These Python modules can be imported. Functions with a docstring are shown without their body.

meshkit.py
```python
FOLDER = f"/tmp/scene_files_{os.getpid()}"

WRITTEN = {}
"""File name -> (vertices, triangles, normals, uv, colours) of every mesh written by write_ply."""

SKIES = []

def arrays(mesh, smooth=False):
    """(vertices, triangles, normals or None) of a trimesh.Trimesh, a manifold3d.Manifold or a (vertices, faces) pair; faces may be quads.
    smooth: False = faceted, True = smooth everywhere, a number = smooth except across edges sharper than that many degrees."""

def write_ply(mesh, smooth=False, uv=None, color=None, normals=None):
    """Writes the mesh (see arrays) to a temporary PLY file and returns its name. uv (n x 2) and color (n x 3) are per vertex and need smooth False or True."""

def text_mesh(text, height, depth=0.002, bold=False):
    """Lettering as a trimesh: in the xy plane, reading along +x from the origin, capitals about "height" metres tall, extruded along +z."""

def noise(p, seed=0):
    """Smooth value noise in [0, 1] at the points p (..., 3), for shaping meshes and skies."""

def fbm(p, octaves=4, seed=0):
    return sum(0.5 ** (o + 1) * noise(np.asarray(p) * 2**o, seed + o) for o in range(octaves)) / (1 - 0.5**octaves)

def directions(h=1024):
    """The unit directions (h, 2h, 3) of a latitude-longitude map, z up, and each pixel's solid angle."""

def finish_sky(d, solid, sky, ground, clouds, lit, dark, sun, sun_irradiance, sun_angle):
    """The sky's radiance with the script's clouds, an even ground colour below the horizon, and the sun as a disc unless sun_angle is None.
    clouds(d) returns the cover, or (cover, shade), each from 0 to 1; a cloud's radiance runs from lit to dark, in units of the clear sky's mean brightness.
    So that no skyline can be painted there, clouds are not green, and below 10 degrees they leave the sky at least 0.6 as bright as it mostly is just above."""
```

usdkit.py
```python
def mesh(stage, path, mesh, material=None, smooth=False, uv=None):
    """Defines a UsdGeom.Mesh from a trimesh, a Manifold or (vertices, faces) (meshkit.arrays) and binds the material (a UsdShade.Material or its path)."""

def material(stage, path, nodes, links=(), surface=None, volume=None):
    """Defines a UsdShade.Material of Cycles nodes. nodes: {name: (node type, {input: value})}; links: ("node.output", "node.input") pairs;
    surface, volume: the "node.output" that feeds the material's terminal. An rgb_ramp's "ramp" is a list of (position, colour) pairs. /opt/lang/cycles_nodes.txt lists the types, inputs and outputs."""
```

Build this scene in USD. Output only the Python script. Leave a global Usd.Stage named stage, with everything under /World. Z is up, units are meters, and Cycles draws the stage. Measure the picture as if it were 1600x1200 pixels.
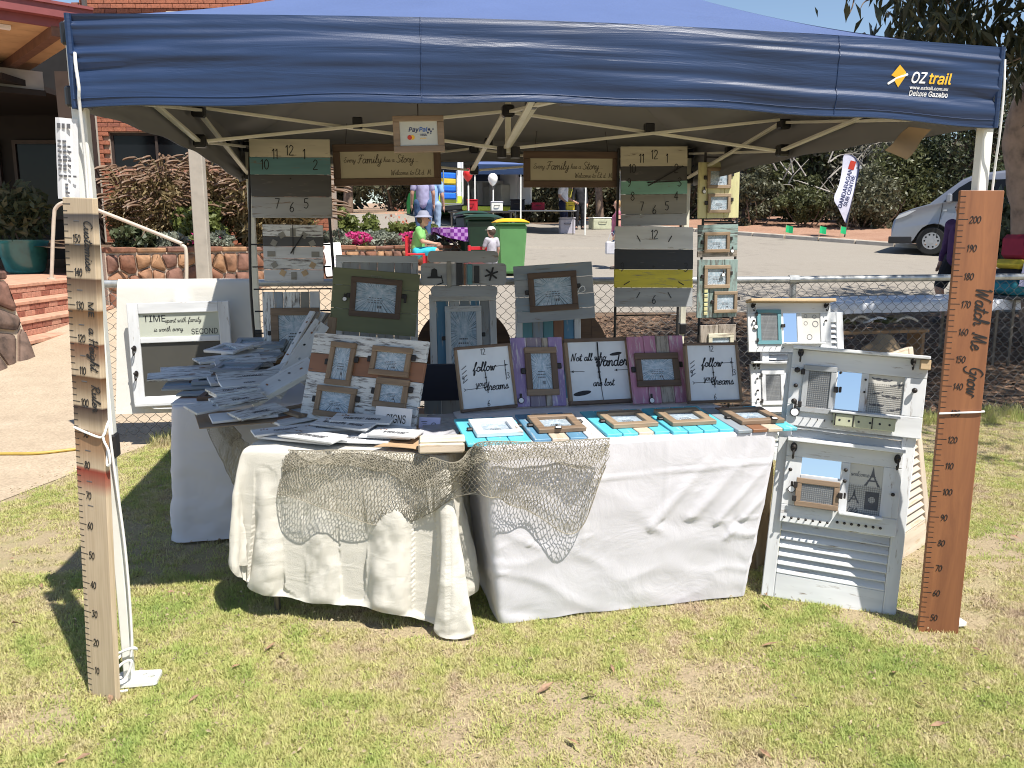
import math, random, numpy as np, trimesh, usdkit, meshkit
from manifold3d import Manifold, OpType
from shapely.geometry import LineString, Polygon, Point, MultiPoint, box as sbox
from shapely.ops import unary_union, voronoi_diagram
from shapely import affinity
from pxr import Usd, UsdGeom, UsdLux, UsdShade, Gf, Sdf, Vt

random.seed(7)
RNG = np.random.default_rng(7)
stage = Usd.Stage.CreateInMemory()
UsdGeom.SetStageUpAxis(stage, UsdGeom.Tokens.z)
UsdGeom.SetStageMetersPerUnit(stage, 1.0)
world = UsdGeom.Xform.Define(stage, '/World')
stage.SetDefaultPrim(world.GetPrim())
UsdGeom.Scope.Define(stage, '/World/Looks')

# ---------------------------------------------------------------- camera, sky, sun, exposure
cam = UsdGeom.Camera.Define(stage, '/World/camera')
cam.AddTranslateOp().Set(Gf.Vec3d(0, 0, 1.5))
cam.AddRotateXOp().Set(80.0)
cam.CreateFocalLengthAttr(29.115)
cam.CreateHorizontalApertureAttr(36.0)
cam.CreateVerticalApertureAttr(27.0)
cam.CreateClippingRangeAttr(Gf.Vec2f(0.05, 600))
cam.CreateExposureAttr(0.86)
SUN = np.array([0.36, -0.43, 1.0]); SUN /= np.linalg.norm(SUN)
ELEV, AZIM = math.asin(SUN[2]), math.atan2(SUN[0], SUN[1])
dome = UsdLux.DomeLight.Define(stage, '/World/sky')
dome.GetPrim().SetCustomDataByKey('kind', 'structure')
dome_m = usdkit.material(stage, '/World/Looks/sky', {
    'sky': ('sky_texture', {'sky_type': 'single_scattering', 'sun_disc': False, 'sun_elevation': ELEV, 'sun_rotation': AZIM,
                            'altitude': 100.0, 'air_density': 1.0, 'aerosol_density': 0.3, 'ozone_density': 1.0}),
    'bg': ('background_shader', {'strength': 0.082})}, [('sky.color', 'bg.color')], surface='bg.background')
UsdShade.MaterialBindingAPI.Apply(dome.GetPrim()).Bind(dome_m)
sun = UsdLux.DistantLight.Define(stage, '/World/sun')
sun.CreateNormalizeAttr(True); sun.CreateIntensityAttr(1.1); sun.CreateAngleAttr(0.55)
sun.CreateColorAttr(Gf.Vec3f(1.0, 0.95, 0.87))
_z = SUN; _x = np.cross([0, 0, 1], _z); _x /= np.linalg.norm(_x); _y = np.cross(_z, _x)
sun.AddTransformOp().Set(Gf.Matrix4d(*[float(v) for r in (_x, _y, _z) for v in (*r, 0)], 0, 0, 0, 1))

# ---------------------------------------------------------------- helpers
FPX, PITCH, EYE = 1294.0, math.radians(10), 1.5
def at(px, py, Y=None, h=None):
    """The point of the place that the 1600 x 1200 photograph shows at (px, py), given its distance Y or its height h."""
    u = (py - 600) / FPX
    r = np.array([(px - 800) / FPX, math.cos(PITCH) - u * math.sin(PITCH), -math.sin(PITCH) - u * math.cos(PITCH)])
    t = Y / r[1] if Y is not None else (h - EYE) / r[2]
    return np.array([0, 0, EYE]) + t * r
def ground(y):
    y = np.asarray(y, float)
    return np.where(y < 7, 0, np.where(y < 32, 0.081 * (y - 7), 2.025 + 0.02 * (y - 32)))
def gz(y): return float(ground(y))
def rotm(yaw=0, lean=0, roll=0):
    a, b, c = math.radians(yaw), math.radians(-lean), math.radians(roll)
    Rz = np.array([[math.cos(a), -math.sin(a), 0], [math.sin(a), math.cos(a), 0], [0, 0, 1]])
    Rx = np.array([[1, 0, 0], [0, math.cos(b), -math.sin(b)], [0, math.sin(b), math.cos(b)]])
    Ry = np.array([[math.cos(c), 0, math.sin(c)], [0, 1, 0], [-math.sin(c), 0, math.cos(c)]])
    return Rz @ Rx @ Ry
COUNT = {}
def numbered(parent, name):
    k = (parent, name); n = COUNT.get(k, 0); COUNT[k] = n + 1
    return f'{parent}/{name}' if n == 0 else f'{parent}/{name}_{n:03d}'
def setdata(prim, **kw):
    for k, v in kw.items():
        if v: prim.SetCustomDataByKey(k, v)
class T:
    """A thing: an Xform directly under /World whose children are its parts."""
    def __init__(s, name, label, cat, pos=(0, 0, 0), yaw=0, lean=0, roll=0, group=None, kind=None, scale=1.0):
        s.path = numbered('/World', name)
        x = UsdGeom.Xform.Define(stage, s.path)
        R = rotm(yaw, lean, roll) * scale
        M = np.eye(4); M[:3, :3] = R; M[:3, 3] = pos; s.M = M
        x.AddTransformOp().Set(Gf.Matrix4d(*[float(v) for v in M.T.ravel()]))
        setdata(x.GetPrim(), label=label, category=cat, group=group, kind=kind)
    def part(s, name, mesh, mat, parent=None, smooth=False, label=None, uv=None, kind=None):
        if mesh is None: return None
        p = numbered(parent or s.path, name)
        m = usdkit.mesh(stage, p, mesh, '/World/Looks/' + mat, smooth, uv)
        setdata(m.GetPrim(), label=label, kind=kind)
        return p
    def holder(s, name, parent=None, label=None):
        p = numbered(parent or s.path, name)
        setdata(UsdGeom.Xform.Define(stage, p).GetPrim(), label=label)
        return p
    def curves(s, name, lines, width, mat, parent=None, kind=None):
        p = numbered(parent or s.path, name)
        return curves_prim(p, lines, width, mat, kind)
    def world(s, q): return (np.asarray(q, float) @ s.M[:3, :3].T) + s.M[:3, 3]
def curves_prim(p, lines, width, mat, kind=None):
    c = UsdGeom.BasisCurves.Define(stage, p)
    c.CreateTypeAttr('linear')
    c.CreateCurveVertexCountsAttr(Vt.IntArray([len(l) for l in lines]))
    c.CreatePointsAttr(Vt.Vec3fArray.FromNumpy(np.vstack(lines).astype(np.float32)))
    c.CreateWidthsAttr(Vt.FloatArray([float(width)])); c.SetWidthsInterpolation('constant')
    UsdShade.MaterialBindingAPI.Apply(c.GetPrim()).Bind(UsdShade.Material.Get(stage, '/World/Looks/' + mat))
    setdata(c.GetPrim(), kind=kind)
    return p
def single(name, mesh, mat, label=None, cat=None, group=None, kind=None, smooth=False, uv=None):
    p = numbered('/World', name)
    m = usdkit.mesh(stage, p, mesh, '/World/Looks/' + mat, smooth, uv)
    setdata(m.GetPrim(), label=label, category=cat, group=group, kind=kind)
    return p

# ---- shapes
_c = [np.array([sx * (1 - bx), sy * (1 - by), sz * (1 - bz)]) for sx in (-1, 1) for sy in (-1, 1) for sz in (-1, 1) for bx, by, bz in ((0, .2, .2), (.2, 0, .2), (.2, .2, 0))]
_hull = trimesh.Trimesh(np.array(_c), process=False).convex_hull
_map = [int(np.argmin(np.linalg.norm(np.array(_c) - v, axis=1))) for v in _hull.vertices]
_CF = np.array(_map)[_hull.faces]
def bx(x0, x1, y0, y1, z0, z1, b=0.0):
    """A box, its edges chamfered by b."""
    c = np.array([(x0 + x1) / 2, (y0 + y1) / 2, (z0 + z1) / 2]); h = np.abs(np.array([x1 - x0, y1 - y0, z1 - z0])) / 2
    if b <= 0:
        m = trimesh.creation.box(2 * h); m.apply_translation(c); return m
    b = min(b, .45 * h.min() * 2)
    v = [[sx * (h[0] - a * b), sy * (h[1] - d * b), sz * (h[2] - e * b)] for sx in (-1, 1) for sy in (-1, 1) for sz in (-1, 1) for a, d, e in ((0, 1, 1), (1, 0, 1), (1, 1, 0))]
    return trimesh.Trimesh(np.array(v) + c, _CF, process=False)
def join(ms):
    ms = [m for m in ms if m is not None]
    return trimesh.util.concatenate(ms) if ms else None
def tr(m, R=None, t=(0, 0, 0)):
    m = m.copy(); M = np.eye(4)
    if R is not None: M[:3, :3] = R
    M[:3, 3] = t; m.apply_transform(M); return m
def tube(pts, r, n=8, closed_ends=True, r1=None):
    """A round tube along a polyline; r may be a list."""
    P = np.asarray(pts, float); k = len(P)
    rr = np.full(k, r) if np.ndim(r) == 0 else np.asarray(r, float)
    if r1 is not None: rr = np.linspace(r, r1, k)
    tan = np.gradient(P, axis=0); tan /= np.maximum(np.linalg.norm(tan, axis=1, keepdims=True), 1e-9)
    up = np.array([0, 0, 1.0]) if abs(tan[0][2]) < .9 else np.array([1.0, 0, 0])
    V = []; a = np.arange(n) / n * 2 * math.pi
    for i in range(k):
        u = np.cross(up, tan[i]); u /= max(np.linalg.norm(u), 1e-9); w = np.cross(tan[i], u); up = w if i else np.cross(tan[i], u)
        V.append(P[i] + rr[i] * (np.cos(a)[:, None] * u + np.sin(a)[:, None] * w))
    V = np.vstack(V); F = []
    for i in range(k - 1):
        for j in range(n):
            q = (j + 1) % n; F += [[i * n + j, i * n + q, (i + 1) * n + q], [i * n + j, (i + 1) * n + q, (i + 1) * n + j]]
    if closed_ends:
        V = np.vstack([V, P[0], P[-1]]); c0, c1 = len(V) - 2, len(V) - 1
        for j in range(n):
            q = (j + 1) % n; F += [[c0, q, j], [c1, (k - 1) * n + j, (k - 1) * n + q]]
    return trimesh.Trimesh(V, np.array(F), process=False)
def bar(p, q, w, t=None, up=(0, 0, 1)):
    """A rectangular bar from p to q."""
    p, q = np.asarray(p, float), np.asarray(q, float); t = t or w
    z = q - p; L = np.linalg.norm(z); z /= L; up = np.array(up, float)
    if abs(z @ up) > .98: up = np.array([0, 1.0, 0])
    x = np.cross(up, z); x /= np.linalg.norm(x); y = np.cross(z, x)
    m = bx(-w / 2, w / 2, -t / 2, t / 2, 0, L, min(w, t) * .12)
    return tr(m, np.stack([x, y, z], 1), p)
def spline(pts, n=8):
    P = np.asarray(pts, float)
    if len(P) < 3: return P
    Q = np.vstack([2 * P[0] - P[1], P, 2 * P[-1] - P[-2]]); out = []
    t = np.linspace(0, 1, n, endpoint=False)[:, None]
    for i in range(1, len(Q) - 2):
        a, b, c, d = Q[i - 1], Q[i], Q[i + 1], Q[i + 2]
        out.append(.5 * (2 * b + (c - a) * t + (2 * a - 5 * b + 4 * c - d) * t ** 2 + (3 * b - a - 3 * c + d) * t ** 3))
    return np.vstack(out + [P[-1:]])
def cyl(r, z0, z1, n=16, c=(0, 0), r1=None):
    return tube([[c[0], c[1], z0], [c[0], c[1], z1]], [r, r if r1 is None else r1], n)
def lathe(prof, n=24):
    return trimesh.creation.revolve(np.asarray(prof, float), sections=n)
def extrude(poly, depth):
    ps = [g for g in getattr(poly, 'geoms', [poly]) if g.geom_type == 'Polygon' and g.area > 1e-9]
    return join([trimesh.creation.extrude_polygon(g, depth, engine='earcut') for g in ps])
STAND = np.array([[1, 0, 0], [0, 0, -1], [0, 1, 0]], float)      # drawing plane -> upright face looking to -y
def face(m, x=0, z=0, y=0, rot=0):
    """Stands a flat shape (xy, thick along z) up on the face at depth y, origin at (x, z)."""
    if m is None: return None
    a = math.radians(rot); R2 = np.array([[math.cos(a), -math.sin(a), 0], [math.sin(a), math.cos(a), 0], [0, 0, 1]])
    return tr(m, STAND @ R2, (x, y, z))
def gridmesh(P):
    """P: (n, m, 3) points -> sheet."""
    n, m = P.shape[:2]; i = np.arange(n * m).reshape(n, m)
    q = np.stack([i[:-1, :-1], i[:-1, 1:], i[1:, 1:], i[1:, :-1]], -1).reshape(-1, 4)
    F = np.vstack([q[:, [0, 1, 2]], q[:, [0, 2, 3]]])
    return trimesh.Trimesh(P.reshape(-1, 3), F, process=False)
def thick(P, t, flip=False):
    """A sheet of points with real thickness t along its normal."""
    m = gridmesh(P); nrm = np.array(meshkit.arrays(m, True)[2]).reshape(P.shape)
    Q = P - nrm * t
    n, k = P.shape[:2]; a = gridmesh(P); b = gridmesh(Q); b.invert()
    ring = lambda X: np.vstack([X[0, :], X[1:, -1], X[-1, -2::-1], X[-2:0:-1, 0]])
    A, B = ring(P), ring(Q); L = len(A); V = np.vstack([A, B]); F = []
    for i in range(L):
        j = (i + 1) % L; F += [[i, L + j, j], [i, L + i, L + j]]
    return join([a, b, trimesh.Trimesh(V, np.array(F), process=False)])

# ---- lettering: a small hand-drawn stroke alphabet (baseline 0, x-height .5, capitals 1)
G = {
 'a': (.52, [[(.4, .42), (.25, .5), (.07, .38), (.05, .12), (.18, 0), (.33, .12), (.4, .45)], [(.41, .48), (.39, .12), (.47, 0), (.56, .1)]]),
 'b': (.48, [[(.02, .2), (.12, .6), (.2, 1), (.1, 1), (.08, .4), (.08, 0), (.3, .02), (.4, .25), (.3, .45), (.1, .3)]]),
 'c': (.42, [[(.38, .4), (.25, .5), (.07, .36), (.07, .12), (.2, 0), (.42, .12)]]),
 'd': (.54, [[(.38, .42), (.22, .5), (.06, .36), (.06, .1), (.2, 0), (.36, .15), (.46, 1)], [(.42, .6), (.4, .1), (.48, 0), (.58, .1)]]),
 'e': (.42, [[(.06, .22), (.32, .3), (.33, .45), (.2, .5), (.06, .3), (.1, .03), (.25, 0), (.44, .14)]]),
 'f': (.4, [[(.0, .1), (.2, .5), (.36, .95), (.27, 1.02), (.18, .7), (.12, -.3), (.2, -.38), (.25, -.1), (.2, .05), (.42, .15)]]),
 'g': (.5, [[(.38, .42), (.22, .5), (.06, .36), (.08, .1), (.22, .04), (.36, .2), (.4, .46), (.34, -.25), (.18, -.4), (.08, -.25), (.5, .12)]]),
 'h': (.52, [[(.0, .1), (.2, .6), (.24, .98), (.14, .98), (.08, .0), (.16, .35), (.3, .48), (.38, .38), (.36, .08), (.44, 0), (.54, .1)]]),
 'i': (.26, [[(.0, .1), (.1, .48), (.08, .1), (.15, 0), (.28, .1)], [(.12, .68), (.14, .72)]]),
 'k': (.48, [[(.0, .1), (.2, .7), (.22, 1), (.12, .9), (.08, 0)], [(.36, .48), (.12, .24), (.28, .18), (.34, .02), (.5, .1)]]),
 'l': (.3, [[(.0, .1), (.2, .6), (.26, .95), (.16, 1), (.1, .6), (.1, .1), (.18, 0), (.32, .12)]]),
 'm': (.74, [[(.0, .35), (.08, .48), (.08, 0), (.14, .35), (.24, .49), (.32, .4), (.31, 0), (.37, .35), (.47, .49), (.56, .4), (.55, .08), (.63, 0), (.76, .1)]]),
 'n': (.52, [[(.0, .35), (.08, .48), (.08, 0), (.15, .35), (.28, .49), (.37, .4), (.35, .08), (.43, 0), (.54, .1)]]),
 'o': (.46, [[(.24, .5), (.07, .38), (.06, .12), (.2, 0), (.36, .12), (.36, .38), (.22, .5), (.3, .4), (.48, .42)]]),
 'p': (.5, [[(.0, .3), (.1, .5), (.06, -.4), (.1, .3), (.26, .49), (.4, .36), (.34, .06), (.16, .02), (.3, 0), (.52, .12)]]),
 'r': (.4, [[(.0, .1), (.1, .55), (.14, .45), (.3, .44), (.26, .1), (.34, 0), (.42, .1)]]),
 's': (.38, [[(.0, .1), (.16, .52), (.2, .42), (.32, .2), (.2, 0), (.06, .06)], [(.2, 0), (.4, .1)]]),
 't': (.34, [[(.0, .1), (.16, .5), (.22, .9), (.14, .1), (.22, 0), (.36, .1)], [(.04, .62), (.34, .66)]]),
 'u': (.52, [[(.0, .35), (.08, .49), (.06, .12), (.16, 0), (.3, .12), (.4, .49), (.38, .1), (.46, 0), (.54, .1)]]),
 'v': (.44, [[(.0, .35), (.08, .49), (.12, 0), (.3, .3), (.34, .5), (.46, .42)]]),
 'w': (.66, [[(.0, .35), (.08, .49), (.1, .04), (.2, .08), (.3, .45), (.32, .04), (.42, .06), (.54, .5), (.68, .42)]]),
 'y': (.5, [[(.0, .35), (.08, .49), (.08, .14), (.18, .04), (.32, .18), (.4, .49), (.34, -.25), (.2, -.4), (.08, -.25), (.5, .12)]]),
 'C': (.62, [[(.56, .85), (.4, 1), (.14, .8), (.06, .4), (.2, .05), (.42, .02), (.6, .2)]]),
 'E': (.56, [[(.5, .9), (.32, 1), (.16, .8), (.34, .55), (.1, .4), (.08, .1), (.3, 0), (.54, .15)]]),
 'F': (.56, [[(.02, .85), (.2, .98), (.62, .95)], [(.36, .95), (.26, .4), (.14, .02), (.02, .1)], [(.1, .5), (.48, .55)]]),
 'G': (.66, [[(.56, .9), (.36, 1), (.12, .75), (.08, .35), (.25, .1), (.46, .2), (.52, .5), (.3, .48)], [(.52, .5), (.46, -.2), (.2, -.35), (.06, -.2)]]),
 'H': (.72, [[(.1, .85), (.18, 1), (.12, .0)], [(.56, 1), (.5, .1), (.62, 0)], [(.02, .45), (.66, .55)]]),
 'M': (.84, [[(.02, .1), (.1, .05), (.22, 1), (.34, .1), (.58, 1), (.62, .1), (.72, 0), (.84, .1)]]),
 'N': (.74, [[(.02, .05), (.1, .1), (.2, .98), (.46, .02), (.58, .95), (.7, 1)]]),
 'R': (.66, [[(.16, .95), (.08, 0)], [(.02, .8), (.3, 1), (.5, .8), (.36, .52), (.14, .48), (.4, .1), (.54, 0), (.68, .1)]]),
 'S': (.56, [[(.5, .88), (.34, 1), (.16, .85), (.22, .6), (.44, .4), (.4, .08), (.16, 0), (.02, .15)]]),
 'T': (.6, [[(.02, .9), (.3, .98), (.6, .96)], [(.32, .96), (.24, .1), (.14, 0)]]),
 'W': (.86, [[(.02, .88), (.1, 1), (.14, .1), (.22, .05), (.42, .8), (.46, .1), (.54, .05), (.76, .95), (.88, 1)]]),
 '0': (.56, [[(.27, 1), (.08, .75), (.08, .25), (.27, 0), (.46, .25), (.46, .75), (.27, 1)]]),
 '1': (.34, [[(.04, .8), (.2, 1), (.2, 0)]]),
 '2': (.54, [[(.06, .78), (.24, 1), (.45, .78), (.3, .4), (.05, 0), (.48, 0)]]),
 '3': (.54, [[(.06, .9), (.28, 1), (.44, .78), (.22, .54), (.47, .28), (.26, 0), (.04, .1)]]),
 '4': (.56, [[(.38, 0), (.38, 1), (.05, .3), (.5, .3)]]),
 '5': (.54, [[(.44, 1), (.12, 1), (.09, .58), (.3, .62), (.46, .32), (.28, 0), (.05, .1)]]),
 '6': (.54, [[(.4, 1), (.14, .6), (.07, .2), (.27, 0), (.45, .25), (.28, .52), (.09, .3)]]),
 '7': (.5, [[(.04, 1), (.46, 1), (.18, 0)]]),
 '8': (.54, [[(.27, .55), (.1, .78), (.27, 1), (.44, .78), (.27, .55), (.06, .26), (.27, 0), (.48, .26), (.27, .55)]]),
 '9': (.54, [[(.44, .7), (.26, .48), (.09, .74), (.26, 1), (.44, .74), (.4, .3), (.2, 0)]]),
 '.': (.2, [[(.08, .0), (.1, .03)]]), '-': (.4, [[(.05, .3), (.35, .3)]]), ' ': (.34, []),
}
SHARP = set('1470')
def script(text, h, pen=.09, slant=.2, depth=.0008, sharp=False):
    """Handwritten lettering as a flat shape in the xy plane; capitals h metres tall; returns (mesh, width)."""
    x, L = 0, []
    for ch in text:
        adv, st = G.get(ch, G['-'])
        for s in st:
            p = np.array(s, float); p = p if (ch in '147' or len(p) < 3) else spline(p, 4)
            p = p + [x, 0]; p[:, 0] += slant * p[:, 1]; L.append(LineString(p * h))
        x += adv
    if not L: return None, 0
    return extrude(unary_union([l.buffer(pen * h / 2, quad_segs=2) for l in L]).simplify(h * .008), depth), x * h
def block(text, h, bold=False, depth=.0008):
    m = meshkit.text_mesh(text, h, depth, bold); return m, m.bounds[1][0]
def centred(mw, x, z, y, rot=0):
    m, w = mw; a = math.radians(rot)
    return face(m, x - math.cos(a) * w / 2, z - math.sin(a) * w / 2, y, rot)
# ---------------------------------------------------------------- materials
def MAT(name, nodes, links, surface='p.BSDF', volume=None):
    return usdkit.material(stage, '/World/Looks/' + name, nodes, links, surface, volume)
def plain(name, col, rough=.6, var=.12, scale=12, bump=0.0, metallic=0, spec=.5, coat=0, detail=4, space='object', sheen=0, bscale=None, col2=None):
    c = np.array(col, float); d = np.clip(c * (1 - var * 1.6), 0, 1) if col2 is None else np.array(col2); e = np.clip(c * (1 + var), 0, .95)
    n = {'t': ('texture_coordinate', {}), 'n': ('noise_texture', {'scale': float(scale), 'detail': float(detail), 'roughness': .6}),
         'r': ('rgb_ramp', {'ramp': [(0.3, d), (0.5, c), (0.72, e)]}),
         'p': ('principled_bsdf', {'roughness': float(rough), 'metallic': float(metallic), 'specular_ior_level': float(spec), 'coat_weight': float(coat), 'sheen_weight': float(sheen)})}
    l = [('t.' + space, 'n.vector'), ('n.fac', 'r.fac'), ('r.color', 'p.base_color')]
    if space == 'position': n['t'] = ('geometry', {})
    if bump:
        n['bn'] = ('noise_texture', {'scale': float(bscale or scale * 4), 'detail': 3.0}); n['b'] = ('bump', {'strength': float(bump), 'distance': .01})
        l += [('t.' + space, 'bn.vector'), ('bn.fac', 'b.height'), ('b.normal', 'p.normal')]
    return MAT(name, n, l)
def wood(name, c1, c2, axis='x', s=1.0, rough=.65, bump=.25):
    sc = [9 * s, 9 * s, 9 * s]; sc['xyz'.index(axis)] = .9 * s
    n = {'t': ('texture_coordinate', {}), 'oi': ('object_info', {}), 'cx': ('combine_xyz', {}), 'add': ('vector_math', {'math_type': 'add'}), 'mm': ('math', {'math_type': 'multiply', 'value2': 7.0}),
         'm': ('mapping', {'scale': tuple(sc)}), 'n': ('noise_texture', {'scale': 4.0, 'detail': 6.0, 'roughness': .65, 'distortion': .6}),
         'n2': ('noise_texture', {'scale': 1.2, 'detail': 2.0}), 'r': ('rgb_ramp', {'ramp': [(.28, c2), (.5, (np.array(c1) + c2) / 2), (.7, c1)]}),
         'mx': ('mix', {'mix_type': 'multiply', 'fac': .5}), 'r2': ('rgb_ramp', {'ramp': [(.3, (.6, .6, .6)), (.7, (1, 1, 1))]}),
         'b': ('bump', {'strength': bump, 'distance': .004}), 'p': ('principled_bsdf', {'roughness': rough})}
    l = [('oi.random', 'mm.value1'), ('mm.value', 'cx.x'), ('mm.value', 'cx.y'), ('t.object', 'add.vector1'), ('cx.vector', 'add.vector2'), ('add.vector', 'm.vector'), ('m.vector', 'n.vector'), ('m.vector', 'n2.vector'),
         ('n.fac', 'r.fac'), ('n2.fac', 'r2.fac'), ('r.color', 'mx.color1'), ('r2.color', 'mx.color2'), ('mx.color', 'p.base_color'), ('n.fac', 'b.height'), ('b.normal', 'p.normal')]
    return MAT(name, n, l)
def painted(name, col, under=(.2, .15, .11), amount=.42, axis='x', s=1.0, rough=.55, bump=.3, var=.14):
    """Brushed paint on timber, worn through along the grain."""
    sc = [14 * s, 14 * s, 14 * s]; sc['xyz'.index(axis)] = 2.0 * s
    c = np.array(col, float)
    n = {'t': ('texture_coordinate', {}), 'oi': ('object_info', {}), 'cx': ('combine_xyz', {}), 'add': ('vector_math', {'math_type': 'add'}), 'mm': ('math', {'math_type': 'multiply', 'value2': 5.0}),
         'm': ('mapping', {'scale': tuple(sc)}), 'n': ('noise_texture', {'scale': 3.0, 'detail': 8.0, 'roughness': .7, 'distortion': .3}),
         'w': ('rgb_ramp', {'ramp': [(amount - .045, (1, 1, 1)), (amount + .055, (0, 0, 0))]}),
         'n2': ('noise_texture', {'scale': 1.0, 'detail': 3.0}), 'r': ('rgb_ramp', {'ramp': [(.3, np.clip(c * (1 - var * 1.5), 0, 1)), (.55, c), (.75, np.clip(c * (1 + var), 0, .9))]}),
         'mx': ('mix', {'color2': under}), 'b': ('bump', {'strength': bump, 'distance': .003}), 'p': ('principled_bsdf', {'roughness': rough})}
    l = [('oi.random', 'mm.value1'), ('mm.value', 'cx.x'), ('mm.value', 'cx.z'), ('t.object', 'add.vector1'), ('cx.vector', 'add.vector2'), ('add.vector', 'm.vector'), ('m.vector', 'n.vector'), ('m.vector', 'n2.vector'),
         ('n.fac', 'w.fac'), ('w.color', 'mx.fac'), ('n2.fac', 'r.fac'), ('r.color', 'mx.color1'), ('mx.color', 'p.base_color'), ('n.fac', 'b.height'), ('b.normal', 'p.normal')]
    return MAT(name, n, l)
def foliage(name, c1, c2, c3, trans=.35, rough=.5):
    n = {'g': ('geometry', {}), 'n': ('noise_texture', {'scale': 1.6, 'detail': 3.0}), 'a': ('math', {'math_type': 'multiply', 'value2': .55}), 'b': ('math', {'math_type': 'multiply_add', 'value2': .6}),
         'r': ('rgb_ramp', {'ramp': [(.15, c1), (.55, c2), (.95, c3)]}), 'p': ('principled_bsdf', {'roughness': rough}), 't': ('translucent_bsdf', {}), 'x': ('mix_closure', {'fac': trans})}
    l = [('g.position', 'n.vector'), ('g.random_per_island', 'a.value1'), ('n.fac', 'b.value1'), ('a.value', 'b.value3'), ('b.value', 'r.fac'), ('r.color', 'p.base_color'), ('r.color', 't.color'), ('p.BSDF', 'x.closure1'), ('t.BSDF', 'x.closure2')]
    return MAT(name, n, l, 'x.closure')
# grounds (world position patterns)
def ground_mat(name, ramp, s1, s2, bump=.5, rough=.9, fine=120, fineramp=None):
    n = {'g': ('geometry', {}), 'n': ('noise_texture', {'scale': s1, 'detail': 6.0, 'roughness': .6}), 'n2': ('noise_texture', {'scale': s2, 'detail': 4.0, 'roughness': .7}), 'n3': ('noise_texture', {'scale': float(fine), 'detail': 2.0}),
         'a': ('math', {'math_type': 'multiply_add', 'value2': .5}), 'h': ('math', {'math_type': 'multiply', 'value2': .5}), 'r': ('rgb_ramp', {'ramp': ramp}),
         'r3': ('rgb_ramp', {'ramp': fineramp or [(.3, (.7, .7, .7)), (.7, (1.1, 1.1, 1.1))]}), 'mx': ('mix', {'mix_type': 'multiply', 'fac': .8}),
         'b': ('bump', {'strength': bump, 'distance': .02}), 'p': ('principled_bsdf', {'roughness': rough, 'specular_ior_level': .2})}
    l = [('g.position', 'n.vector'), ('g.position', 'n2.vector'), ('g.position', 'n3.vector'), ('n2.fac', 'h.value1'), ('n.fac', 'a.value1'), ('h.value', 'a.value3'), ('a.value', 'r.fac'), ('n3.fac', 'r3.fac'),
         ('r.color', 'mx.color1'), ('r3.color', 'mx.color2'), ('mx.color', 'p.base_color'), ('n3.fac', 'b.height'), ('b.normal', 'p.normal')]
    return MAT(name, n, l)
ground_mat('lawn_soil', [(.3, (.34, .26, .18)), (.5, (.36, .29, .18)), (.7, (.28, .27, .12))], .9, 5)
ground_mat('mulch', [(.3, (.10, .065, .045)), (.5, (.18, .12, .08)), (.7, (.27, .19, .13))], 2.0, 9, bump=1)
ground_mat('asphalt', [(.3, (.20, .175, .15)), (.45, (.29, .26, .22)), (.6, (.30, .27, .23)), (.75, (.37, .34, .29))], .35, 3.5, bump=.4, fine=90)
ground_mat('concrete', [(.3, (.36, .28, .20)), (.5, (.44, .35, .25)), (.7, (.52, .42, .31))], .6, 3, bump=.25, fine=60)
ground_mat('earth', [(.3, (.30, .2, .13)), (.5, (.38, .26, .18)), (.7, (.33, .25, .17))], .4, 3, bump=.6)
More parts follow.
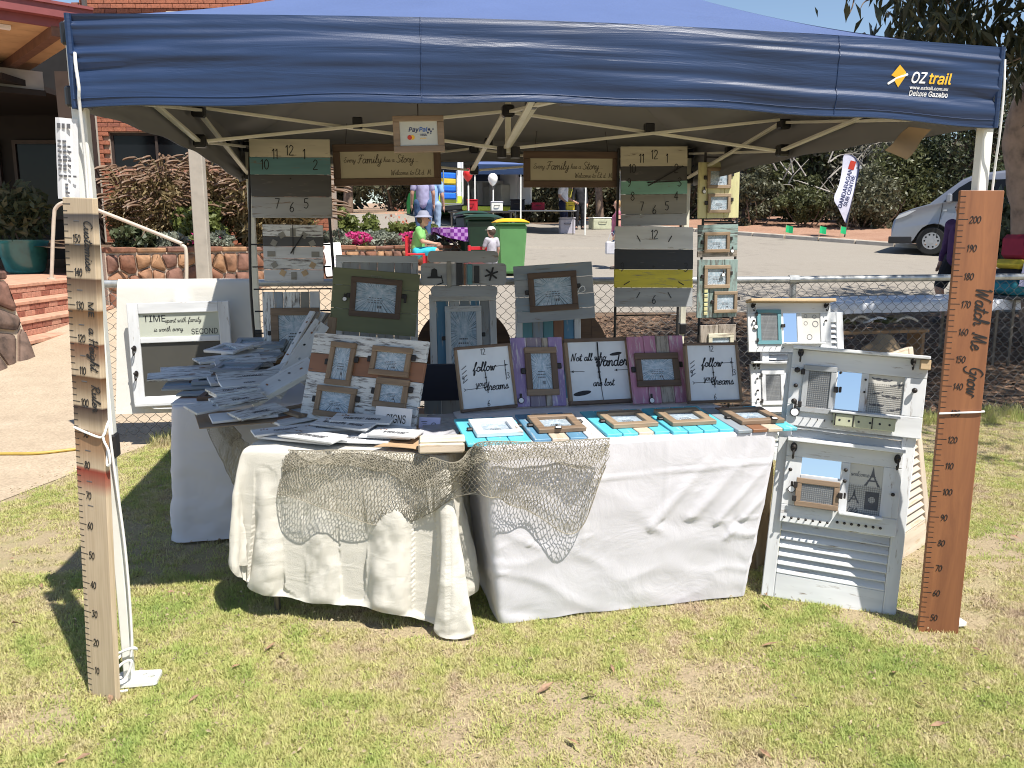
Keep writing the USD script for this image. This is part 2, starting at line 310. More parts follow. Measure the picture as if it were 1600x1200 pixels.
ground_mat('red_earth', [(.3, (.30, .17, .11)), (.5, (.38, .22, .15)), (.7, (.45, .28, .2))], .8, 5, bump=.8)
plain('kerb', (.42, .37, .31), .85, .15, 3, .3)
# grass blades: patches of green and straw by where they grow
MAT('grass', {'g': ('geometry', {}), 'n': ('noise_texture', {'scale': 1.15, 'detail': 5.0, 'roughness': .65}), 'n2': ('noise_texture', {'scale': 9.0, 'detail': 4.0, 'roughness': .7}),
    'a': ('math', {'math_type': 'multiply_add', 'value2': .55}), 'h': ('math', {'math_type': 'multiply_add', 'value2': .40}), 'k': ('math', {'math_type': 'multiply', 'value2': .22}),
    'r': ('rgb_ramp', {'ramp': [(.30, (.36, .27, .20)), (.365, (.52, .41, .29)), (.42, (.58, .51, .29)), (.48, (.52, .51, .20)), (.56, (.38, .45, .13)), (.68, (.19, .29, .08))]}),
    'p': ('principled_bsdf', {'roughness': .55, 'specular_ior_level': .3}), 't': ('translucent_bsdf', {}), 'x': ('mix_closure', {'fac': .35})},
    [('g.position', 'n.vector'), ('g.position', 'n2.vector'), ('g.random_per_island', 'k.value1'), ('n2.fac', 'h.value1'), ('k.value', 'h.value3'), ('n.fac', 'a.value1'), ('h.value', 'a.value3'), ('a.value', 'r.fac'),
     ('r.color', 'p.base_color'), ('r.color', 't.color'), ('p.BSDF', 'x.closure1'), ('t.BSDF', 'x.closure2')], 'x.closure')
foliage('leaf_scrub', (.075, .08, .045), (.16, .155, .09), (.30, .27, .18), .25)
foliage('leaf_grey', (.10, .095, .07), (.21, .20, .155), (.42, .40, .35), .2)
foliage('leaf_olive', (.07, .08, .03), (.15, .16, .065), (.25, .25, .11), .3)
foliage('leaf_dark', (.04, .052, .025), (.085, .105, .045), (.15, .17, .08), .2)
foliage('leaf_garden', (.11, .14, .035), (.22, .25, .07), (.36, .36, .12), .35)
foliage('leaf_silver', (.2, .22, .17), (.33, .36, .28), (.48, .5, .4), .3)
foliage('leaf_gum', (.03, .035, .018), (.06, .068, .03), (.13, .125, .05), .25, .35)
foliage('plume', (.18, .115, .075), (.30, .195, .13), (.46, .33, .23), .3)
foliage('plume_straw', (.25, .19, .09), (.36, .28, .14), (.5, .4, .22), .3)
foliage('petal_pink', (.5, .03, .16), (.6, .06, .25), (.7, .2, .35), .3)
foliage('petal_orange', (.6, .18, .1), (.65, .25, .15), (.7, .35, .25), .3)
plain('bark', (.16, .11, .08), .85, .35, 6, .8); plain('bark_gum', (.24, .16, .11), .8, .45, 4, .6); plain('bark_pale', (.4, .36, .32), .8, .3, 6, .5)
# buildings
plain('brick_red', (.36, .13, .075), .8, .25, 30, .4, space='object'); plain('brick_dark', (.28, .10, .065), .8, .25, 30, .4); plain('brick_pink', (.45, .22, .15), .8, .2, 25, .4)
plain('mortar', (.42, .34, .27), .9, .15, 40, .4); plain('step_tread', (.5, .27, .18), .85, .2, 8, .4)
plain('stone_e', (.13, .085, .065), .9, .4, 6, .9, bscale=16)
plain('stone_a', (.19, .085, .05), .85, .35, 5, .8, bscale=14); plain('stone_b', (.25, .13, .075), .85, .35, 5, .8, bscale=14); plain('stone_c', (.17, .085, .06), .85, .35, 6, .8, bscale=14); plain('stone_d', (.29, .16, .085), .85, .3, 5, .8, bscale=14); plain('stone_pale', (.45, .36, .26), .85, .25, 6, .6)
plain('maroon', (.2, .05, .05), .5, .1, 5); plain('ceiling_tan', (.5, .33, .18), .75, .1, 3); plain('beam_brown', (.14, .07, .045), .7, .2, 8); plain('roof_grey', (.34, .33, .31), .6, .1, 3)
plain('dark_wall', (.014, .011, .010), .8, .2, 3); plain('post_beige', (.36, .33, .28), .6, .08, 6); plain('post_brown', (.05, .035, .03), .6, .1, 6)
plain('glass_dark', (.008, .009, .011), .16, .1, 3, spec=.25); plain('rail_beige', (.5, .44, .36), .4, .08, 10)
plain('teal_glaze', (.03, .16, .15), .25, .2, 4, coat=.3); plain('galv', (.40, .41, .41), .45, .2, 14, metallic=.6); plain('galv_blue', (.26, .35, .39), .5, .15, 12, metallic=.3); plain('wire', (.13, .13, .13), .5, .1, 10, metallic=.6)
# canopy
def fabric(name, col, rough, wv, bump, spec=.5, sheen=0, trans=0, tcol=None, var=.05, crease=0.0, cs=(3, 3, 9)):
    n = {'t': ('texture_coordinate', {}), 'n': ('noise_texture', {'scale': 3.0, 'detail': 3.0}), 'r': ('rgb_ramp', {'ramp': [(.3, np.array(col) * (1 - var)), (.7, np.clip(np.array(col) * (1 + var), 0, .9))]}),
         'm': ('mapping', {'scale': cs}), 'n2': ('noise_texture', {'scale': 1.0, 'detail': 5.0, 'roughness': .55, 'distortion': .8}), 'w': ('noise_texture', {'scale': float(wv), 'detail': 1.0}),
         'hm': ('math', {'math_type': 'multiply_add', 'value2': crease, 'value3': 0.0}), 'hw': ('math', {'math_type': 'multiply', 'value2': bump}),
         'b': ('bump', {'strength': 1.0, 'distance': .01}), 'p': ('principled_bsdf', {'roughness': rough, 'specular_ior_level': spec, 'sheen_weight': sheen})}
    l = [('t.object', 'n.vector'), ('n.fac', 'r.fac'), ('r.color', 'p.base_color'), ('t.object', 'm.vector'), ('m.vector', 'n2.vector'), ('t.object', 'w.vector'), ('w.fac', 'hw.value1'), ('n2.fac', 'hm.value1'), ('hw.value', 'hm.value3'), ('hm.value', 'b.height'), ('b.normal', 'p.normal')]
    if trans:
        n['tl'] = ('translucent_bsdf', {'color': tcol or col}); n['x'] = ('mix_closure', {'fac': trans}); l += [('p.BSDF', 'x.closure1'), ('tl.BSDF', 'x.closure2')]
        return MAT(name, n, l, 'x.closure')
    return MAT(name, n, l)
fabric('canopy_navy', (.015, .034, .090), .42, 300, .02, spec=.42, var=.16, crease=.6, cs=(1.2, 1.2, 14))
fabric('canopy_top', (.10, .14, .29), .34, 300, .02, spec=.7, crease=1.0, cs=(3, 3, 3))
fabric('canopy_lining', (.21, .21, .215), .7, 300, .02, spec=.3)
plain('frame_cream', (.70, .68, .57), .4, .06, 10); plain('frame_white', (.72, .72, .68), .4, .06, 10); plain('plastic_black', (.012, .012, .014), .4, .1, 10); plain('iron_black', (.016, .015, .016), .5, .2, 20)
plain('print_white', (.78, .78, .78), .5, .02, 10); plain('print_yellow', (.75, .42, .02), .5, .02, 10); plain('ink', (.01, .01, .012), .6, .1, 20); plain('ink_brown', (.07, .055, .04), .6, .1, 20); plain('ink_soft', (.1, .1, .11), .6, .1, 20)
plain('ink_navy', (.02, .03, .10), .6, .05, 10); plain('ink_blue', (.02, .1, .4), .6, .05, 10); plain('ink_red', (.5, .04, .02), .6, .05, 10)
plain('paper', (.66, .66, .68), .7, .06, 8, .05); plain('paper_lilac', (.55, .53, .72), .7, .05, 8); plain('cord_white', (.75, .74, .72), .7, .05, 30)
# cloths
fabric('cloth_white', (.70, .685, .73), .75, 700, .05, spec=.25, sheen=.15, trans=.1, crease=.9, cs=(4, 4, 4))
fabric('cloth_cream', (.68, .65, .58), .85, 420, .12, spec=.15, sheen=.2, trans=.15, crease=.5, cs=(6, 6, 14))
fabric('cloth_sheet', (.64, .62, .57), .8, 600, .06, spec=.2, sheen=.15, trans=.12, crease=.6, cs=(5, 5, 5))
fabric('cloth_shade', (.62, .63, .66), .75, 500, .05, spec=.25, crease=.6)
fabric('hessian', (.33, .24, .15), .9, 300, .3, spec=.1)
plain('net_cord', (.29, .26, .20), .9, .2, 60); plain('card_dark', (.27, .195, .13), .8, .15, 6, .1); plain('card_brown', (.42, .28, .16), .8, .1, 6, .1); plain('crate_wood', (.30, .17, .08), .7, .2, 4)
# timbers and paints
wood('rail_wood', (.34, .24, .15), (.17, .11, .07), 'x'); wood('rail_wood_z', (.34, .24, .15), (.17, .11, .07), 'z'); wood('rail_pine', (.40, .30, .20), (.22, .155, .10), 'x'); wood('rail_pine_z', (.40, .30, .20), (.22, .155, .10), 'z')
wood('brown_frame', (.16, .10, .065), (.085, .055, .04), 'x'); wood('brown_frame_z', (.16, .10, .065), (.085, .055, .04), 'z')
wood('oak_frame', (.31, .215, .14), (.17, .115, .075), 'x'); wood('ply', (.62, .46, .28), (.46, .32, .18), 'x'); wood('jarrah', (.33, .135, .055), (.21, .08, .036), 'z', .6, .55); wood('barrel', (.18, .10, .05), (.09, .05, .03), 'x')
for ax in 'xz':
    s_ = '' if ax == 'x' else '_z'
    painted('paint_white' + s_, (.62, .63, .64), amount=.36, axis=ax, bump=.15)
    painted('paint_cracked' + s_, (.66, .67, .66), (.12, .1, .09), .44, ax, 1.6, bump=.7)
    painted('paint_cream' + s_, (.62, .58, .45), amount=.36, axis=ax)
    painted('paint_teal' + s_, (.11, .26, .29), amount=.36, axis=ax); painted('paint_mint' + s_, (.19, .40, .34), amount=.36, axis=ax)
    painted('paint_charcoal' + s_, (.07, .07, .072), (.15, .14, .13), .36, ax); painted('paint_grey' + s_, (.33, .34, .35), amount=.38, axis=ax); painted('paint_taupe' + s_, (.26, .25, .22), amount=.36, axis=ax)
    painted('paint_black' + s_, (.022, .023, .027), (.1, .1, .1), .34, ax); painted('paint_yellow' + s_, (.62, .52, .04), (.3, .26, .1), .4, ax)
    painted('paint_olive' + s_, (.16, .17, .085), (.2, .17, .1), .36, ax); painted('paint_bluegrey' + s_, (.25, .29, .33), (.3, .28, .25), .42, ax)
    painted('paint_brown' + s_, (.25, .115, .06), (.12, .07, .05), .36, ax); painted('paint_turq' + s_, (.10, .47, .58), (.5, .5, .45), .36, ax, bump=.15); painted('paint_blue' + s_, (.10, .24, .37), (.4, .4, .4), .38, ax, bump=.2)
    painted('paint_sand' + s_, (.55, .46, .36), (.4, .3, .2), .4, ax); painted('paint_lemon' + s_, (.60, .57, .30), (.4, .33, .2), .4, ax); painted('paint_seagrey' + s_, (.24, .33, .31), (.13, .13, .12), .46, ax, 1.3)
    painted('paint_purple' + s_, (.27, .19, .38), (.5, .46, .5), .42, ax, 1.5); painted('paint_plum' + s_, (.2, .16, .2), (.4, .36, .34), .42, ax, 1.5); painted('paint_pink' + s_, (.42, .18, .27), (.5, .42, .42), .42, ax, 1.5); painted('paint_driftwood' + s_, (.36, .31, .26), (.16, .13, .1), .46, ax, 1.4)
plain('clock_face', (.70, .72, .74), .5, .07, 5, .05); plain('chalkboard', (.05, .048, .04), .6, .1, 3); plain('panel_ivory', (.50, .46, .33), .6, .05, 4); plain('panel_white', (.50, .50, .45), .5, .08, 6); plain('pane_sage', (.42, .44, .37), .4, .05, 4)
plain('mesh_grey', (.27, .28, .29), .6, .1, 20); plain('mirror', (.9, .92, .94), .02, 0, 3, metallic=1); plain('fabric_print', (.55, .53, .48), .8, .06, 8); plain('lime_box', (.42, .43, .30), .6, .12, 10)
plain('hook_iron', (.035, .03, .028), .5, .2, 20, metallic=.5); plain('navy_pad', (.012, .014, .03), .6, .1, 10); plain('chair_metal', (.13, .12, .11), .4, .1, 10, metallic=.6)
# picture inserts: pale card with a dark sunburst at the top, drawn in the sheet's own uv
MAT('sunburst', {'u': ('texture_coordinate', {}), 's': ('separate_xyz', {}), 'x': ('math', {'math_type': 'subtract', 'value2': .5}), 'y': ('math', {'math_type': 'subtract', 'value2': .62}), 'a': ('math', {'math_type': 'arctan2'}), 'k': ('math', {'math_type': 'multiply', 'value2': 5.0}),
    'xx': ('math', {'math_type': 'multiply'}), 'yy': ('math', {'math_type': 'multiply'}), 'rr': ('math', {'math_type': 'add'}), 'rad': ('math', {'math_type': 'sqrt'}),
    'oi': ('object_info', {}), 'om': ('math', {'math_type': 'multiply', 'value2': 60.0}), 'oa': ('math', {'math_type': 'add'}), 'ov': ('combine_xyz', {}), 'va': ('vector_math', {'math_type': 'add'}), 'n': ('noise_texture', {'dimensions': '1D', 'scale': 3.0, 'detail': 3.0, 'roughness': .8}), 'n2': ('noise_texture', {'scale': 7.0, 'detail': 5.0, 'roughness': .7}), 'q': ('math', {'math_type': 'multiply'}), 'rs': ('rgb_ramp', {'ramp': [(.18, (.1, .1, .1)), (.3, (.9, .9, .9)), (.5, (1, 1, 1))]}),
    'st': ('rgb_ramp', {'ramp': [(.36, (1, 1, 1)), (.5, (0, 0, 0))]}), 'cl': ('rgb_ramp', {'ramp': [(.35, (.25, .36, .44)), (.55, (.46, .53, .60)), (.7, (.66, .68, .72))]}), 'mx': ('mix', {'color2': (.06, .075, .09)}), 'p': ('principled_bsdf', {'roughness': .28})},
    [('u.UV', 's.vector'), ('s.x', 'x.value1'), ('s.y', 'y.value1'), ('y.value', 'a.value1'), ('x.value', 'a.value2'), ('a.value', 'k.value1'), ('k.value', 'oa.value1'), ('oi.random', 'om.value1'), ('om.value', 'oa.value2'), ('oa.value', 'n.w'), ('om.value', 'ov.x'), ('om.value', 'ov.y'), ('x.value', 'xx.value1'), ('x.value', 'xx.value2'), ('y.value', 'yy.value1'), ('y.value', 'yy.value2'),
     ('xx.value', 'rr.value1'), ('yy.value', 'rr.value2'), ('rr.value', 'rad.value1'), ('rad.value', 'rs.fac'), ('n.fac', 'st.fac'), ('st.color', 'q.value1'), ('rs.color', 'q.value2'), ('u.UV', 'va.vector1'), ('ov.vector', 'va.vector2'), ('va.vector', 'n2.vector'), ('n2.fac', 'cl.fac'), ('cl.color', 'mx.color1'), ('q.value', 'mx.fac'), ('mx.color', 'p.base_color')])
# vehicles, people, odds and ends
plain('car_silver', (.27, .28, .32), .3, .03, 3, metallic=.5, coat=.6); plain('car_black', (.015, .015, .017), .5, .1, 10); plain('tyre', (.02, .02, .02), .85, .1, 20); plain('rim', (.5, .5, .52), .35, .05, 6, metallic=.8); plain('car_white', (.72, .73, .74), .35, .03, 4, coat=.5); plain('car_green', (.015, .24, .05), .3, .05, 4, coat=.5); plain('car_lime', (.5, .6, .06), .4, .05, 4); plain('lamp_clear', (.6, .62, .65), .1, .03, 5)
plain('bin_green', (.10, .26, .09), .45, .06, 4); plain('bin_dark', (.012, .04, .022), .5, .1, 4); plain('bin_yellow', (.75, .42, .01), .45, .05, 4); plain('red_plastic', (.5, .02, .03), .4, .05, 5); plain('balloon_red', (.65, .03, .03), .25, .03, 4); plain('balloon_white', (.8, .8, .78), .3, .03, 4)
MAT('purple_check', {'t': ('texture_coordinate', {}), 'c': ('checker_texture', {'scale': 13.0, 'color1': (.16, .02, .25), 'color2': (.42, .22, .52)}), 'p': ('principled_bsdf', {'roughness': .8})}, [('t.object', 'c.vector'), ('c.color', 'p.base_color')])
plain('skin', (.48, .27, .19), .55, .08, 12); plain('hair_brown', (.06, .035, .02), .6, .3, 40, .3); plain('hair_blond', (.35, .22, .1), .6, .3, 40, .3)
for nm, c in dict(shirt_lilac=(.34, .33, .50), shirt_blue=(.25, .42, .68), denim=(.06, .11, .22), denim_pale=(.3, .4, .55), shirt_green=(.22, .5, .16), shorts_cyan=(.04, .42, .58), hat_grey=(.25, .26, .33), shirt_grey=(.42, .4, .45), cap_grey=(.5, .49, .45), shirt_white=(.7, .71, .76), shorts_navy=(.02, .025, .06), shirt_pink=(.5, .16, .24), shirt_purple=(.07, .03, .09), cloth_dark=(.02, .02, .024), shirt_yellow=(.6, .55, .12), bag_yellow=(.6, .45, .05), bag_teal=(.02, .16, .2), bag_red=(.25, .02, .04), bag_black=(.02, .02, .025), blue_vivid=(.02, .14, .6), orange=(.8, .16, .02), flag_white=(.66, .67, .8), bag_clear=(.5, .5, .55), flag_green=(.02, .42, .16), shell=(.55, .5, .42), shoe=(.05, .045, .045)).items():
    plain(nm, c, .8, .08, 9, .15, spec=.25)
def band_ramp(bands, base, top):
    st = [(0, base)]
    for hi, lo, c in bands: st += [((lo) / top, base), ((lo + .45 * (hi - lo)) / top, np.array(base) * .3 + np.array(c) * .7), ((hi - .3) / top, c), ((hi) / top, base)]
    return sorted(st, key=lambda q: q[0])
MAT('stain_bands', {'t': ('texture_coordinate', {}), 's': ('separate_xyz', {}), 'd': ('math', {'math_type': 'divide', 'value2': 1.62}), 'w': ('noise_texture', {'scale': 5.0, 'detail': 3.0}), 'wm': ('math', {'math_type': 'multiply_add', 'value2': .006, 'value3': -.003}), 'ad': ('math', {'math_type': 'add'}),
    'r': ('rgb_ramp', {'ramp': band_ramp([(157.5, 151, (.05, .045, .05)), (148.5, 141.5, (.055, .036, .02)), (138.3, 131, (.10, .05, .026)), (129, 120.5, (.15, .062, .014)), (118.7, 111, (.15, .055, .024)), (108.5, 100.5, (.10, .04, .01)), (98.9, 92, (.03, .009, .008)), (91, 80, (.30, .15, .07)), (79, 70.5, (.26, .022, .01))], (.55, .44, .31), 162.0)}),
    'm': ('mapping', {'scale': (60, 60, 2.5)}), 'n': ('noise_texture', {'scale': 2.0, 'detail': 5.0}), 'r2': ('rgb_ramp', {'ramp': [(.3, (.72, .68, .62)), (.7, (1.05, 1.05, 1.05))]}), 'mx': ('mix', {'mix_type': 'multiply', 'fac': .7}), 'p': ('principled_bsdf', {'roughness': .55})},
    [('t.object', 's.vector'), ('s.z', 'd.value1'), ('t.object', 'w.vector'), ('w.fac', 'wm.value1'), ('d.value', 'ad.value1'), ('wm.value', 'ad.value2'), ('ad.value', 'r.fac'), ('t.object', 'm.vector'), ('m.vector', 'n.vector'), ('n.fac', 'r2.fac'), ('r.color', 'mx.color1'), ('r2.color', 'mx.color2'), ('mx.color', 'p.base_color')])
MAT('plastic_film', {'t': ('transparent_bsdf', {'color': (.9, .9, .92)}), 'p': ('principled_bsdf', {'base_color': (.6, .6, .63), 'roughness': .12}), 'f': ('fresnel', {'IOR': 1.5}), 'a': ('math', {'math_type': 'multiply_add', 'value2': .9, 'value3': .28}), 'x': ('mix_closure', {})},
    [('f.fac', 'a.value1'), ('a.value', 'x.fac'), ('t.BSDF', 'x.closure1'), ('p.BSDF', 'x.closure2')], 'x.closure')
plain('bark_chip', (.22, .13, .08), .9, .5, 30, space='position'); plain('dry_leaf', (.28, .17, .1), .7, .4, 40, space='position')
plain('hose_ochre', (.42, .29, .06), .5, .1, 10)
plain('thatch', (.36, .29, .18), .9, .5, 30, space='position')
# ---------------------------------------------------------------- ground and setting
def gxy(x, y):
    x, y = np.asarray(x, float), np.asarray(y, float)
    return ground(y) + .022 * np.maximum(0, y - 14) * np.clip((1 - x) / 4, 0, 1)
def gzz(x, y): return float(gxy(x, y))
def sheet(left, right, ys, nx, off):
    P = []
    for y in ys:
        xs = np.linspace(left(y), right(y), nx); P.append(np.stack([xs, np.full(nx, y), gxy(xs, y) + off], 1))
    return gridmesh(np.array(P))
ys_all = np.r_[np.linspace(-12, 6, 10), np.linspace(7, 32, 51), np.linspace(34, 260, 20)]
single('ground', sheet(lambda y: -160, lambda y: 160, ys_all, 641, 0), 'earth', kind='structure', smooth=True)
lawn_l = lambda y: -2.95 + .21 * (y - 4.58)
fence_y = lambda x: 6.05 + .125 * (x + 3.07)
single('lawn', sheet(lambda y: lawn_l(y) if y > 1 else -9, lambda y: 14, np.r_[np.linspace(-8, .9, 8), np.linspace(1.01, 6.2, 24), np.linspace(6.3, 6.98, 5)], 60, .004), 'lawn_soil', kind='structure')
single('concrete_path', sheet(lambda y: -16, lambda y: (lawn_l(y) - .004 if y < 6.1 else min(-2.62 + (y - 6.1) * 9, -.9)), np.r_[np.linspace(1.01, 6.1, 14), np.linspace(6.3, 6.99, 6), np.linspace(7, 16.8, 24)], 30, .006), 'concrete', kind='structure')
def kerb_y(x): return 26.4 - 1.26 * (x - 7.2)
road_l = lambda y: -.9 if y < 17 else -.9 - (y - 17) * 1.4
road_r = lambda y: (1.05 if y < 12.2 else 26) if y < 22 else max(7.2 - (y - 26.4) / 1.26, -.2 if y > 34 else 7.2 - (y - 26.4) / 1.26)
single('road', sheet(road_l, road_r, np.r_[np.linspace(7.2, 12.1, 10), np.linspace(12.3, 31.5, 80)], 200, .016), 'asphalt', kind='structure')
single('mulch_bed', sheet(lambda y: 1.06 if y > 7 else 2.2, lambda y: 22, np.r_[np.linspace(6.995, 12.2, 12)], 40, .012), 'mulch', kind='structure')
# far kerb and the earth verge behind it
kp = [np.array([x, kerb_y(x), gzz(x, kerb_y(x))]) for x in np.linspace(2.6, 12.4, 15)]
t = T('kerb', 'pale concrete kerb along the far side of the road', 'kerb', kind='structure')
for i in range(14):
    t.part('kerb_stone', bar(kp[i] + [0, 0, .03], kp[i + 1] + [0, 0, .03] - (kp[i + 1] - kp[i]) * .015, .2, .2), 'kerb')
verge = []
for x in np.linspace(2.6, 26, 40):
    verge.append([[x, kerb_y(min(x, 12.4)) + d, gzz(x, kerb_y(min(x, 12.4)) + d) + .08 + .015 * d] for d in (.12, 1.2, 3, 7, 14)])
single('verge', gridmesh(np.transpose(np.array(verge), (1, 0, 2))[:, ::1]), 'red_earth', kind='structure')

# ---------------------------------------------------------------- brick and stone work
def bricks(t, parent, x0, x1, z0, z1, y, mat, bl=.23, bh=.075, gap=.010, depth=.06, skip=None, limit=300, key=None, name='brick'):
    """Courses of single bricks on the face at depth y (facing -y)."""
    out = []
    r = 0; z = z0
    while z + bh <= z1 + 1e-6:
        x = x0 - (bl / 2 if r % 2 else 0)
        while x < x1 - .02:
            a, b = max(x, x0), min(x + bl, x1)
            if b - a > .03 and not (skip and skip(a, b, z, z + bh)): out.append((a, b, z, y - RNG.uniform(0, .004)))
            x += bl + gap
        z += bh + gap; r += 1
    if key: out.sort(key=key)
    mk = lambda q: bx(q[0], q[1], q[3], q[3] + depth, q[2], q[2] + bh, .004)
    for q in out[:limit]: t.part(name, mk(q), mat if RNG.random() < .8 else 'brick_dark', parent)
    if out[limit:]: t.part('brickwork', join([mk(q) for q in out[limit:]]), mat, parent, kind='stuff')
def crazy(t, L, H, n, seed, y=0.0, depth=.08, z_of=None, name='stone', mats=('stone_a', 'stone_b', 'stone_c', 'stone_d'), parent=None, xform=None, gap=.014):
    """Irregular stones fitted together on an upright face of length L and height H."""
    r = np.random.default_rng(seed); pts = []
    nx = max(2, int(math.sqrt(n * L / H))); nz = max(2, int(n / nx))
    for i in range(nx):
        for j in range(nz): pts.append(((i + .5 + r.uniform(-.38, .38)) * L / nx, (j + .5 + r.uniform(-.36, .36)) * H / nz))
    cells = voronoi_diagram(MultiPoint(pts), envelope=sbox(-1, -1, L + 1, H + 1))
    face_ = sbox(0, 0, L, H)
    for c in cells.geoms:
        g = c.intersection(face_).buffer(-gap).simplify(.004)
        g = g.buffer(-.035).buffer(.035, quad_segs=2)
        if g.is_empty or g.area < .003 or g.geom_type != 'Polygon': continue
        d = depth * r.uniform(.75, 1.15); m = extrude(g, d).subdivide_to_size(.11 if depth > .075 else .09); m.merge_vertices()
        v = m.vertices.copy(); ctr = np.array(g.centroid.coords[0]); top = v[:, 2] > d * .5
        e_ = np.array([g.exterior.distance(Point(q)) for q in v[top, :2]]); v[top, 2] = d * (.35 + .65 * np.clip(e_ / .06, 0, 1) ** .6) + depth * .55 * (meshkit.fbm(np.c_[v[top, :2] * 7, np.full(top.sum(), float(seed))], 3, seed) - .5) * np.clip(e_ / .03, 0, 1); m.vertices = v
        m = face(m, 0, 0, y)
        if xform is not None: m = xform(m)
        t.part(name, m, mats[r.integers(len(mats))], parent, smooth=50)

# garden retaining wall
A, B = np.array([-6.1, 12.55]), np.array([-.9, 19.0]); d = B - A; L = np.linalg.norm(d); yaw = math.degrees(math.atan2(d[1], d[0]))
t = T('stone_garden_wall', 'low retaining wall of irregular orange brown stones in front of the garden bed', 'wall', (A[0], A[1], .42), yaw)
t.part('mortar', bx(0, L, 0, .3, 0, .86), 'mortar')
crazy(t, L, .84, 118, 3)
for i in range(17):
    t.part('coping_stone', bx(i * L / 17 + .01, (i + 1) * L / 17 - .01, -.05 + RNG.uniform(-.02, .02), .3, .86, .93 + RNG.uniform(-.01, .015), .015), ['stone_a', 'stone_d', 'stone_c'][i % 3])
# garden bed soil
single('garden_bed', gridmesh(np.array([[[A[0] + d[0] * s - e * d[1] / L, A[1] + d[1] * s + e * d[0] / L, 1.29 + .03 * e] for s in np.linspace(0, 1, 8)] for e in (.25, 1, 2.5, 4.5, 6)])), 'mulch', kind='structure')

# steps up to the verandah: they climb to the left
t = T('brick_steps', 'flight of pink brick steps climbing left to the verandah behind the handrail', 'steps')
ex = [-5.72, -6.0, -6.27, -6.55]; hz = [.30, .50, .70, .90]; y0, y1 = 9.35, 12.5
for i, (xe, h_) in enumerate(zip(ex, hz)):
    back = ex[i + 1] - .03 if i < 3 else -10.5
    t.part('tread' if i < 3 else 'landing', bx(back, xe, y0, y1 if i < 3 else 16.9, h_ - .05, h_, .008), 'step_tread')
    if i:
        lo = hz[i - 1]
        t.part('riser_core', bx(xe - .25, xe - .075, y0, y1, lo - .04, h_ - .052), 'mortar')
        n = 14
        for j in range(n):
            for k in range(2):
                a = y0 + (y1 - y0) * (j + (.5 if k else 0)) / n; b_ = min(a + (y1 - y0) / n - .012, y1)
                z0 = lo + .003 + k * .075
                t.part('brick', bx(xe - .075, xe - .012, a, b_, z0, min(z0 + .068, h_ - .053), .004), 'brick_pink' if RNG.random() < .7 else 'brick_dark')
t.part('footing', bx(-10.4, -6.8, y0, 16.8, 0, .84), 'mortar')
# stone pier at the foot of the steps
t = T('stone_pier', 'brown stone pier with pale joints at the left edge beside the brick steps', 'wall', (-6.6, 8.35, 0))
core = bx(0, 1.22, .05, .95, 0, 1.04); v = core.vertices; v[(v[:, 0] > 1) & (v[:, 2] > .5), 0] -= .28; core.vertices = v
t.part('mortar', core, 'stone_pale')
def shear(m):
    v = m.vertices; v[:, 0] -= np.clip(v[:, 0] - .6, 0, 1) / 1.02 * .28 * v[:, 2] / 1.04; m.vertices = v; return m
crazy(t, 1.22, 1.06, 12, 11, y=.05, depth=.07, xform=shear, mats=('stone_e', 'stone_c', 'stone_e'), gap=.024)
def side(m):
    v = m.vertices.copy(); w = np.stack([1.22 - v[:, 1] - .28 * v[:, 2] / 1.04, v[:, 0], v[:, 2]], 1); m.vertices = w; return m
crazy(t, .95, 1.06, 8, 12, y=0, depth=.06, xform=side, mats=('stone_e', 'stone_c', 'stone_e'), gap=.024)
for i in range(3): t.part('capping_stone', bx(i * .32, i * .32 + .31, 0, 1.0, 1.045, 1.12 + .01 * i, .02), ['stone_c', 'stone_e', 'stone_c'][i])
# handrail
hr = [(-6.82, 12.35, .9)] + [at(x, y, Y=12.35) for x, y in ((84, 345), (88, 324), (103, 316), (125, 318), (268, 374), (284, 383), (291, 398))] + [(-4.86, 12.35, .45)]
t = T('handrail', 'bent beige metal tube handrail in front of the dried plume grass', 'handrail')
t.part('rail', tube(spline(hr, 6), .027, 10), 'rail_beige', smooth=True)
for q in (hr[0], hr[-1]): t.part('flange', cyl(.06, q[2], q[2] + .02, 12, (q[0], q[1])), 'rail_beige')
# brick building and verandah
t = T('brick_building', 'red brick building with a dark wide window behind the plume grass', 'building')
wx0, wx1, wz0, wz1 = -8.0, -5.0, 2.86, 3.56
t.part('wall_core', join([bx(-8.36, wx0, 17.08, 17.4, .8, 7), bx(wx1, -3.6, 17.08, 17.4, .8, 7), bx(wx0, wx1, 17.08, 17.4, .8, wz0), bx(wx0, wx1, 17.08, 17.4, wz1, 7)]), 'mortar')
bricks(t, None, -8.36, -3.7, 1.2, 6.9, 17.02, 'brick_red', skip=lambda a, b, z0, z1: b > wx0 and a < wx1 and z1 > wz0 - .01 and z0 < wz1 + .01, key=lambda q: abs(q[0] + 8.2) + .6 * min(abs(q[2] - 3.2), abs(q[2] - 5.9)))
for i in range(16): t.part('sill_brick', bx(wx0 + i * .1875, wx0 + i * .1875 + .178, 16.93, 17.1, wz0 - .13, wz0 - .01, .006), 'brick_pink')
w = t.part('window', join([bx(wx0, wx1, 17.1, 17.16, wz0, wz0 + .05), bx(wx0, wx1, 17.1, 17.16, wz1 - .05, wz1), bx(wx0, wx0 + .05, 17.1, 17.16, wz0 + .052, wz1 - .052), bx(wx1 - .05, wx1, 17.1, 17.16, wz0 + .052, wz1 - .052), bx(-7.12, -7.07, 17.1, 17.16, wz0 + .052, wz1 - .052), bx(-6.1, -6.05, 17.1, 17.16, wz0 + .052, wz1 - .052)]), 'post_brown')
t.part('pane', bx(wx0 + .04, wx1 - .04, 17.125, 17.135, wz0 + .04, wz1 - .04), 'glass_dark', w)
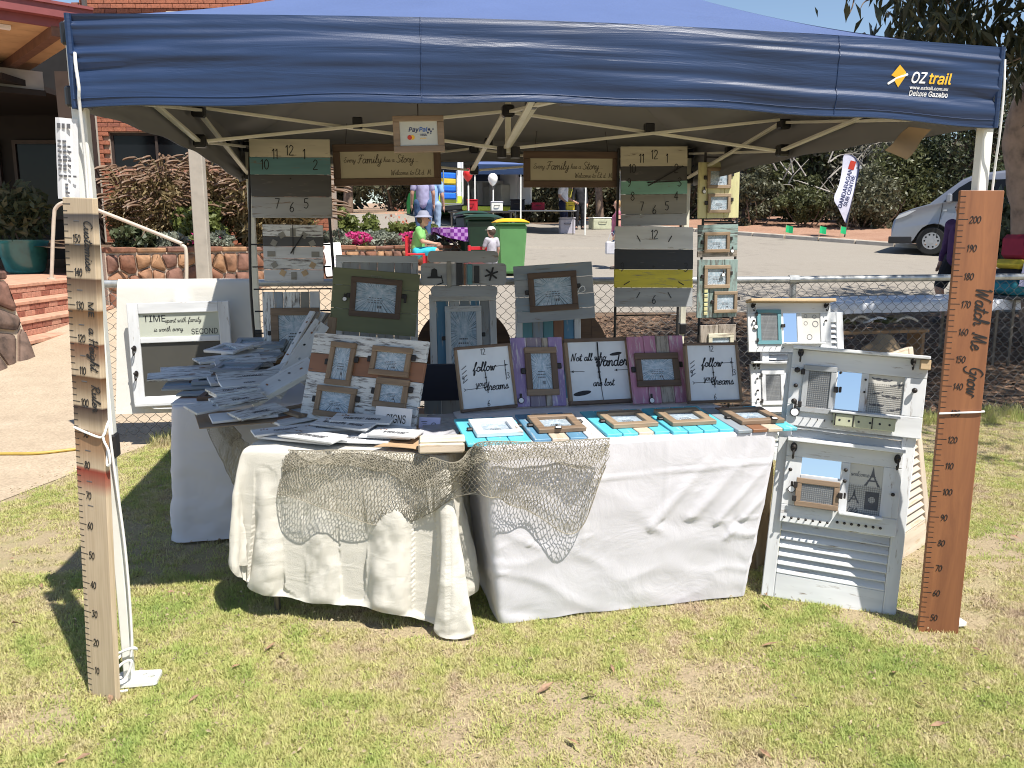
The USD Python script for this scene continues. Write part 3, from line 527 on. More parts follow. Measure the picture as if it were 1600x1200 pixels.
t.part('downpipe', tube([(-8.22, 16.95, 1.2), (-8.22, 16.95, 6.5)], .05, 8), 'post_beige')
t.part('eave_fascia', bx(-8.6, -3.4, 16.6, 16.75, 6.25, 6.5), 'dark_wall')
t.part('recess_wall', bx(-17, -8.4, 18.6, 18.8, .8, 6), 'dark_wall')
t.part('recess_return', bx(-8.55, -8.37, 17.1, 18.6, .8, 6), 'brick_dark')
for i in range(3):
    f = t.part('recess_window', join([bx(-15 + i * 2.1, -13.2 + i * 2.1, 18.5, 18.58, 1.9, 1.98), bx(-15 + i * 2.1, -13.2 + i * 2.1, 18.5, 18.58, 3.5, 3.58), bx(-15 + i * 2.1, -14.93 + i * 2.1, 18.5, 18.58, 1.98, 3.5), bx(-13.27 + i * 2.1, -13.2 + i * 2.1, 18.5, 18.58, 1.98, 3.5)]), 'post_brown')
    t.part('pane', bx(-14.93 + i * 2.1, -13.27 + i * 2.1, 18.54, 18.55, 1.98, 3.5), 'glass_dark', f)
t = T('verandah', 'verandah roof with maroon fascia and tan boarded ceiling at the top left', 'verandah')
E0, E1 = np.array([-9.6, 10.05]), np.array([-6.25, 13.02]); ed = (E1 - E0) / np.linalg.norm(E1 - E0); en = np.array([-ed[1], ed[0]])
def quad_slab(p, q, dep, z0, z1, rise=0.0):
    c = [p, q, q + en * dep, p + en * dep]; V = [[*a, z0 + (rise if i > 1 else 0)] for i, a in enumerate(c)] + [[*a, z1 + (rise if i > 1 else 0)] for i, a in enumerate(c)]
    return trimesh.Trimesh(np.array(V), np.array([[0, 2, 1], [0, 3, 2], [4, 5, 6], [4, 6, 7], [0, 1, 5], [0, 5, 4], [1, 2, 6], [1, 6, 5], [2, 3, 7], [2, 7, 6], [3, 0, 4], [3, 4, 7]]), process=False)
for i in range(9):
    a = .5 * i; t.part('ceiling_board', quad_slab(E0 + en * (.06 + a), E1 + en * (.06 + a), .49, 4.52, 4.55), 'ceiling_tan')
t.part('roof_sheet', quad_slab(E0 - en * .2, E1 - en * .2, 5.2, 4.78, 4.82, .5), 'maroon')
t.part('fascia', quad_slab(E0, E1, .04, 4.5, 4.78), 'maroon'); t.part('gutter', quad_slab(E0 - en * .16, E1 - en * .16, .15, 4.62, 4.79), 'maroon')
for s_ in (.12, .33, .5, .68, .88):
    c = E0 + (E1 - E0) * s_; t.part('ceiling_beam', quad_slab(c, c + ed * .14, 4.4, 4.38, 4.519), 'beam_brown')
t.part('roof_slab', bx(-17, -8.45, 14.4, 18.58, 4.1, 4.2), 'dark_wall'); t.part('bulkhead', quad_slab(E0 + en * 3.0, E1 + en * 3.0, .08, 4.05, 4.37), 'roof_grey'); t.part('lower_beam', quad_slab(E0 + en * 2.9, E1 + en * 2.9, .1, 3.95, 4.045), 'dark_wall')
t.part('light_tube', quad_slab(E0 + ed * 2.2 + en * .35, E0 + ed * 3.5 + en * .35, .1, 4.46, 4.515), 'print_white')
t.part('post', bx(-8.0, -7.55, 15.2, 15.6, .9, 4.37), 'post_brown', label='wide dark brown post'); t.part('post', bx(-11.2, -11.05, 12.6, 12.75, .9, 4.5), 'post_brown')
t = T('beige_post', 'square beige metal post rising in front of the stone wall near the plume grass', 'post')
t.part('shaft', bx(-5.0, -4.79, 13.2, 13.35, .45, 4.6, .01), 'post_beige'); t.part('base_plate', bx(-5.06, -4.73, 13.14, 13.41, .44, .47), 'post_beige')
t.part('head_beam', bx(-5.2, -2.6, 13.2, 13.35, 4.602, 4.85, .01), 'post_beige')
# teal pot
t = T('plant_pot', 'big teal glazed pot on the verandah landing', 'pot', (-8.35, 14.35, .9))
t.part('pot', lathe([(0, 0), (.24, 0), (.3, .05), (.36, .3), (.37, .5), (.4, .54), (.4, .57), (.35, .57), (.33, .5), (0, .48)], 32), 'teal_glaze', smooth=40)
def leafcloud(c, r, n, size, seed, hollow=.45, aspect=1.8, flat=0.0, clumps=0, droop=0.0):
    """n leaf blades spread through an ellipsoid, in clumps."""
    g = np.random.default_rng(seed); d = g.normal(size=(n, 3)); d /= np.linalg.norm(d, axis=1, keepdims=True)
    rad = (hollow + (1 - hollow) * g.random(n) ** .6)[:, None]
    if clumps:
        k = g.normal(size=(clumps, 3)); k /= np.linalg.norm(k, axis=1, keepdims=True); k *= g.uniform(.45, .95, (clumps, 1))
        p = k[g.integers(clumps, size=n)] + d * rad * g.uniform(.25, .42)
    else: p = d * rad
    p = np.asarray(c) + p * np.asarray(r)
    a = g.normal(size=(n, 3)); a[:, 2] = a[:, 2] * (1 - flat) - droop * 2; a /= np.linalg.norm(a, axis=1, keepdims=True)
    b = np.cross(a, g.normal(size=(n, 3))); b /= np.linalg.norm(b, axis=1, keepdims=True)
    s = size * g.uniform(.6, 1.3, (n, 1)); a = a * s * aspect / 2; b = b * s / 2
    V = np.stack([p - a, p + b - a * .2, p + a, p - b - a * .2], 1).reshape(-1, 3); i = np.arange(n)[:, None] * 4
    return trimesh.Trimesh(V, np.vstack([i + [0, 1, 2], i + [0, 2, 3]]), process=False)
def stems(base, c, r, n, seed, w=.02):
    g = np.random.default_rng(seed); out = []
    for i in range(n):
        e = np.asarray(c) + g.normal(size=3) * np.asarray(r) * .42; m_ = (np.asarray(base) + e) / 2 + g.normal(size=3) * np.asarray(r) * .15
        out.append(tube(spline([np.asarray(base) + [g.normal() * .05, g.normal() * .05, 0], m_, e], 4), w, 5, r1=w * .3))
    return join(out)
t.part('foliage', leafcloud((0, 0, 1.0), (.5, .5, .55), 500, .09, 5, .2, 2.5), 'leaf_dark'); t.part('stem', stems((0, 0, .45), (0, 0, 1.0), (.4, .4, .4), 6, 5), 'bark')
# ---------------------------------------------------------------- chain link fence
t = T('chain_link_fence', 'galvanised chain link fence with a round top rail running behind the stall', 'fence')
fx = np.linspace(-3.07, 8.2, 60); fz = lambda x: gzz(x, fence_y(x))
RH = 1.17
rp = lambda x: np.array([x, fence_y(x), fz(x) + RH])
posts = [-3.07, -.45, 2.27, 4.62, 7.3]
t.part('top_rail', tube([rp(-3.07), rp(2.27), rp(8.2)], .028, 12), 'galv', smooth=True)
t.part('post', tube([(-3.07, fence_y(-3.07), 0), (-3.07, fence_y(-3.07), 1.6)], .042, 12), 'galv_blue', smooth=40, label='tall end post wrapped with wire')
for x in posts[1:]: t.part('post', tube([(x, fence_y(x) + .01, fz(x) - .05), (x, fence_y(x) + .01, fz(x) + RH + .02)], .026, 10), 'galv', smooth=40)
for x in posts[1:]: t.part('rail_clamp', tube([(x - .04, fence_y(x), fz(x) + RH), (x + .04, fence_y(x), fz(x) + RH)], .037, 10), 'galv')
t.curves('tie_wire', [np.array([[-3.07 + .045 * math.cos(a), fence_y(-3.07) + .045 * math.sin(a), z + .01 * a] for a in np.linspace(0, 6.3, 13)]) for z in np.linspace(.08, 1.12, 15)], .005, 'wire', kind='stuff')
pitch = .041; lines = []
nx_ = int(11.2 / pitch); nz_ = int((RH - .06) / pitch)
for i in range(nx_):        # neighbouring wires mirror each other and hook together
    l = []
    for j in range(nz_ + 1):
        x = -3.04 + (i + ((i + j) % 2)) * pitch; y = fence_y(x) - .03 + (.006 if j % 2 else -.006)
        l.append([x, y, fz(x) + RH - .02 - j * pitch])
    lines.append(np.array(l))
t.curves('wire_mesh', lines, .0036, 'wire', kind='stuff')
# ---------------------------------------------------------------- the gazebo
GY = 8.3; S = 3.0
g = T('gazebo', 'navy pop up gazebo over the craft stall with a printed valance', 'gazebo', (-1.30, 2.60, 0), GY)
MIRROR = False
SB = S + .11
zt, zb = 2.14, 1.875      # eave and valance hem heights
# roof: four concave panels rising to the peak
pk = np.array([S / 2, SB / 2, 2.98]); e = .07
cs = [np.array([.005, -.055, zt]), np.array([S - .005, -.055, zt]), np.array([S + .04 + e, SB + e, zt]), np.array([-e, SB + e, zt])]
def roof_panel(a, b, off=0.0, n=26):
    P = []
    for i in range(n + 1):
        s = i / n; row = []
        for j in range(n + 1):
            q = j / n; edge = a + (b - a) * q; p = edge + (pk - edge) * s
            z = zt + (pk[2] - zt) * (.42 * s + .58 * s ** 1.7) + .03 * math.sin(math.pi * q) * (1 - s)
            z += .004 * (float(meshkit.noise([q * 9, s * 5, a[0]])) - .5) * (1 - s)
            row.append([p[0], p[1], z - off])
        P.append(row)
    return gridmesh(np.array(P))
for k in range(4):
    g.part('roof_panel', roof_panel(cs[k], cs[(k + 1) % 4]), 'canopy_top', smooth=True)
    g.part('lining_panel', roof_panel(cs[k], cs[(k + 1) % 4], .006), 'canopy_lining', smooth=True)
def val_disp(u, v, seed):
    """Outward swell of the valance: long level wrinkles that gather at the corners."""
    u, v = np.asarray(u, float), np.asarray(v, float)
    q = np.stack([u * 2.6 + .25 * np.sin(v * 5), v * 7.5 + .6 * np.sin(u * 2.3 + seed), np.full_like(u, seed * 3.3)], -1)
    q2 = np.stack([u * 7, v * 17 + 1.1 * np.sin(u * 3), np.full_like(u, seed * 1.7)], -1)
    end = np.exp(-np.minimum(u, 1 - u) * 9)
    return .016 * (meshkit.noise(q, 1) - .5) * (1 + .4 * end) + (.005 + .016 * end) * (meshkit.noise(q2, 2) - .5) + .012 * np.exp(-((v - .5) / .4) ** 2) * (1 - end)
def val_pt(a, b, out, u, v, seed, off=0.0):
    u, v = np.asarray(u, float), np.asarray(v, float)
    p = np.asarray(a)[None] + (np.asarray(b) - np.asarray(a))[None] * u[..., None].reshape(-1, 1)
    uu, vv = u.reshape(-1), v.reshape(-1)
    hem = zb + (.15 if seed == 3.0 else .045) * np.sin(math.pi * uu) ** (.6 if seed == 3.0 else 1.0) + .004 * np.sin(uu * 31)
    top = zt + .03 * np.sin(math.pi * uu)
    p[:, 2] = top + (hem - top) * vv
    dd = val_disp(uu, vv, seed) * np.minimum(1, vv * 8) + off
    p[:, :2] += np.asarray(out)[None] * dd[:, None]
    return p.reshape(u.shape + (3,))
outs = [(0, -1), (1, 0), (0, 1), (-1, 0)]
for k in range(4):
    a, b = cs[k], cs[(k + 1) % 4]; U, V_ = np.meshgrid(np.linspace(0, 1, 150 if k == 0 else 80), np.linspace(0, 1, 46 if k == 0 else 20), indexing='ij')
    m = gridmesh(val_pt(a, b, outs[k], U, V_, k + 1.0)); m2 = gridmesh(val_pt(a, b, outs[k], U, V_, k + 1.0, -.005))
    g.part('valance', m, 'canopy_navy', smooth=True); g.part('valance_lining', m2, 'canopy_lining', smooth=True)
    g.part('hem_stitch', tube(val_pt(a, b, outs[k], np.linspace(0, 1, 90), np.full(90, .90), k + 1.0, .0012), .0014, 4), 'canopy_navy')
    g.part('hem', tube(val_pt(a, b, outs[k], np.linspace(0, 1, 60), np.full(60, .985), k + 1.0, .001), .004, 5), 'canopy_navy')
for k, c in enumerate(cs):
    g.part('corner_seam', tube([c + [0, 0, .0], c + [0, 0, zb - zt]], .010, 8), 'canopy_navy')
# printed logo on the front valance (follows the cloth)
def on_valance(m, x, z):
    v = m.vertices; X = x + v[:, 0]; Z = z + v[:, 1]; u = (X - .005) / (S - .01); hem = zb + .045 * np.sin(math.pi * u); top = zt + .03 * np.sin(math.pi * u); vv = np.clip((Z - top) / (hem - top), 0, 1)
    p = val_pt(cs[0], cs[1], outs[0], u, vv, 1.0, .0015); p[:, 1] -= v[:, 2] * .4; m = m.copy(); m.vertices = p; return m
def slanted(txt, h, sl=.22, bold=True):
    m = meshkit.text_mesh(txt, h, .0006, bold); m = m.subdivide_to_size(h * .5) if False else m; v = m.vertices; v[:, 0] += sl * v[:, 1]; m.vertices = v; return m
def width(m, w): v = m.vertices; v[:, 0] *= w / v[:, 0].max(); m.vertices = v; return m
lx, lz = 2.60, 2.035
g.part('print_diamond', on_valance(extrude(Polygon([(0, .0), (.026, .034), (.052, .012), (.052, .006), (.02, -.008)]).union(Polygon([(.012, -.014), (.052, -.001), (.03, -.038)])), .0006), lx - .012, lz), 'print_yellow')
g.part('print_swoosh', on_valance(extrude(LineString([(-.006, -.026), (.02, -.010), (.056, .004)]).buffer(.004), .0007), lx - .012, lz), 'print_white')
g.part('lettering', on_valance(width(slanted('OZ', .034), .062), lx + .058, lz - .021), 'print_white')
g.part('lettering', on_valance(width(slanted('trail', .034), .088), lx + .122, lz - .021), 'print_yellow')
g.part('lettering', on_valance(width(slanted('www.oztrail.com.au', .010, 0), .142), lx + .060, lz - .041), 'print_white')
g.part('lettering', on_valance(width(slanted('Deluxe Gazebo', .016, .1), .146), lx + .060, lz - .062), 'print_white')
for uu in (.34, .80): g.part('valance_seam', tube(val_pt(cs[0], cs[1], outs[0], np.full(24, uu), np.linspace(0, 1, 24), 1.0, .001), .0022, 5), 'canopy_navy')
# legs and truss
leg = [np.array([0, 0.0]), np.array([S, 0]), np.array([S + .04, SB]), np.array([0, SB])]
for k, q in enumerate(leg):
    l = g.part('leg', bx(q[0] - .02, q[0] + .02, q[1] - .02, q[1] + .02, .86, 2.13, .003), 'frame_white' if k < 2 else 'frame_cream')
    g.part('inner_leg', bx(q[0] - .015, q[0] + .015, q[1] - .015, q[1] + .015, .02, .9, .003), 'frame_white' if k < 2 else 'frame_cream', l)
    g.part('height_lock', bx(q[0] - .026, q[0] + .026, q[1] - .026, q[1] + .026, .80, .88, .006), 'plastic_black', l)
    fp = Polygon([(-.03, -.035), (.085, -.03), (.085, .03), (-.03, .035)]).buffer(.012).difference(Point(.07, 0).buffer(.012)).difference(Point(.045, .018).buffer(.008))
    g.part('foot_plate', tr(extrude(fp, .012), None, (q[0], q[1], .016)), 'frame_white', l)
    g.part('corner_bracket', bx(q[0] - .03, q[0] + .03, q[1] - .03, q[1] + .03, 2.06, 2.125, .006), 'plastic_black', l)
    g.part('slider', bx(q[0] - .032, q[0] + .032, q[1] - .032, q[1] + .032, 1.885, 1.945, .006), 'plastic_black', l)
mid = [np.array([S / 2, .02]), np.array([S, SB / 2]), np.array([S / 2, SB - .02]), np.array([.02, SB / 2])]
hub = np.array([S / 2 + .02, SB / 2])
v3 = lambda q, z: np.array([q[0], q[1], z])
inset = lambda q, p, s=.035: q + (p - q) / np.linalg.norm(p - q) * s
for k in range(4):
    for s_, (a, c) in enumerate(((leg[k], mid[k]), (mid[k], leg[(k + 1) % 4]))):
        o = np.array(outs[k]) * .012
        l1 = g.part('truss_bar', bar(v3(inset(a, c) - o, 2.09 if s_ == 0 else 2.1), v3(inset(c, a) - o, 1.96 if s_ == 0 else 1.92), .026, .014), 'frame_cream')
        l2 = g.part('truss_bar', bar(v3(inset(a, c) + o * .4, 1.92 if s_ == 0 else 1.96), v3(inset(c, a) + o * .4, 2.1 if s_ == 0 else 2.09), .026, .014), 'frame_cream')
        g.part('pivot', bx(*((a + c) / 2)[[0]].repeat(2) + [-.02, .02], *((a + c) / 2)[[1]].repeat(2) + [-.02, .02], 2.015, 2.06, .004), 'plastic_black', l1)
    g.part('joint', bx(mid[k][0] - .03, mid[k][0] + .03, mid[k][1] - .03, mid[k][1] + .03, 2.07, 2.12, .008), 'plastic_black')
    g.part('joint', bx(mid[k][0] - .03, mid[k][0] + .03, mid[k][1] - .03, mid[k][1] + .03, 1.93, 1.99, .008), 'plastic_black')
    # inner cross truss to the hub
    d_ = (hub - mid[k]) / np.linalg.norm(hub - mid[k]); n_ = np.array([-d_[1], d_[0]]) * .014
    l1 = g.part('truss_bar', bar(v3(mid[k] + d_ * .035 + n_, 2.115), v3(hub - d_ * .035 + n_, 1.95), .026, .014), 'frame_cream')
    g.part('truss_bar', bar(v3(mid[k] + d_ * .035 - n_, 1.96), v3(hub - d_ * .035 - n_, 2.125), .026, .014), 'frame_cream')
    c = (mid[k] + hub) / 2; g.part('pivot', bx(c[0] - .024, c[0] + .024, c[1] - .024, c[1] + .024, 2.03, 2.085, .004), 'plastic_black', l1)
g.part('hub', bx(hub[0] - .03, hub[0] + .03, hub[1] - .03, hub[1] + .03, 2.1, 2.16, .008), 'plastic_black')
for s_ in (-1, 1): g.part('hub_roller', cyl(.024, 1.90, 1.955, 14, (hub[0] + s_ * .035, hub[1] - .02)), 'plastic_black')
g.part('centre_pole', bx(hub[0] - .014, hub[0] + .014, hub[1] - .014, hub[1] + .014, 1.93, 2.94, .003), 'frame_cream')
g.part('hub_brace', bar(v3(hub, 1.95), v3(hub + [.06, -.75], 2.12), .022, .014), 'frame_cream')
# guy cords on the left front corner, and the knot at the foot
g.part('guy_cord', tube(spline([(.02, -.066, 2.03), (.026, -.085, 1.99), (.03, -.088, 1.93), (.022, -.07, 1.88), (.012, -.032, 1.7), (.005, -.028, 1.4), (.012, -.028, .9), (.03, -.03, .5), (.028, -.03, .2), (.02, -.03, .12)], 6), .0045, 6), 'cord_white')
knot = [(-.03, -.03, .13), (.02, -.035, .15), (.03, .0, .13), (.0, .03, .12), (-.035, -.02, .10), (-.06, -.05, .06), (-.05, -.06, .03), (.0, -.05, .05), (.025, -.045, .11), (-.01, -.045, .1), (-.055, -.06, .045), (-.075, -.06, .02), (-.04, -.07, .016), (.01, -.06, .014)]
g.part('knot', tube(spline(knot, 6), .0045, 6), 'cord_white')
g.part('guy_cord', tube(spline([(S + .004, -.06, 2.1), (S + .008, -.065, 2.0), (S + .012, -.06, 1.86), (S + .028, -.03, 1.6), (S + .028, -.03, .6)], 6), .004, 6), 'cord_white')
# strip of fabric hanging inside the right front corner
gw = lambda q: np.asarray(q)
P = np.array([[[2.80 + .045 * i - .09 * j / 6, .14 + .01 * math.sin(j), 1.90 - .004 * i - .085 * j / 6 - .012 * i * j / 6] for j in range(7)] for i in range(3)])
g.part('hanging_strap', thick(P, .003), 'card_dark', smooth=True)
# ---------------------------------------------------------------- rulers on the two front legs
def ruler(name, label, pos, yaw, lean, roll, w, h, th, mat, mat2, lo, first, last, step, mirror=False):
    t = T(name, label, 'ruler', pos, yaw, lean, roll)
    t.part('board', bx(-w / 2, w / 2, 0, th, 0, h, .002), mat)
    ticks = []
    for mm in range(int(math.ceil(lo / 2.0)) * 2, int(lo + h * 100), 2):
        z = (mm - lo) / 100
        if z < .01 or z > h - .01: continue
        L_ = .034 if mm % 10 == 0 else .020
        ticks.append(bx(-w / 2 + .001, -w / 2 + L_, -.0006, .0005, z - .0011, z + .0011))
    t.part('graduation', join(ticks), 'ink', kind='stuff')
    for mm in range(first, last + 1, 10):
        z = (mm - lo) / 100
        if not .02 < z < h - .02: continue
        n_, wd = script(str(mm), .023, .11 if name == 'height_ruler' else .07, .12)
        t.part('numeral', face(n_, -w / 2 + .038, z - .012, -.0008), 'ink')
    return t
tR = ruler('height_ruler', 'tall red brown timber height ruler leaning on the right gazebo leg', (1.640, 2.972, 0), -8, .7, .5, .145, 1.665, .019, 'jarrah', None, 43.5, 50, 200, 10)
for word, z in (('Watch', 1.325), ('Me', 1.165), ('Grow', 1.04)):
    m, wd = script(word, .050, .09, .18); tR.part('lettering', face(m, .014, z, -.0009, -90), 'ink')
tR.part('tie_cord', join([tube(spline([(-.074, -.004, .862), (0, -.0045, .868), (.074, -.004, .874), (.078, .012, .874), (.06, .05, .87)], 4), .0035, 6)]), 'cord_white')
tL = ruler('height_ruler', 'tall pale timber height ruler with sample stain bands on the left gazebo leg', (-1.353, 2.531 - .02, 0), -25, .8, 2.3, .130, 1.619, .02, 'stain_bands', None, .0, 10, 160, 10)
for word, z in (('Customise', 1.555), ('ME', 1.315), ('a Height', 1.235), ('Ruler', 1.06)):
    if word == 'ME': m, wd = block('ME', .024); tL.part('lettering', face(m, .026, z, -.0009, -90), 'ink')
    else: m, wd = script(word, .036, .085, .18); tL.part('lettering', face(m, .024, z, -.0009, -90), 'ink')
for z in (1.55, 1.48, 1.40, 1.345, 1.24, 1.145, 1.065, .985, .845, .745, .665):
    tL.part('stain_name', bx(-.02, .004, -.0006, .0004, z, z + .003), 'ink_soft')
tL.part('tie_cord', tube(spline([(-.0605, -.003, .915), (0, -.0045, .905), (.0605, -.003, .90), (.066, .012, .93), (.068, .02, .95), (.064, .0, .90), (.085, .0, .86), (.088, .0, .82), (.075, .0, .815), (.068, .01, .86)], 5), .0036, 6), 'cord_white')
# notice taped to the left leg
t = T('paper_notice', 'long printed paper notice taped to the top of the left gazebo leg', 'notice', (-1.338, 2.557, 1.615), 2, -2, 4.2)
P = np.array([[[-.030 + .062 * i / 4, -.006 * math.sin(i * 1.3), .235 * j / 6] for j in range(7)] for i in range(5)])
t.part('sheet', thick(P, .0008), 'paper')
rows = []
for z, n_ in ((.205, 3), (.165, 2), (.15, 3), (.135, 3), (.12, 2), (.11, 3), (.095, 3), (.085, 2), (.065, 4), (.04, 1), (.028, 1), (.016, 1)):
    for q in range(n_):
        x = -.022 + q * .014 if n_ > 1 else -.004; rows.append(bx(x, x + RNG.uniform(.007, .012), -.0085, -.0068, z, z + (.014 if z > .2 else .006)))
t.part('print', join(rows), 'ink_soft', kind='stuff')
# ---------------------------------------------------------------- tables, cloths, fishing net
TH = .70
def table(name, label, cx, cy, w, d, yaw, ht=TH - .012, ins=0.0):
    t = T(name, label, 'table', (cx, cy, 0), yaw)
    t.part('table_top', bx(-w / 2, w / 2, -d / 2, d / 2, ht - .035, ht, .006), 'frame_white')
    for sx in (-1, 1):
        for sy in (-1, 1): t.part('leg', tube([(sx * (w / 2 - .08 - ins * .4), sy * (d / 2 - .06) + (ins if sy < 0 else 0), 0), (sx * (w / 2 - .08 - ins * .4), sy * (d / 2 - .06) + (ins if sy < 0 else 0), ht - .036)], .014, 8), 'chair_metal')
    return t
def boxcloth(w, d, ht, drop_front, taper, flare, seed, waves=.010, crease=.016, n=200, rows=44, edge=.02):
    """A cloth over an oblong table: top, rounded edge, skirt falling to near the ground with creases and gathered corners."""
    # perimeter with rounded corners
    rc = .03; base = sbox(-w / 2 + rc, -d / 2 + rc, w / 2 - rc, d / 2 - rc).buffer(rc, quad_segs=6).exterior
    s = np.linspace(0, 1, n, endpoint=False); per = np.array([base.interpolate(q, normalized=True).coords[0] for q in s])
    c = per * [1 / (w / 2), 1 / (d / 2)]
    nr = np.roll(per, -1, 0) - np.roll(per, 1, 0); nr /= np.linalg.norm(nr, axis=1, keepdims=True); nr = np.stack([nr[:, 1], -nr[:, 0]], 1)
    if (nr * per).sum() < 0: nr = -nr
    corner = np.minimum(1, (np.abs(c[:, 0]) * np.abs(c[:, 1])) ** 10 * 1.3)
    L = base.length; arc = s * L; rowsP = []
    for k in (0.0, .5, .9, .985): rowsP.append(np.c_[per * k, np.full(n, ht)])
    for j in range(rows + 1):
        v = j / rows; z = ht - .004 - (ht - .02) * v
        q = np.stack([arc * 3.2, np.full(n, v * 1.2), np.full(n, seed)], 1); q2 = np.stack([arc * 1.6 + v * 2.2, arc * .8 - v * 1.6, np.full(n, seed + 5.)], 1)
        q3 = np.stack([arc * 9 + 2.2 * np.sin(v * 6), np.full(n, v * 9), np.full(n, seed + 9.)], 1)
        off = .006 + waves * (v ** .8) * 3 * (meshkit.noise(q, 3) - .35)
        rid = 1 - np.abs(2 * meshkit.fbm(q2 * 2.0, 2, 4) - 1) * 3; off = off + crease * np.clip(rid, 0, 1) * (.3 + v)
        off = off + (.005 + .010 * corner) * np.clip((v - .45) * 1.8, 0, 1) * (meshkit.noise(q3, 6) - .45)
        off = off + corner * flare * v * (1 + .35 * np.sin(arc * 40 + seed)) - taper * v ** 1.5
        rowsP.append(np.c_[per + nr * off[:, None], z + .012 * (meshkit.noise(q * 2, 8) - .5) * (v > .98)])
    P = np.array(rowsP); P = np.concatenate([P, P[:, :1]], 1)
    return gridmesh(P)
# right-hand table with the crisp white cloth
RT = dict(cx=.403, cy=3.41, w=1.20, d=.68, yaw=13.7); THR = .745
t = table('folding_table', 'oblong table under the crisp white cloth on the right', RT['cx'], RT['cy'], RT['w'], RT['d'], RT['yaw'], THR - .012, .22)
m = boxcloth(RT['w'], RT['d'], THR, .7, .02, .004, 3.0, waves=.003, crease=.004, n=320, rows=70)
t = T('tablecloth', 'crisp white cloth with folds covering the right table down to the grass', 'tablecloth', (RT['cx'], RT['cy'], 0), RT['yaw'])
v = m.vertices
# pressed fold lines of a cloth kept folded, and long diagonal pulls on the front
front = v[:, 1] < -RT['d'] / 2 - .001
f = v[front]; s_ = f[:, 0]; zz = f[:, 2]; dd = np.zeros(len(f))
for a in (-.22, .12, .46): dd += .003 * np.exp(-((s_ - a + .01 * np.sin(zz * 9)) / .006) ** 2)
for b_ in (.36, .60): dd += .004 * np.exp(-((zz - b_ - .03 * s_) / .005) ** 2)
for a, w_, A_ in ((.10, .03, .007), (.26, .035, .009), (.40, .022, .006), (.52, .02, .007), (-.30, .03, .004)):
    lin = (s_ - a) - (zz - .4) * .85; dd += A_ * np.exp(-(lin / w_) ** 2) * np.clip((zz - .05) * 3, 0, 1) * np.clip((.72 - zz) * 4, .15, 1)
for zc, xa, xs in ((.30, -.56, .22), (.22, -.56, .17), (.15, -.55, .14), (.09, -.55, .12), (.30, .55, .2), (.16, .55, .2), (.22, .56, .12)):
    dd += .005 * np.exp(-((zz - zc - .22 * (np.abs(s_ - xa))) / .016) ** 2) * np.exp(-((s_ - xa) / xs) ** 2)
v[front, 1] -= dd; vv = np.clip((THR - v[:, 2]) / THR, 0, 1); v[:, 0] *= 1 - .10 * vv; v[:, 1] += .07 * vv ** 1.2 * (v[:, 1] < .1); m.vertices = v
t.part('cloth', m, 'cloth_white', smooth=True)
# left-hand long table
LTb = dict(cx=-1.44, cy=4.75, w=.62, d=1.58, yaw=7.5)
t = table('folding_table', 'long table under the shaded white cloth on the left below the frame piles', LTb['cx'], LTb['cy'], LTb['w'], LTb['d'], LTb['yaw'])
t = T('tablecloth', 'white cloth in the shade covering the long left table beside the grass', 'tablecloth', (LTb['cx'], LTb['cy'], 0), LTb['yaw'])
t.part('cloth', boxcloth(LTb['w'], LTb['d'], TH, .7, -.01, .03, 8.0, crease=.010, n=240, rows=36), 'cloth_white', smooth=True)
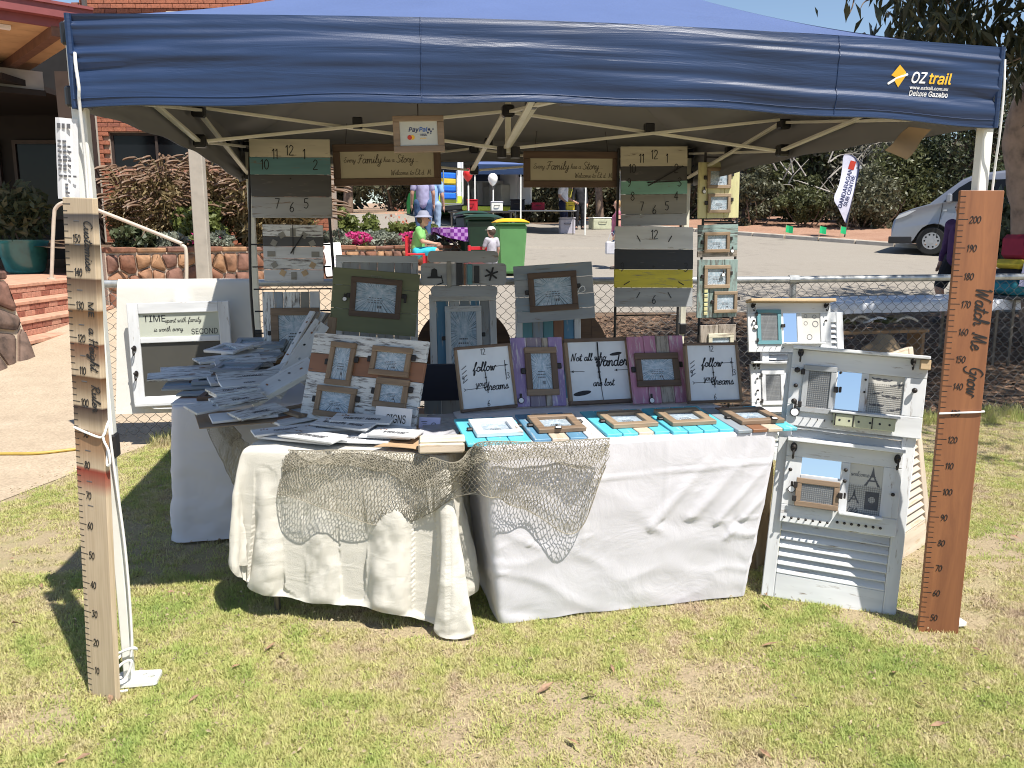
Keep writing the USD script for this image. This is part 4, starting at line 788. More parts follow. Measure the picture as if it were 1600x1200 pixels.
# small centre table: the cream cloth is draped by relaxing a sheet of springs over the table and the ground
CT = dict(cx=-.60, cy=3.42, w=.80, d=.72, yaw=-7.0)
t = table('folding_table', 'small table under the long cream cloth in the middle', CT['cx'], CT['cy'], CT['w'], CT['d'], CT['yaw'])
def drape(n, m, x0, x1, y0, y1, hx, hy, ht, steps=170, iters=14, jitter=.004, seed=4):
    g_ = np.random.default_rng(seed)
    X, Y = np.meshgrid(np.linspace(x0, x1, n), np.linspace(y0, y1, m), indexing='ij')
    P = np.stack([X, Y, np.full_like(X, ht + .01)], -1); P[..., 2] += g_.normal(size=X.shape) * jitter + .05 * meshkit.noise(np.stack([X * 4, Y * 4, X * 0], -1), 9); P[..., :2] += g_.normal(size=(n, m, 2)) * jitter
    Q = P.copy(); lx_, ly_ = (x1 - x0) / (n - 1), (y1 - y0) / (m - 1); ld = math.hypot(lx_, ly_)
    cons = []
    for st in (0, 1):
        cons += [(np.s_[st:-1:2, :], np.s_[st + 1::2, :], lx_), (np.s_[:, st:-1:2], np.s_[:, st + 1::2], ly_)]
        cons += [(np.s_[st:-1:2, :-1], np.s_[st + 1::2, 1:], ld), (np.s_[st:-1:2, 1:], np.s_[st + 1::2, :-1], ld)]
    U_, W_ = np.meshgrid(np.linspace(x0, x1, n), np.linspace(y0, y1, m), indexing='ij')
    def inside(rad, cx_, cy_, qx, qy): return ~((qx * (U_ - cx_) > 0) & (qy * (W_ - cy_) > 0) & (np.hypot(U_ - cx_, W_ - cy_) > rad))
    M_ = inside(.62, x0 + .62, y0 + .62, -1, -1) & inside(.55, x0 + .55, y1 - .55, -1, 1) & inside(.5, x1 - .5, y1 - .5, 1, 1) & inside(.36, x1 - .36, y0 + .36, 1, -1)
    M_ = M_[..., None].astype(float)
    bend = [(np.s_[:-2, :], np.s_[2:, :], 2 * lx_), (np.s_[:, :-2], np.s_[:, 2:], 2 * ly_), (np.s_[:-7, :], np.s_[7:, :], 7 * lx_), (np.s_[:, :-7], np.s_[:, 7:], 7 * ly_)]
    for s in range(steps):
        V = (P - Q) * .965; Q = P.copy(); P = P + V; P[..., 2] -= 9.8 * .011 ** 2
        for it in range(iters):
            for a, b, r in cons:
                A_, B_ = P[a], P[b]; k = min(A_.shape[0], B_.shape[0]); l_ = min(A_.shape[1], B_.shape[1]); A_, B_ = A_[:k, :l_], B_[:k, :l_]; W2_ = M_[a][:k, :l_] * M_[b][:k, :l_]
                D = B_ - A_; ln = np.linalg.norm(D, axis=-1, keepdims=True); c = D * (.5 * (ln - r) / np.maximum(ln, 1e-6)) * .95 * W2_
                A_ += c; B_ -= c
            if it % 5 == 3:
                for a, b, r in bend:
                    D = P[b] - P[a]; ln = np.linalg.norm(D, axis=-1, keepdims=True); c = D * (.5 * (ln - r) / np.maximum(ln, 1e-6)) * (.05 if r < .1 else .012) * M_[a] * M_[b]
                    P[a] += c; P[b] -= c
            # table block and ground
            px, py = hx + .006 - np.abs(P[..., 0]), hy + .006 - np.abs(P[..., 1]); pz = ht + .006 - P[..., 2]
            ins = (px > 0) & (py > 0) & (pz > 0)
            up = ins & (pz <= np.minimum(px, py) + .02); sx = ins & ~up & (px <= py); sy = ins & ~up & ~sx
            P[..., 2][up] = ht + .006; Q[up] = Q[up] + (P[up] - Q[up]) * .8
            P[..., 0][sx] = np.sign(P[..., 0][sx]) * (hx + .006); P[..., 1][sy] = np.sign(P[..., 1][sy]) * (hy + .006)
            gr = P[..., 2] < .016; P[..., 2][gr] = .016; Q[gr] = Q[gr] + (P[gr] - Q[gr]) * .6
    P[M_[..., 0] < .5] = np.nan
    return P
P = drape(92, 84, -.87, .95, -.915, .80, CT['w'] / 2 + .005, CT['d'] / 2 + .005, TH - .008)
ok = np.isfinite(P[..., 0])
_m = gridmesh(np.nan_to_num(P)); _m.update_faces(ok.ravel()[_m.faces].all(1)); _m.remove_unreferenced_vertices()
def smooth_rim(m, n):
    e_ = m.edges_sorted; u_, c_ = np.unique(e_, axis=0, return_counts=True); rim = u_[c_ == 1]; V = m.vertices.copy(); k_ = len(V)
    for _ in range(n):
        acc = np.zeros((k_, 3)); cnt = np.zeros(k_)
        for a_, b_ in ((0, 1), (1, 0)): np.add.at(acc, rim[:, a_], V[rim[:, b_]]); np.add.at(cnt, rim[:, a_], 1)
        ok_ = cnt > 0; V[ok_] = V[ok_] * .5 + acc[ok_] / cnt[ok_, None] * .5
    m.vertices = V
smooth_rim(_m, 14)
CLOTH = trimesh.Trimesh(*trimesh.remesh.subdivide_loop(_m.vertices, _m.faces, 2), process=False)
# let the skirt hang closer to the table, with softer irregular folds and fine creases
V = CLOTH.vertices.copy(); hx_, hy_ = CT['w'] / 2 + .011, CT['d'] / 2 + .011; drop = np.clip((TH - V[:, 2]) / TH, 0, 1)
sx_, sy_ = np.sign(V[:, 0]), np.sign(V[:, 1]); ox, oy = np.maximum(np.abs(V[:, 0]) - hx_, 0), np.maximum(np.abs(V[:, 1]) - hy_, 0)
ang_ = np.arctan2(V[:, 1] / hy_, V[:, 0] / hx_); fold = meshkit.fbm(np.stack([ang_ * 3.1, drop * .7, np.zeros(len(V))], 1), 2, 12) - .5
kx = np.where(sx_ < 0, .42, .62); V[:, 0] -= sx_ * ox * (1 - kx); V[:, 1] -= sy_ * oy * .42
dirn = np.stack([sx_ * (ox > .004), sy_ * (oy > .004)], 1); ln_ = np.maximum(np.linalg.norm(dirn, axis=1, keepdims=True), 1)
fine = meshkit.fbm(np.stack([ang_ * 7 + drop * 2.5, drop * 6, V[:, 0] * 3], 1), 3, 14) - .5
V[:, :2] += dirn / ln_ * ((.10 * fold * drop + .030 * fine * np.clip(drop * 3, 0, 1))[:, None]); CLOTH.vertices = V
KEEP = (CLOTH.vertices @ rotm(CT['yaw']).T)[:, :3] + [CT['cx'], CT['cy'], 0]; KEEP = KEEP[KEEP[:, 2] < .09][:, :2]
t = T('tablecloth', 'long cream cotton cloth over the small centre table with one corner trailing on the grass', 'tablecloth', (CT['cx'], CT['cy'], 0), CT['yaw'])
t.part('cloth', CLOTH, 'cloth_cream', smooth=True)
# sheet of brown card under the signs, hanging over the front of the centre table
def crumple(w, d, z, n, m, amp, seed, over=0):
    U, V_ = np.meshgrid(np.linspace(-w / 2, w / 2, n), np.linspace(-d / 2, d / 2, m), indexing='ij')
    Z = z + amp * meshkit.fbm(np.stack([U * 9, V_ * 9, np.full_like(U, seed)], -1), 3, seed)
    return np.stack([U, V_, Z], -1)
t = T('packing_paper', 'torn brown packing paper spread on the centre table under the wooden block', 'paper', (-.30, 3.20, 0), -14)
P = crumple(.36, .36, TH + .004, 24, 24, .022, 3); P[..., 0] += .012 * np.sin(P[..., 1] * 40); t.part('sheet', thick(P, .002), 'card_brown', smooth=40)
t = T('clear_plastic', 'crumpled clear plastic wrap between the two tables beside the business cards', 'plastic wrap', (-.29, 3.36, 0), 0)
P = crumple(.16, .40, TH + .012, 30, 40, .05, 9); t.part('sheet', thick(P, .0015), 'plastic_film', smooth=True)
t = T('cardboard_sheet', 'brown cardboard sheet with a white letter S on the left table corner', 'cardboard', (*at(365, 655, h=.715)[:2], .712), 24)
t.part('sheet', bx(-.15, .17, -.13, .2, 0, .005, .001), 'card_dark')
m, w_ = script('S', .06, .2, .1); t.part('lettering', tr(m, None, (-.08, .05, .006)), 'paper')

# fishing net: knotted diamonds hung in a swag from table to table
topc = [(338, 634, 3.99), (372, 672, 3.74), (400, 696, 3.30), (470, 702, 3.08), (560, 702, 3.06), (640, 706, 3.02), (712, 720, 2.93), (737, 700, 2.93), (758, 688, 2.90), (850, 689, 2.955), (900, 686, 2.98), (952, 683, 3.00)]
tailc = [(312, 632, 3.99), (345, 715, 3.80), (385, 769, 3.45), (450, 772, 3.04), (530, 798, 3.03), (610, 820, 3.02), (668, 800, 3.01), (716, 774, 2.97), (765, 772, 2.91), (830, 798, 2.98), (897, 830, 3.02), (945, 730, 3.03)]
tw = spline([at(a, b, Y=c) for a, b, c in topc], 40); bw = spline([at(a, b, Y=c) for a, b, c in tailc], 40)
def resample(P, n):
    s = np.r_[0, np.cumsum(np.linalg.norm(np.diff(P, axis=0), axis=1))]; q = np.linspace(0, 1, n)
    return s, q
seg = np.linalg.norm(np.diff(tw, axis=0), axis=1); s = np.r_[0, np.cumsum(seg)]; s /= s[-1]
NU, NV = 176, 17
def net_pt(u, v):
    a = np.array([np.interp(u, s, tw[:, k]) for k in range(3)]).T; b = np.array([np.interp(u, s, bw[:, k]) for k in range(3)]).T
    p = a + (b - a) * v[:, None]
    bul = np.sin(math.pi * np.clip(v, 0, 1)) * .012
    ns = np.stack([u * 30, v * 4, np.zeros_like(u)], -1)
    p[:, 1] -= .014 + bul + .02 * (meshkit.noise(ns, 5) - .3); p[:, 2] += .016 * (meshkit.noise(ns * 1.7, 6) - .5) * (v > .02); p[:, 0] += .012 * (meshkit.noise(ns * 1.3, 8) - .5)
    return p
I, J = np.meshgrid(np.arange(NU + 1), np.arange(NV + 1), indexing='ij')
lenv = np.clip(I / 12.0, .3, 1)
pts = net_pt(((I + .5 * (J % 2)) / (NU + .5)).ravel().astype(float), (J / NV).ravel().astype(float)).reshape(NU + 1, NV + 1, 3)
lines = []
for i in range(NU + 1):
    for par in (0, 1):
        l = []
        for j in range(NV + 1):
            ii = i - (1 if (par and j % 2) else 0)
            if 0 <= ii <= NU: l.append(pts[ii, j] + RNG.normal(size=3) * .0012)
        if len(l) > 2: lines.append(np.array(l))
pts2 = net_pt(((I + .3 + .5 * (J % 2)) / (NU + 1.0)).ravel().astype(float), (J / NV * (.34 + .12 * np.sin(I * .11))).ravel().astype(float)).reshape(NU + 1, NV + 1, 3); pts2[..., 1] -= .007
for i in range(NU + 1):
    for par in (0, 1):
        l = [pts2[i - (1 if (par and j % 2) else 0), j] + RNG.normal(size=3) * .0016 for j in range(NV + 1) if i - (1 if (par and j % 2) else 0) >= 0]
        if len(l) > 2: lines.append(np.array(l))
t = T('fishing_net', 'tan knotted fishing net draped over the fronts of the tables in swags', 'net')
t.curves('mesh', lines, .0021, 'net_cord', kind='stuff')
t.part('head_rope', tube(net_pt(np.linspace(0, 1, 160), np.zeros(160)), .0022, 5), 'net_cord'); t.part('foot_rope', tube(net_pt(np.linspace(0, 1, 160), np.ones(160)), .0018, 5), 'net_cord')
# hessian hanging behind the right table end
P = np.array([[[.02 * i + .012 * math.sin(j * .8 + i), .02 * math.sin(i * 1.4 + j * .5), .02 + .62 * j / 14] for j in range(15)] for i in range(8)])
t = T('hessian_cloth', 'brown hessian hanging at the right end of the white table', 'cloth', (1.045, 3.55, 0), 20)
t.part('cloth', thick(P, .003), 'hessian', smooth=True)
# white sheet hung over the fence with a window frame in front of it
def fence_sheet(x0, x1, drop, back, seed, n=60):
    P = []
    xs = np.linspace(x0, x1, n)
    prof = [(.04, -back)] + [(.042, -back * k) for k in (.6, .3)] + [(.040, .0), (.02, .032), (-.02, .034), (-.042, .0)] + [(-.046 - .004 * k, -drop * k / 26) for k in range(1, 27)]
    for dy, dz in prof:
        v = max(0, -dz) / drop; wv = meshkit.noise(np.stack([xs * 5, np.full(n, v * 1.5), np.full(n, seed)], 1), 2) - .5
        pin = np.exp(-((xs - (x0 + .47 * (x1 - x0))) / .05) ** 2) * math.exp(-((v - .17) / .10) ** 2)
        P.append(np.stack([xs + .03 * v * np.sin(xs * 9), fence_y(xs) + (dy if dy > 0 else dy - .035 * v * (1 + wv * 2)) - .06 * pin - .02 * abs(wv) * v, RH + dz + .004 * wv - .04 * pin * (dy < 0)], 1))
    return np.array(P)
t = T('hung_sheet', 'white sheet hung over the left end of the fence behind the framed window', 'sheet')
t.part('cloth', thick(fence_sheet(-2.86, -1.92, .93, .35, 3.), .002), 'cloth_sheet', smooth=True)
# ---------------------------------------------------------------- the stall's goods
def hplanks(t, w, h, cols, th=.018, gap=.0025, name='plank', jag=.003, x0=None):
    z = h; x0 = -w / 2 if x0 is None else x0
    for m_, f in cols:
        d = f * h; t.part(name, bx(x0 + RNG.uniform(0, jag), x0 + w - RNG.uniform(0, jag), RNG.uniform(0, .0015), th, z - d + gap, z, .002), m_); z -= d
def vplanks(t, w, h, cols, th=.018, gap=.0025, name='plank', z0=0.0, jag=.004):
    x = -w / 2
    for m_, f in cols:
        d = f * w; t.part(name, bx(x, x + d - gap, RNG.uniform(0, .0015), th, z0 + RNG.uniform(0, jag), z0 + h - RNG.uniform(0, jag), .002), m_); x += d
def uvrect(x0, x1, z0, z1, y):
    v = np.array([[x0, y, z0], [x1, y, z0], [x1, y, z1], [x0, y, z1]]); return (v, np.array([[0, 1, 2], [0, 2, 3]])), [[0, 0], [1, 0], [1, 1], [0, 1]]
def pframe(t, x, z, w, h, fw=.028, th=.016, mats=('rail_wood', 'rail_wood_z'), insert='sunburst', y=0.0, clips=True, parent=None, text=True, tilt=0, name='picture_frame'):
    """A small photo frame fixed on a board: four rails, backing, card, turn clips."""
    a = math.radians(tilt); R = np.array([[math.cos(a), 0, -math.sin(a)], [0, 1, 0], [math.sin(a), 0, math.cos(a)]])
    mv = (lambda m: tr(m, R, (x, y, z)))
    p = t.holder(name, parent)
    for k, (q, ml) in enumerate(((bx(-w / 2, w / 2, -th, -.0005, h / 2 - fw, h / 2, .002), mats[0]), (bx(-w / 2, w / 2, -th, -.0005, -h / 2, -h / 2 + fw, .002), mats[0]), (bx(-w / 2 + .0006, -w / 2 + fw, -th + .001, -.0005, -h / 2 + fw + .0006, h / 2 - fw - .0006, .002), mats[1]), (bx(w / 2 - fw, w / 2 - .0006, -th + .001, -.0005, -h / 2 + fw + .0006, h / 2 - fw - .0006, .002), mats[1]))):
        t.part('rail', mv(q), ml, p)
    (v, f), uv = uvrect(-w / 2 + fw - .001, w / 2 - fw + .001, -h / 2 + fw - .001, h / 2 - fw + .001, -.004)
    m = mv(trimesh.Trimesh(v, f, process=False)); t.part('picture', m, insert, p, uv=uv)
    iw, ih = w - 2 * fw, h - 2 * fw
    if text:
        rows = []
        for k, (zz, ww) in enumerate(((-.02, .34), (-.10, .42), (-.18, .38))):
            n_ = 5; x0 = -iw * ww / 2
            for q in range(n_): rows.append(bx(x0 + q * iw * ww / n_, x0 + (q + .72) * iw * ww / n_, -.0048, -.0043, zz * ih, zz * ih + ih * .028))
        rows.append(bx(iw * .05, iw * .09, -.0048, -.0043, -ih * .36, -ih * .27)); rows.append(bx(iw * .11, iw * .16, -.0048, -.0043, -ih * .36, -ih * .27))
        t.part('print', mv(join(rows)), 'ink_soft', p)
    if clips:
        for sx in (-1, 1):
            t.part('clip', mv(bx(sx * (w / 2 + .010) - .011, sx * (w / 2 + .010) + .011, -.010, -.001, .01 * sx, .026 + .01 * sx, .003)), 'hook_iron', p)
    return p
def tag_(t, x, z, y=-.006, r=.014):
    p = t.part('price_tag', face(extrude(Point(0, 0).buffer(r), .003), x, z, y), 'hook_iron'); t.part('label', face(extrude(Point(0, 0).buffer(r * .78), .0006), x, z, y - .003), 'print_white', p)
    t.part('tag_clip', bx(x - .005, x + .005, y - .006, y, z + r * .8, z + r * 2.2, .002), 'hook_iron', p)
def numerals(t, w, h, which, rad, size, mat='ink', y=-.0004, cz=None, pen=.085):
    cz = h / 2 if cz is None else cz
    for n_ in which:
        a = math.radians(90 - 30 * n_); m, wd = script(str(n_), size, pen, .03); t.part('numeral', face(m, rad * w * math.cos(a) - wd / 2, cz + rad * h * math.sin(a) - size / 2, y), mat)
def hand(t, ang, L, wd, h, y, cz=None, mat='ink', tail=.03, w=0):
    cz = h / 2 if cz is None else cz; a = math.radians(90 - ang); c, s_ = math.cos(a), math.sin(a)
    poly = LineString([(-c * tail, -s_ * tail), (c * L, s_ * L)]).buffer(wd, cap_style=2); t.part('hand', face(extrude(poly, .0012), w, cz, y), mat)
def boss(t, cz, y=-.002, r=.008, x=0): t.part('boss', face(extrude(Point(0, 0).buffer(r), .004), x, cz, y), 'hook_iron')
def BD(name, label, cat, f, group=None, dy=0): return T(name, label, cat, (f[0], f[1] + dy, f[2]), f[3], f[4], f[5], group)

# iron display racks
def rack(label, X, Y, w, h, rungs, yaw=7.67, bow=0.0):
    t = T('iron_rack', label, 'display rack', (X, Y, 0), yaw)
    for s_ in (-1, 1):
        pts = [(s_ * w / 2, 0, 0), (s_ * (w / 2 + bow * .4), 0, h * .2), (s_ * (w / 2 + bow), 0, h * .55), (s_ * (w / 2 + bow * .35), 0, h * .9), (s_ * w / 2, 0, h)]
        t.part('upright', tube(spline(pts, 5) if bow else [(s_ * w / 2, 0, 0), (s_ * w / 2, 0, h)], .009, 8), 'iron_black')
    for z in rungs: t.part('rung', tube([(-w / 2 - bow * .6, 0, z), (w / 2 + bow * .6, 0, z)], .005, 6), 'iron_black')
    t.part('foot', join([bx(-w / 2 - .02, -w / 2 + .02, -.18, .2, 0, .012), bx(w / 2 - .02, w / 2 + .02, -.18, .2, 0, .012)]), 'iron_black')
    return t
rack('tall black iron rack with bowed sides behind the left table holding two clocks', -1.395, 5.30, .43, 2.08, [1.46, 1.32, 1.18, 1.04, .9, .76, .6, .4, .2, 2.05], bow=.045)
rack('wide black iron rack between the two clocks and the white cloth on the right', .92, 5.66, .44, 2.08, [2.05, 1.62, 1.5, 1.2, .98, .8, .5, .2])
rack('narrow black iron rack with picture boards at the right back gazebo leg', 1.405, 5.70, .24, 2.06, [2.03, 1.61, 1.6, 1.38, 1.34, .96, .9, .6, .3])

# ---- plank clocks on the racks
f = (-1.366, 5.250, 1.621, 5.0, 2.0, -.1, .490, .478); t = BD('plank_clock', 'square plank clock in cream, teal, charcoal and grey with thin numerals at the upper left', 'clock', f)
hplanks(t, .49, .478, [('paint_cream', .23), ('paint_teal', .22), ('paint_charcoal', .28), ('paint_grey', .27)]); numerals(t, .49, .478, [10, 11, 12, 1, 2, 5, 6, 7], .36, .058); boss(t, .24, r=.005)
f = (-1.369, 5.235, 1.229, 6.2, 3.0, .8, .369, .353); t = BD('plank_clock', 'small white plank clock with a charcoal stripe and square wooden hour marks', 'clock', f)
hplanks(t, .369, .353, [('paint_cracked', .21), ('paint_charcoal', .17), ('paint_white', .21), ('paint_cracked', .2), ('paint_white', .21)])
for k in range(12):
    a = math.radians(90 - 30 * k); m = bx(-.017, .017, -.0022, -.0004, -.024 if k % 3 == 0 else -.018, .024 if k % 3 == 0 else .018); t.part('hour_mark', tr(m, rotm(roll=(30 * k) % 90 if k % 3 else 90 * (k % 6 == 3)), (.135 * math.cos(a), 0, .172 + .135 * math.sin(a))), 'ply' if k in (5, 7, 4) else 'paint_taupe')
hand(t, 0, .15, .0022, .353, -.006, .20); hand(t, 34, .11, .004, .353, -.0045, .20); boss(t, .20, -.003, .007)
f = (.950, 5.625, 1.579, 8.2, 2.2, -1.0, .456, .516); t = BD('plank_clock', 'plank clock in cream, charcoal, mint and taupe with two dark hands at the upper right', 'clock', f)
hplanks(t, .456, .516, [('paint_cream', .25), ('paint_charcoal', .18), ('paint_mint', .17), ('paint_taupe', .25), ('paint_grey', .15)]); numerals(t, .456, .47, [9, 10, 11, 12, 1, 2, 3, 4, 5, 6, 7, 8], .38, .055, cz=.285)
hand(t, 62, .22, .0035, .516, -.006, .285, tail=.05); hand(t, 88, .17, .004, .516, -.0045, .285, tail=.05); boss(t, .285, -.003)
f = (.924, 5.400, 1.056, 7.5, 6.0, .6, .527, .519); t = BD('plank_clock', 'large plank clock in white, black, yellow and grey half in sunlight', 'clock', f)
hplanks(t, .527, .519, [('paint_white', .28), ('paint_black', .25), ('paint_yellow', .23), ('paint_grey', .24)]); numerals(t, .527, .519, [12, 3, 6, 9], .405, .055)
for k in (1, 2, 4, 5, 7, 8, 10, 11):
    if k in (2, 10): continue
    a = math.radians(90 - 30 * k); c_, s_ = math.cos(a), math.sin(a); t.part('hour_mark', face(extrude(LineString([(.19 * c_, .19 * s_), (.23 * c_, .23 * s_)]).buffer(.003), .0006), 0, .26, -.0004), 'ink')
boss(t, .262, r=.005)
# ---- hanging signs
def sign(label, f, yoff=0):
    t = BD('hanging_sign', label, 'sign', f); w, h = f[6], f[7]; fw = .045
    t.part('rail', bx(-w / 2, w / 2, -.006, .02, h - fw, h, .003), 'brown_frame'); t.part('rail', bx(-w / 2, w / 2, -.006, .02, 0, fw, .003), 'brown_frame')
    t.part('rail', bx(-w / 2 + .0005, -w / 2 + fw, -.005, .02, fw + .0005, h - fw - .0005, .003), 'brown_frame_z'); t.part('rail', bx(w / 2 - fw, w / 2 - .0005, -.005, .02, fw + .0005, h - fw - .0005, .003), 'brown_frame_z')
    t.part('panel', bx(-w / 2 + fw - .002, w / 2 - fw + .002, .004, .012, fw - .002, h - fw + .002), 'panel_ivory')
    x = -w / 2 + fw + .02
    for txt, s_, dz in (('Every', .032, 0), ('Family', .052, -.006), ('has a', .030, 0), ('Story', .048, -.004), ('...', .03, 0)):
        m, wd = script(txt, s_, .075, .18); t.part('lettering', face(m, x, h - fw - .065 + dz, .0036), 'ink_brown'); x += wd + .012
    x = .02
    for txt, s_ in (('Welcome to', .030), ('Est', .036), ('14', .03)):
        if txt == 'Est': txt = 'Et'
        m, wd = script(txt if txt != '14' else 'd  M', s_, .08, .1); t.part('lettering', face(m, x, fw + .018, .0036), 'ink_brown'); x += wd + .008
    for s_ in (-1, 1): t.part('hanging_wire', tube([(s_ * w * .38, .012, h), (s_ * w * .36, .03, h + .13)], .0018, 5), 'iron_black')
sign('brown framed ivory family sign hanging at the left, next to the teal striped clock', (-.781, 5.36, 1.827, 3.0, 0, -1.0, .673, .253))
sign('brown framed ivory family sign hanging at the right, next to the mint striped clock', (.394, 5.62, 1.829, 6.8, 0, -.3, .640, .231))
f = (-.302, 2.80, 1.776, 6.5, 0, -1.8, .166, .116); t = BD('payment_sign', 'little wood framed payment sign hanging from the front valance', 'sign', f); w, h, fw = .166, .116, .022
t.part('rail', bx(-w / 2, w / 2, 0, .014, h - fw * .8, h, .002), 'oak_frame'); t.part('rail', bx(-w / 2, w / 2, 0, .014, 0, fw, .002), 'oak_frame')
t.part('rail', bx(-w / 2 + .0005, -w / 2 + fw, .001, .014, fw + .0005, h - fw * .8 - .0005, .002), 'oak_frame'); t.part('rail', bx(w / 2 - fw, w / 2 - .0005, .001, .014, fw + .0005, h - fw * .8 - .0005, .002), 'oak_frame')
t.part('card', bx(-w / 2 + fw - .001, w / 2 - fw + .001, .006, .01, fw - .001, h - fw * .8 + .001), 'panel_white')
m, wd = block('Pay', .0135, True); m.vertices[:, 0] += .2 * m.vertices[:, 1]; t.part('lettering', face(m, -.034, .066, .0055), 'ink_navy'); m2, w2 = block('Pal', .0135, True); m2.vertices[:, 0] += .2 * m2.vertices[:, 1]; t.part('lettering', face(m2, -.034 + wd + .001, .066, .0055), 'ink_blue')
for x, z, r in ((.034, .072, .004), (.040, .066, .003), (.047, .073, .0025), (.039, .060, .002), (.030, .062, .003)): t.part('dot', face(extrude(Point(0, 0).buffer(r), .0006), x, z, .0055), 'ink_navy')
t.part('card_mark', face(extrude(Point(0, 0).buffer(.0075), .0006), -.030, .048, .0055), 'ink_red'); t.part('card_mark', face(extrude(Point(0.0, 0).buffer(.0075).difference(Point(-.009, 0).buffer(.0075)), .0006), -.021, .048, .0054), 'print_yellow')
m, wd = block('VISA', .0065, True); t.part('card_mark', face(m, .004, .052, .0055), 'ink_navy'); t.part('card_mark', face(extrude(sbox(0, 0, .02, .002), .0006), .004, .044, .0055), 'print_yellow')
t.part('hook', tube([(0, .007, h), (.002, .012, h + .07)], .002, 6), 'hook_iron')

# ---- picture boards on the narrow rack
W2 = ('rail_wood', 'rail_wood_z'); WP = ('rail_pine', 'rail_pine_z')
f = (1.382, 5.655, 1.630, 7.5, 0, -.9, .286, .365); t = BD('picture_board', 'pale lemon plank board with two wooden photo frames at the top of the narrow rack', 'picture board', f)
vplanks(t, .286, .365, [('paint_lemon_z', .22), ('paint_lemon_z', .42), ('paint_lemon_z', .36)]); pframe(t, -.005, .262, .165, .135, .022, mats=WP); pframe(t, .0, .098, .158, .125, .02, mats=WP); tag_(t, -.105, .175)
f = (1.388, 5.655, 1.372, 7.8, 0, -1.1, .281, .216); t = BD('picture_board', 'sea grey plank board with one dark photo frame below the lemon board', 'picture board', f)
hplanks(t, .281, .216, [('paint_seagrey', .3), ('paint_seagrey', .5), ('paint_driftwood', .2)]); pframe(t, -.01, .10, .18, .135, .022); tag_(t, .10, .04)
f = (1.395, 5.63, .966, 7.9, 1.0, -.7, .283, .394); t = BD('picture_board', 'sea green plank board with two photo frames and a lemon lath in the sunlight', 'picture board', f)
vplanks(t, .283, .394, [('paint_seagrey_z', .3), ('paint_seagrey_z', .36), ('paint_seagrey_z', .34)]); pframe(t, -.01, .277, .182, .155, .025, mats=WP); pframe(t, .055, .105, .165, .145, .022, mats=WP)
for i in range(6): t.part('lath_bead', bx(-.098, -.072, -.012, -.001, .02 + i * .03, .042 + i * .03, .002), 'paint_lemon')
tag_(t, .03, .29, -.018)
f = (1.413, 5.61, .62, 7.3, 1.9, -1.2, .254, .30); t = BD('picture_board', 'streaky driftwood board with a cream frame at the bottom of the narrow rack', 'picture board', f)
vplanks(t, .254, .30, [('paint_driftwood_z', .5), ('paint_driftwood_z', .5)]); pframe(t, .015, .155, .18, .17, .028, mats=('paint_cream', 'paint_cream_z'))

# ---- goods leaning along the back, on a low bench
t = T('bench', 'low timber bench behind the tables under the leaning window frames', 'bench', (-.10, 5.02, 0), 6.5)
t.part('seat', bx(-.85, .85, -.14, .2, .40, .435, .006), 'crate_wood')
for x in (-.75, .75):
    for y in (-.1, .16): t.part('leg', bx(x - .025, x + .025, y - .02, y + .02, 0, .4, .004), 'crate_wood')
def window_panel(label, f, planks, low=.05):
    t = BD('framed_panel', label, 'framed panel', f); w, h = f[6], f[7]; fw = .042
    t.part('rail', bx(-w / 2, w / 2, -.008, .022, h - fw, h, .003), 'paint_white'); t.part('rail', bx(-w / 2, w / 2, -.008, .022, 0, fw + low, .003), 'paint_white')
    t.part('stile', bx(-w / 2 + .0005, -w / 2 + fw, -.007, .022, fw + low + .0005, h - fw - .0005, .003), 'paint_white_z'); t.part('stile', bx(w / 2 - fw, w / 2 - .0005, -.007, .022, fw + low + .0005, h - fw - .0005, .003), 'paint_white_z')
    x = -w / 2 + fw
    for m_, q in planks:
        d = q * (w - 2 * fw); t.part('plank', bx(x + .001, x + d - .0015, .002, .016, fw + low - .001, h - fw + .001, .002), m_); x += d
    return t
t = window_panel('white framed panel with pale planks standing behind the olive sign', (-.83, 4.97, .436, 4.5, 9, 1.0, .50, .97), [('paint_grey_z', .25)] * 4)
t = window_panel('white framed panel of blue and white planks with a tall photo frame', (-.286, 5.0, .436, 6.7, 10.7, -.3, .414, .735), [('paint_blue_z', .24), ('paint_white_z', .2), ('paint_bluegrey_z', .2), ('paint_blue_z', .18), ('paint_grey_z', .18)])
pframe(t, .0, .46, .225, .40, .034, mats=('paint_white', 'paint_white_z'), y=-.008); tag_(t, .15, .17, -.02)
t = window_panel('white framed panel of dark blue planks standing behind the grey board', (.232, 5.0, .436, 5.9, 10, .2, .406, .70), [('paint_teal_z', .2), ('paint_bluegrey_z', .2), ('paint_teal_z', .2), ('paint_brown_z', .2), ('paint_blue_z', .2)])
f = (-.80, 4.72, .960, 4.5, 9.0, 5.1, .492, .362); t = BD('picture_board', 'olive green plank board with a dark photo frame and a small tag', 'picture board', f)
hplanks(t, .492, .362, [('paint_olive', .27), ('paint_olive', .37), ('paint_olive', .36)]); pframe(t, .005, .205, .29, .225, .032, mats=('brown_frame', 'brown_frame_z')); tag_(t, -.17, .185); t.part('lettering', centred(script('nmvwn', .022, .05), 0, .322, -.0006), 'paint_taupe')
t.part('latch', bx(.165, .18, -.014, -.001, .19, .24, .003), 'hook_iron')
f = (.260, 4.80, 1.025, 5.5, 7.9, -3.5, .462, .331); t = BD('picture_board', 'weathered grey plank board with a brown photo frame and a bright wire charm', 'picture board', f)
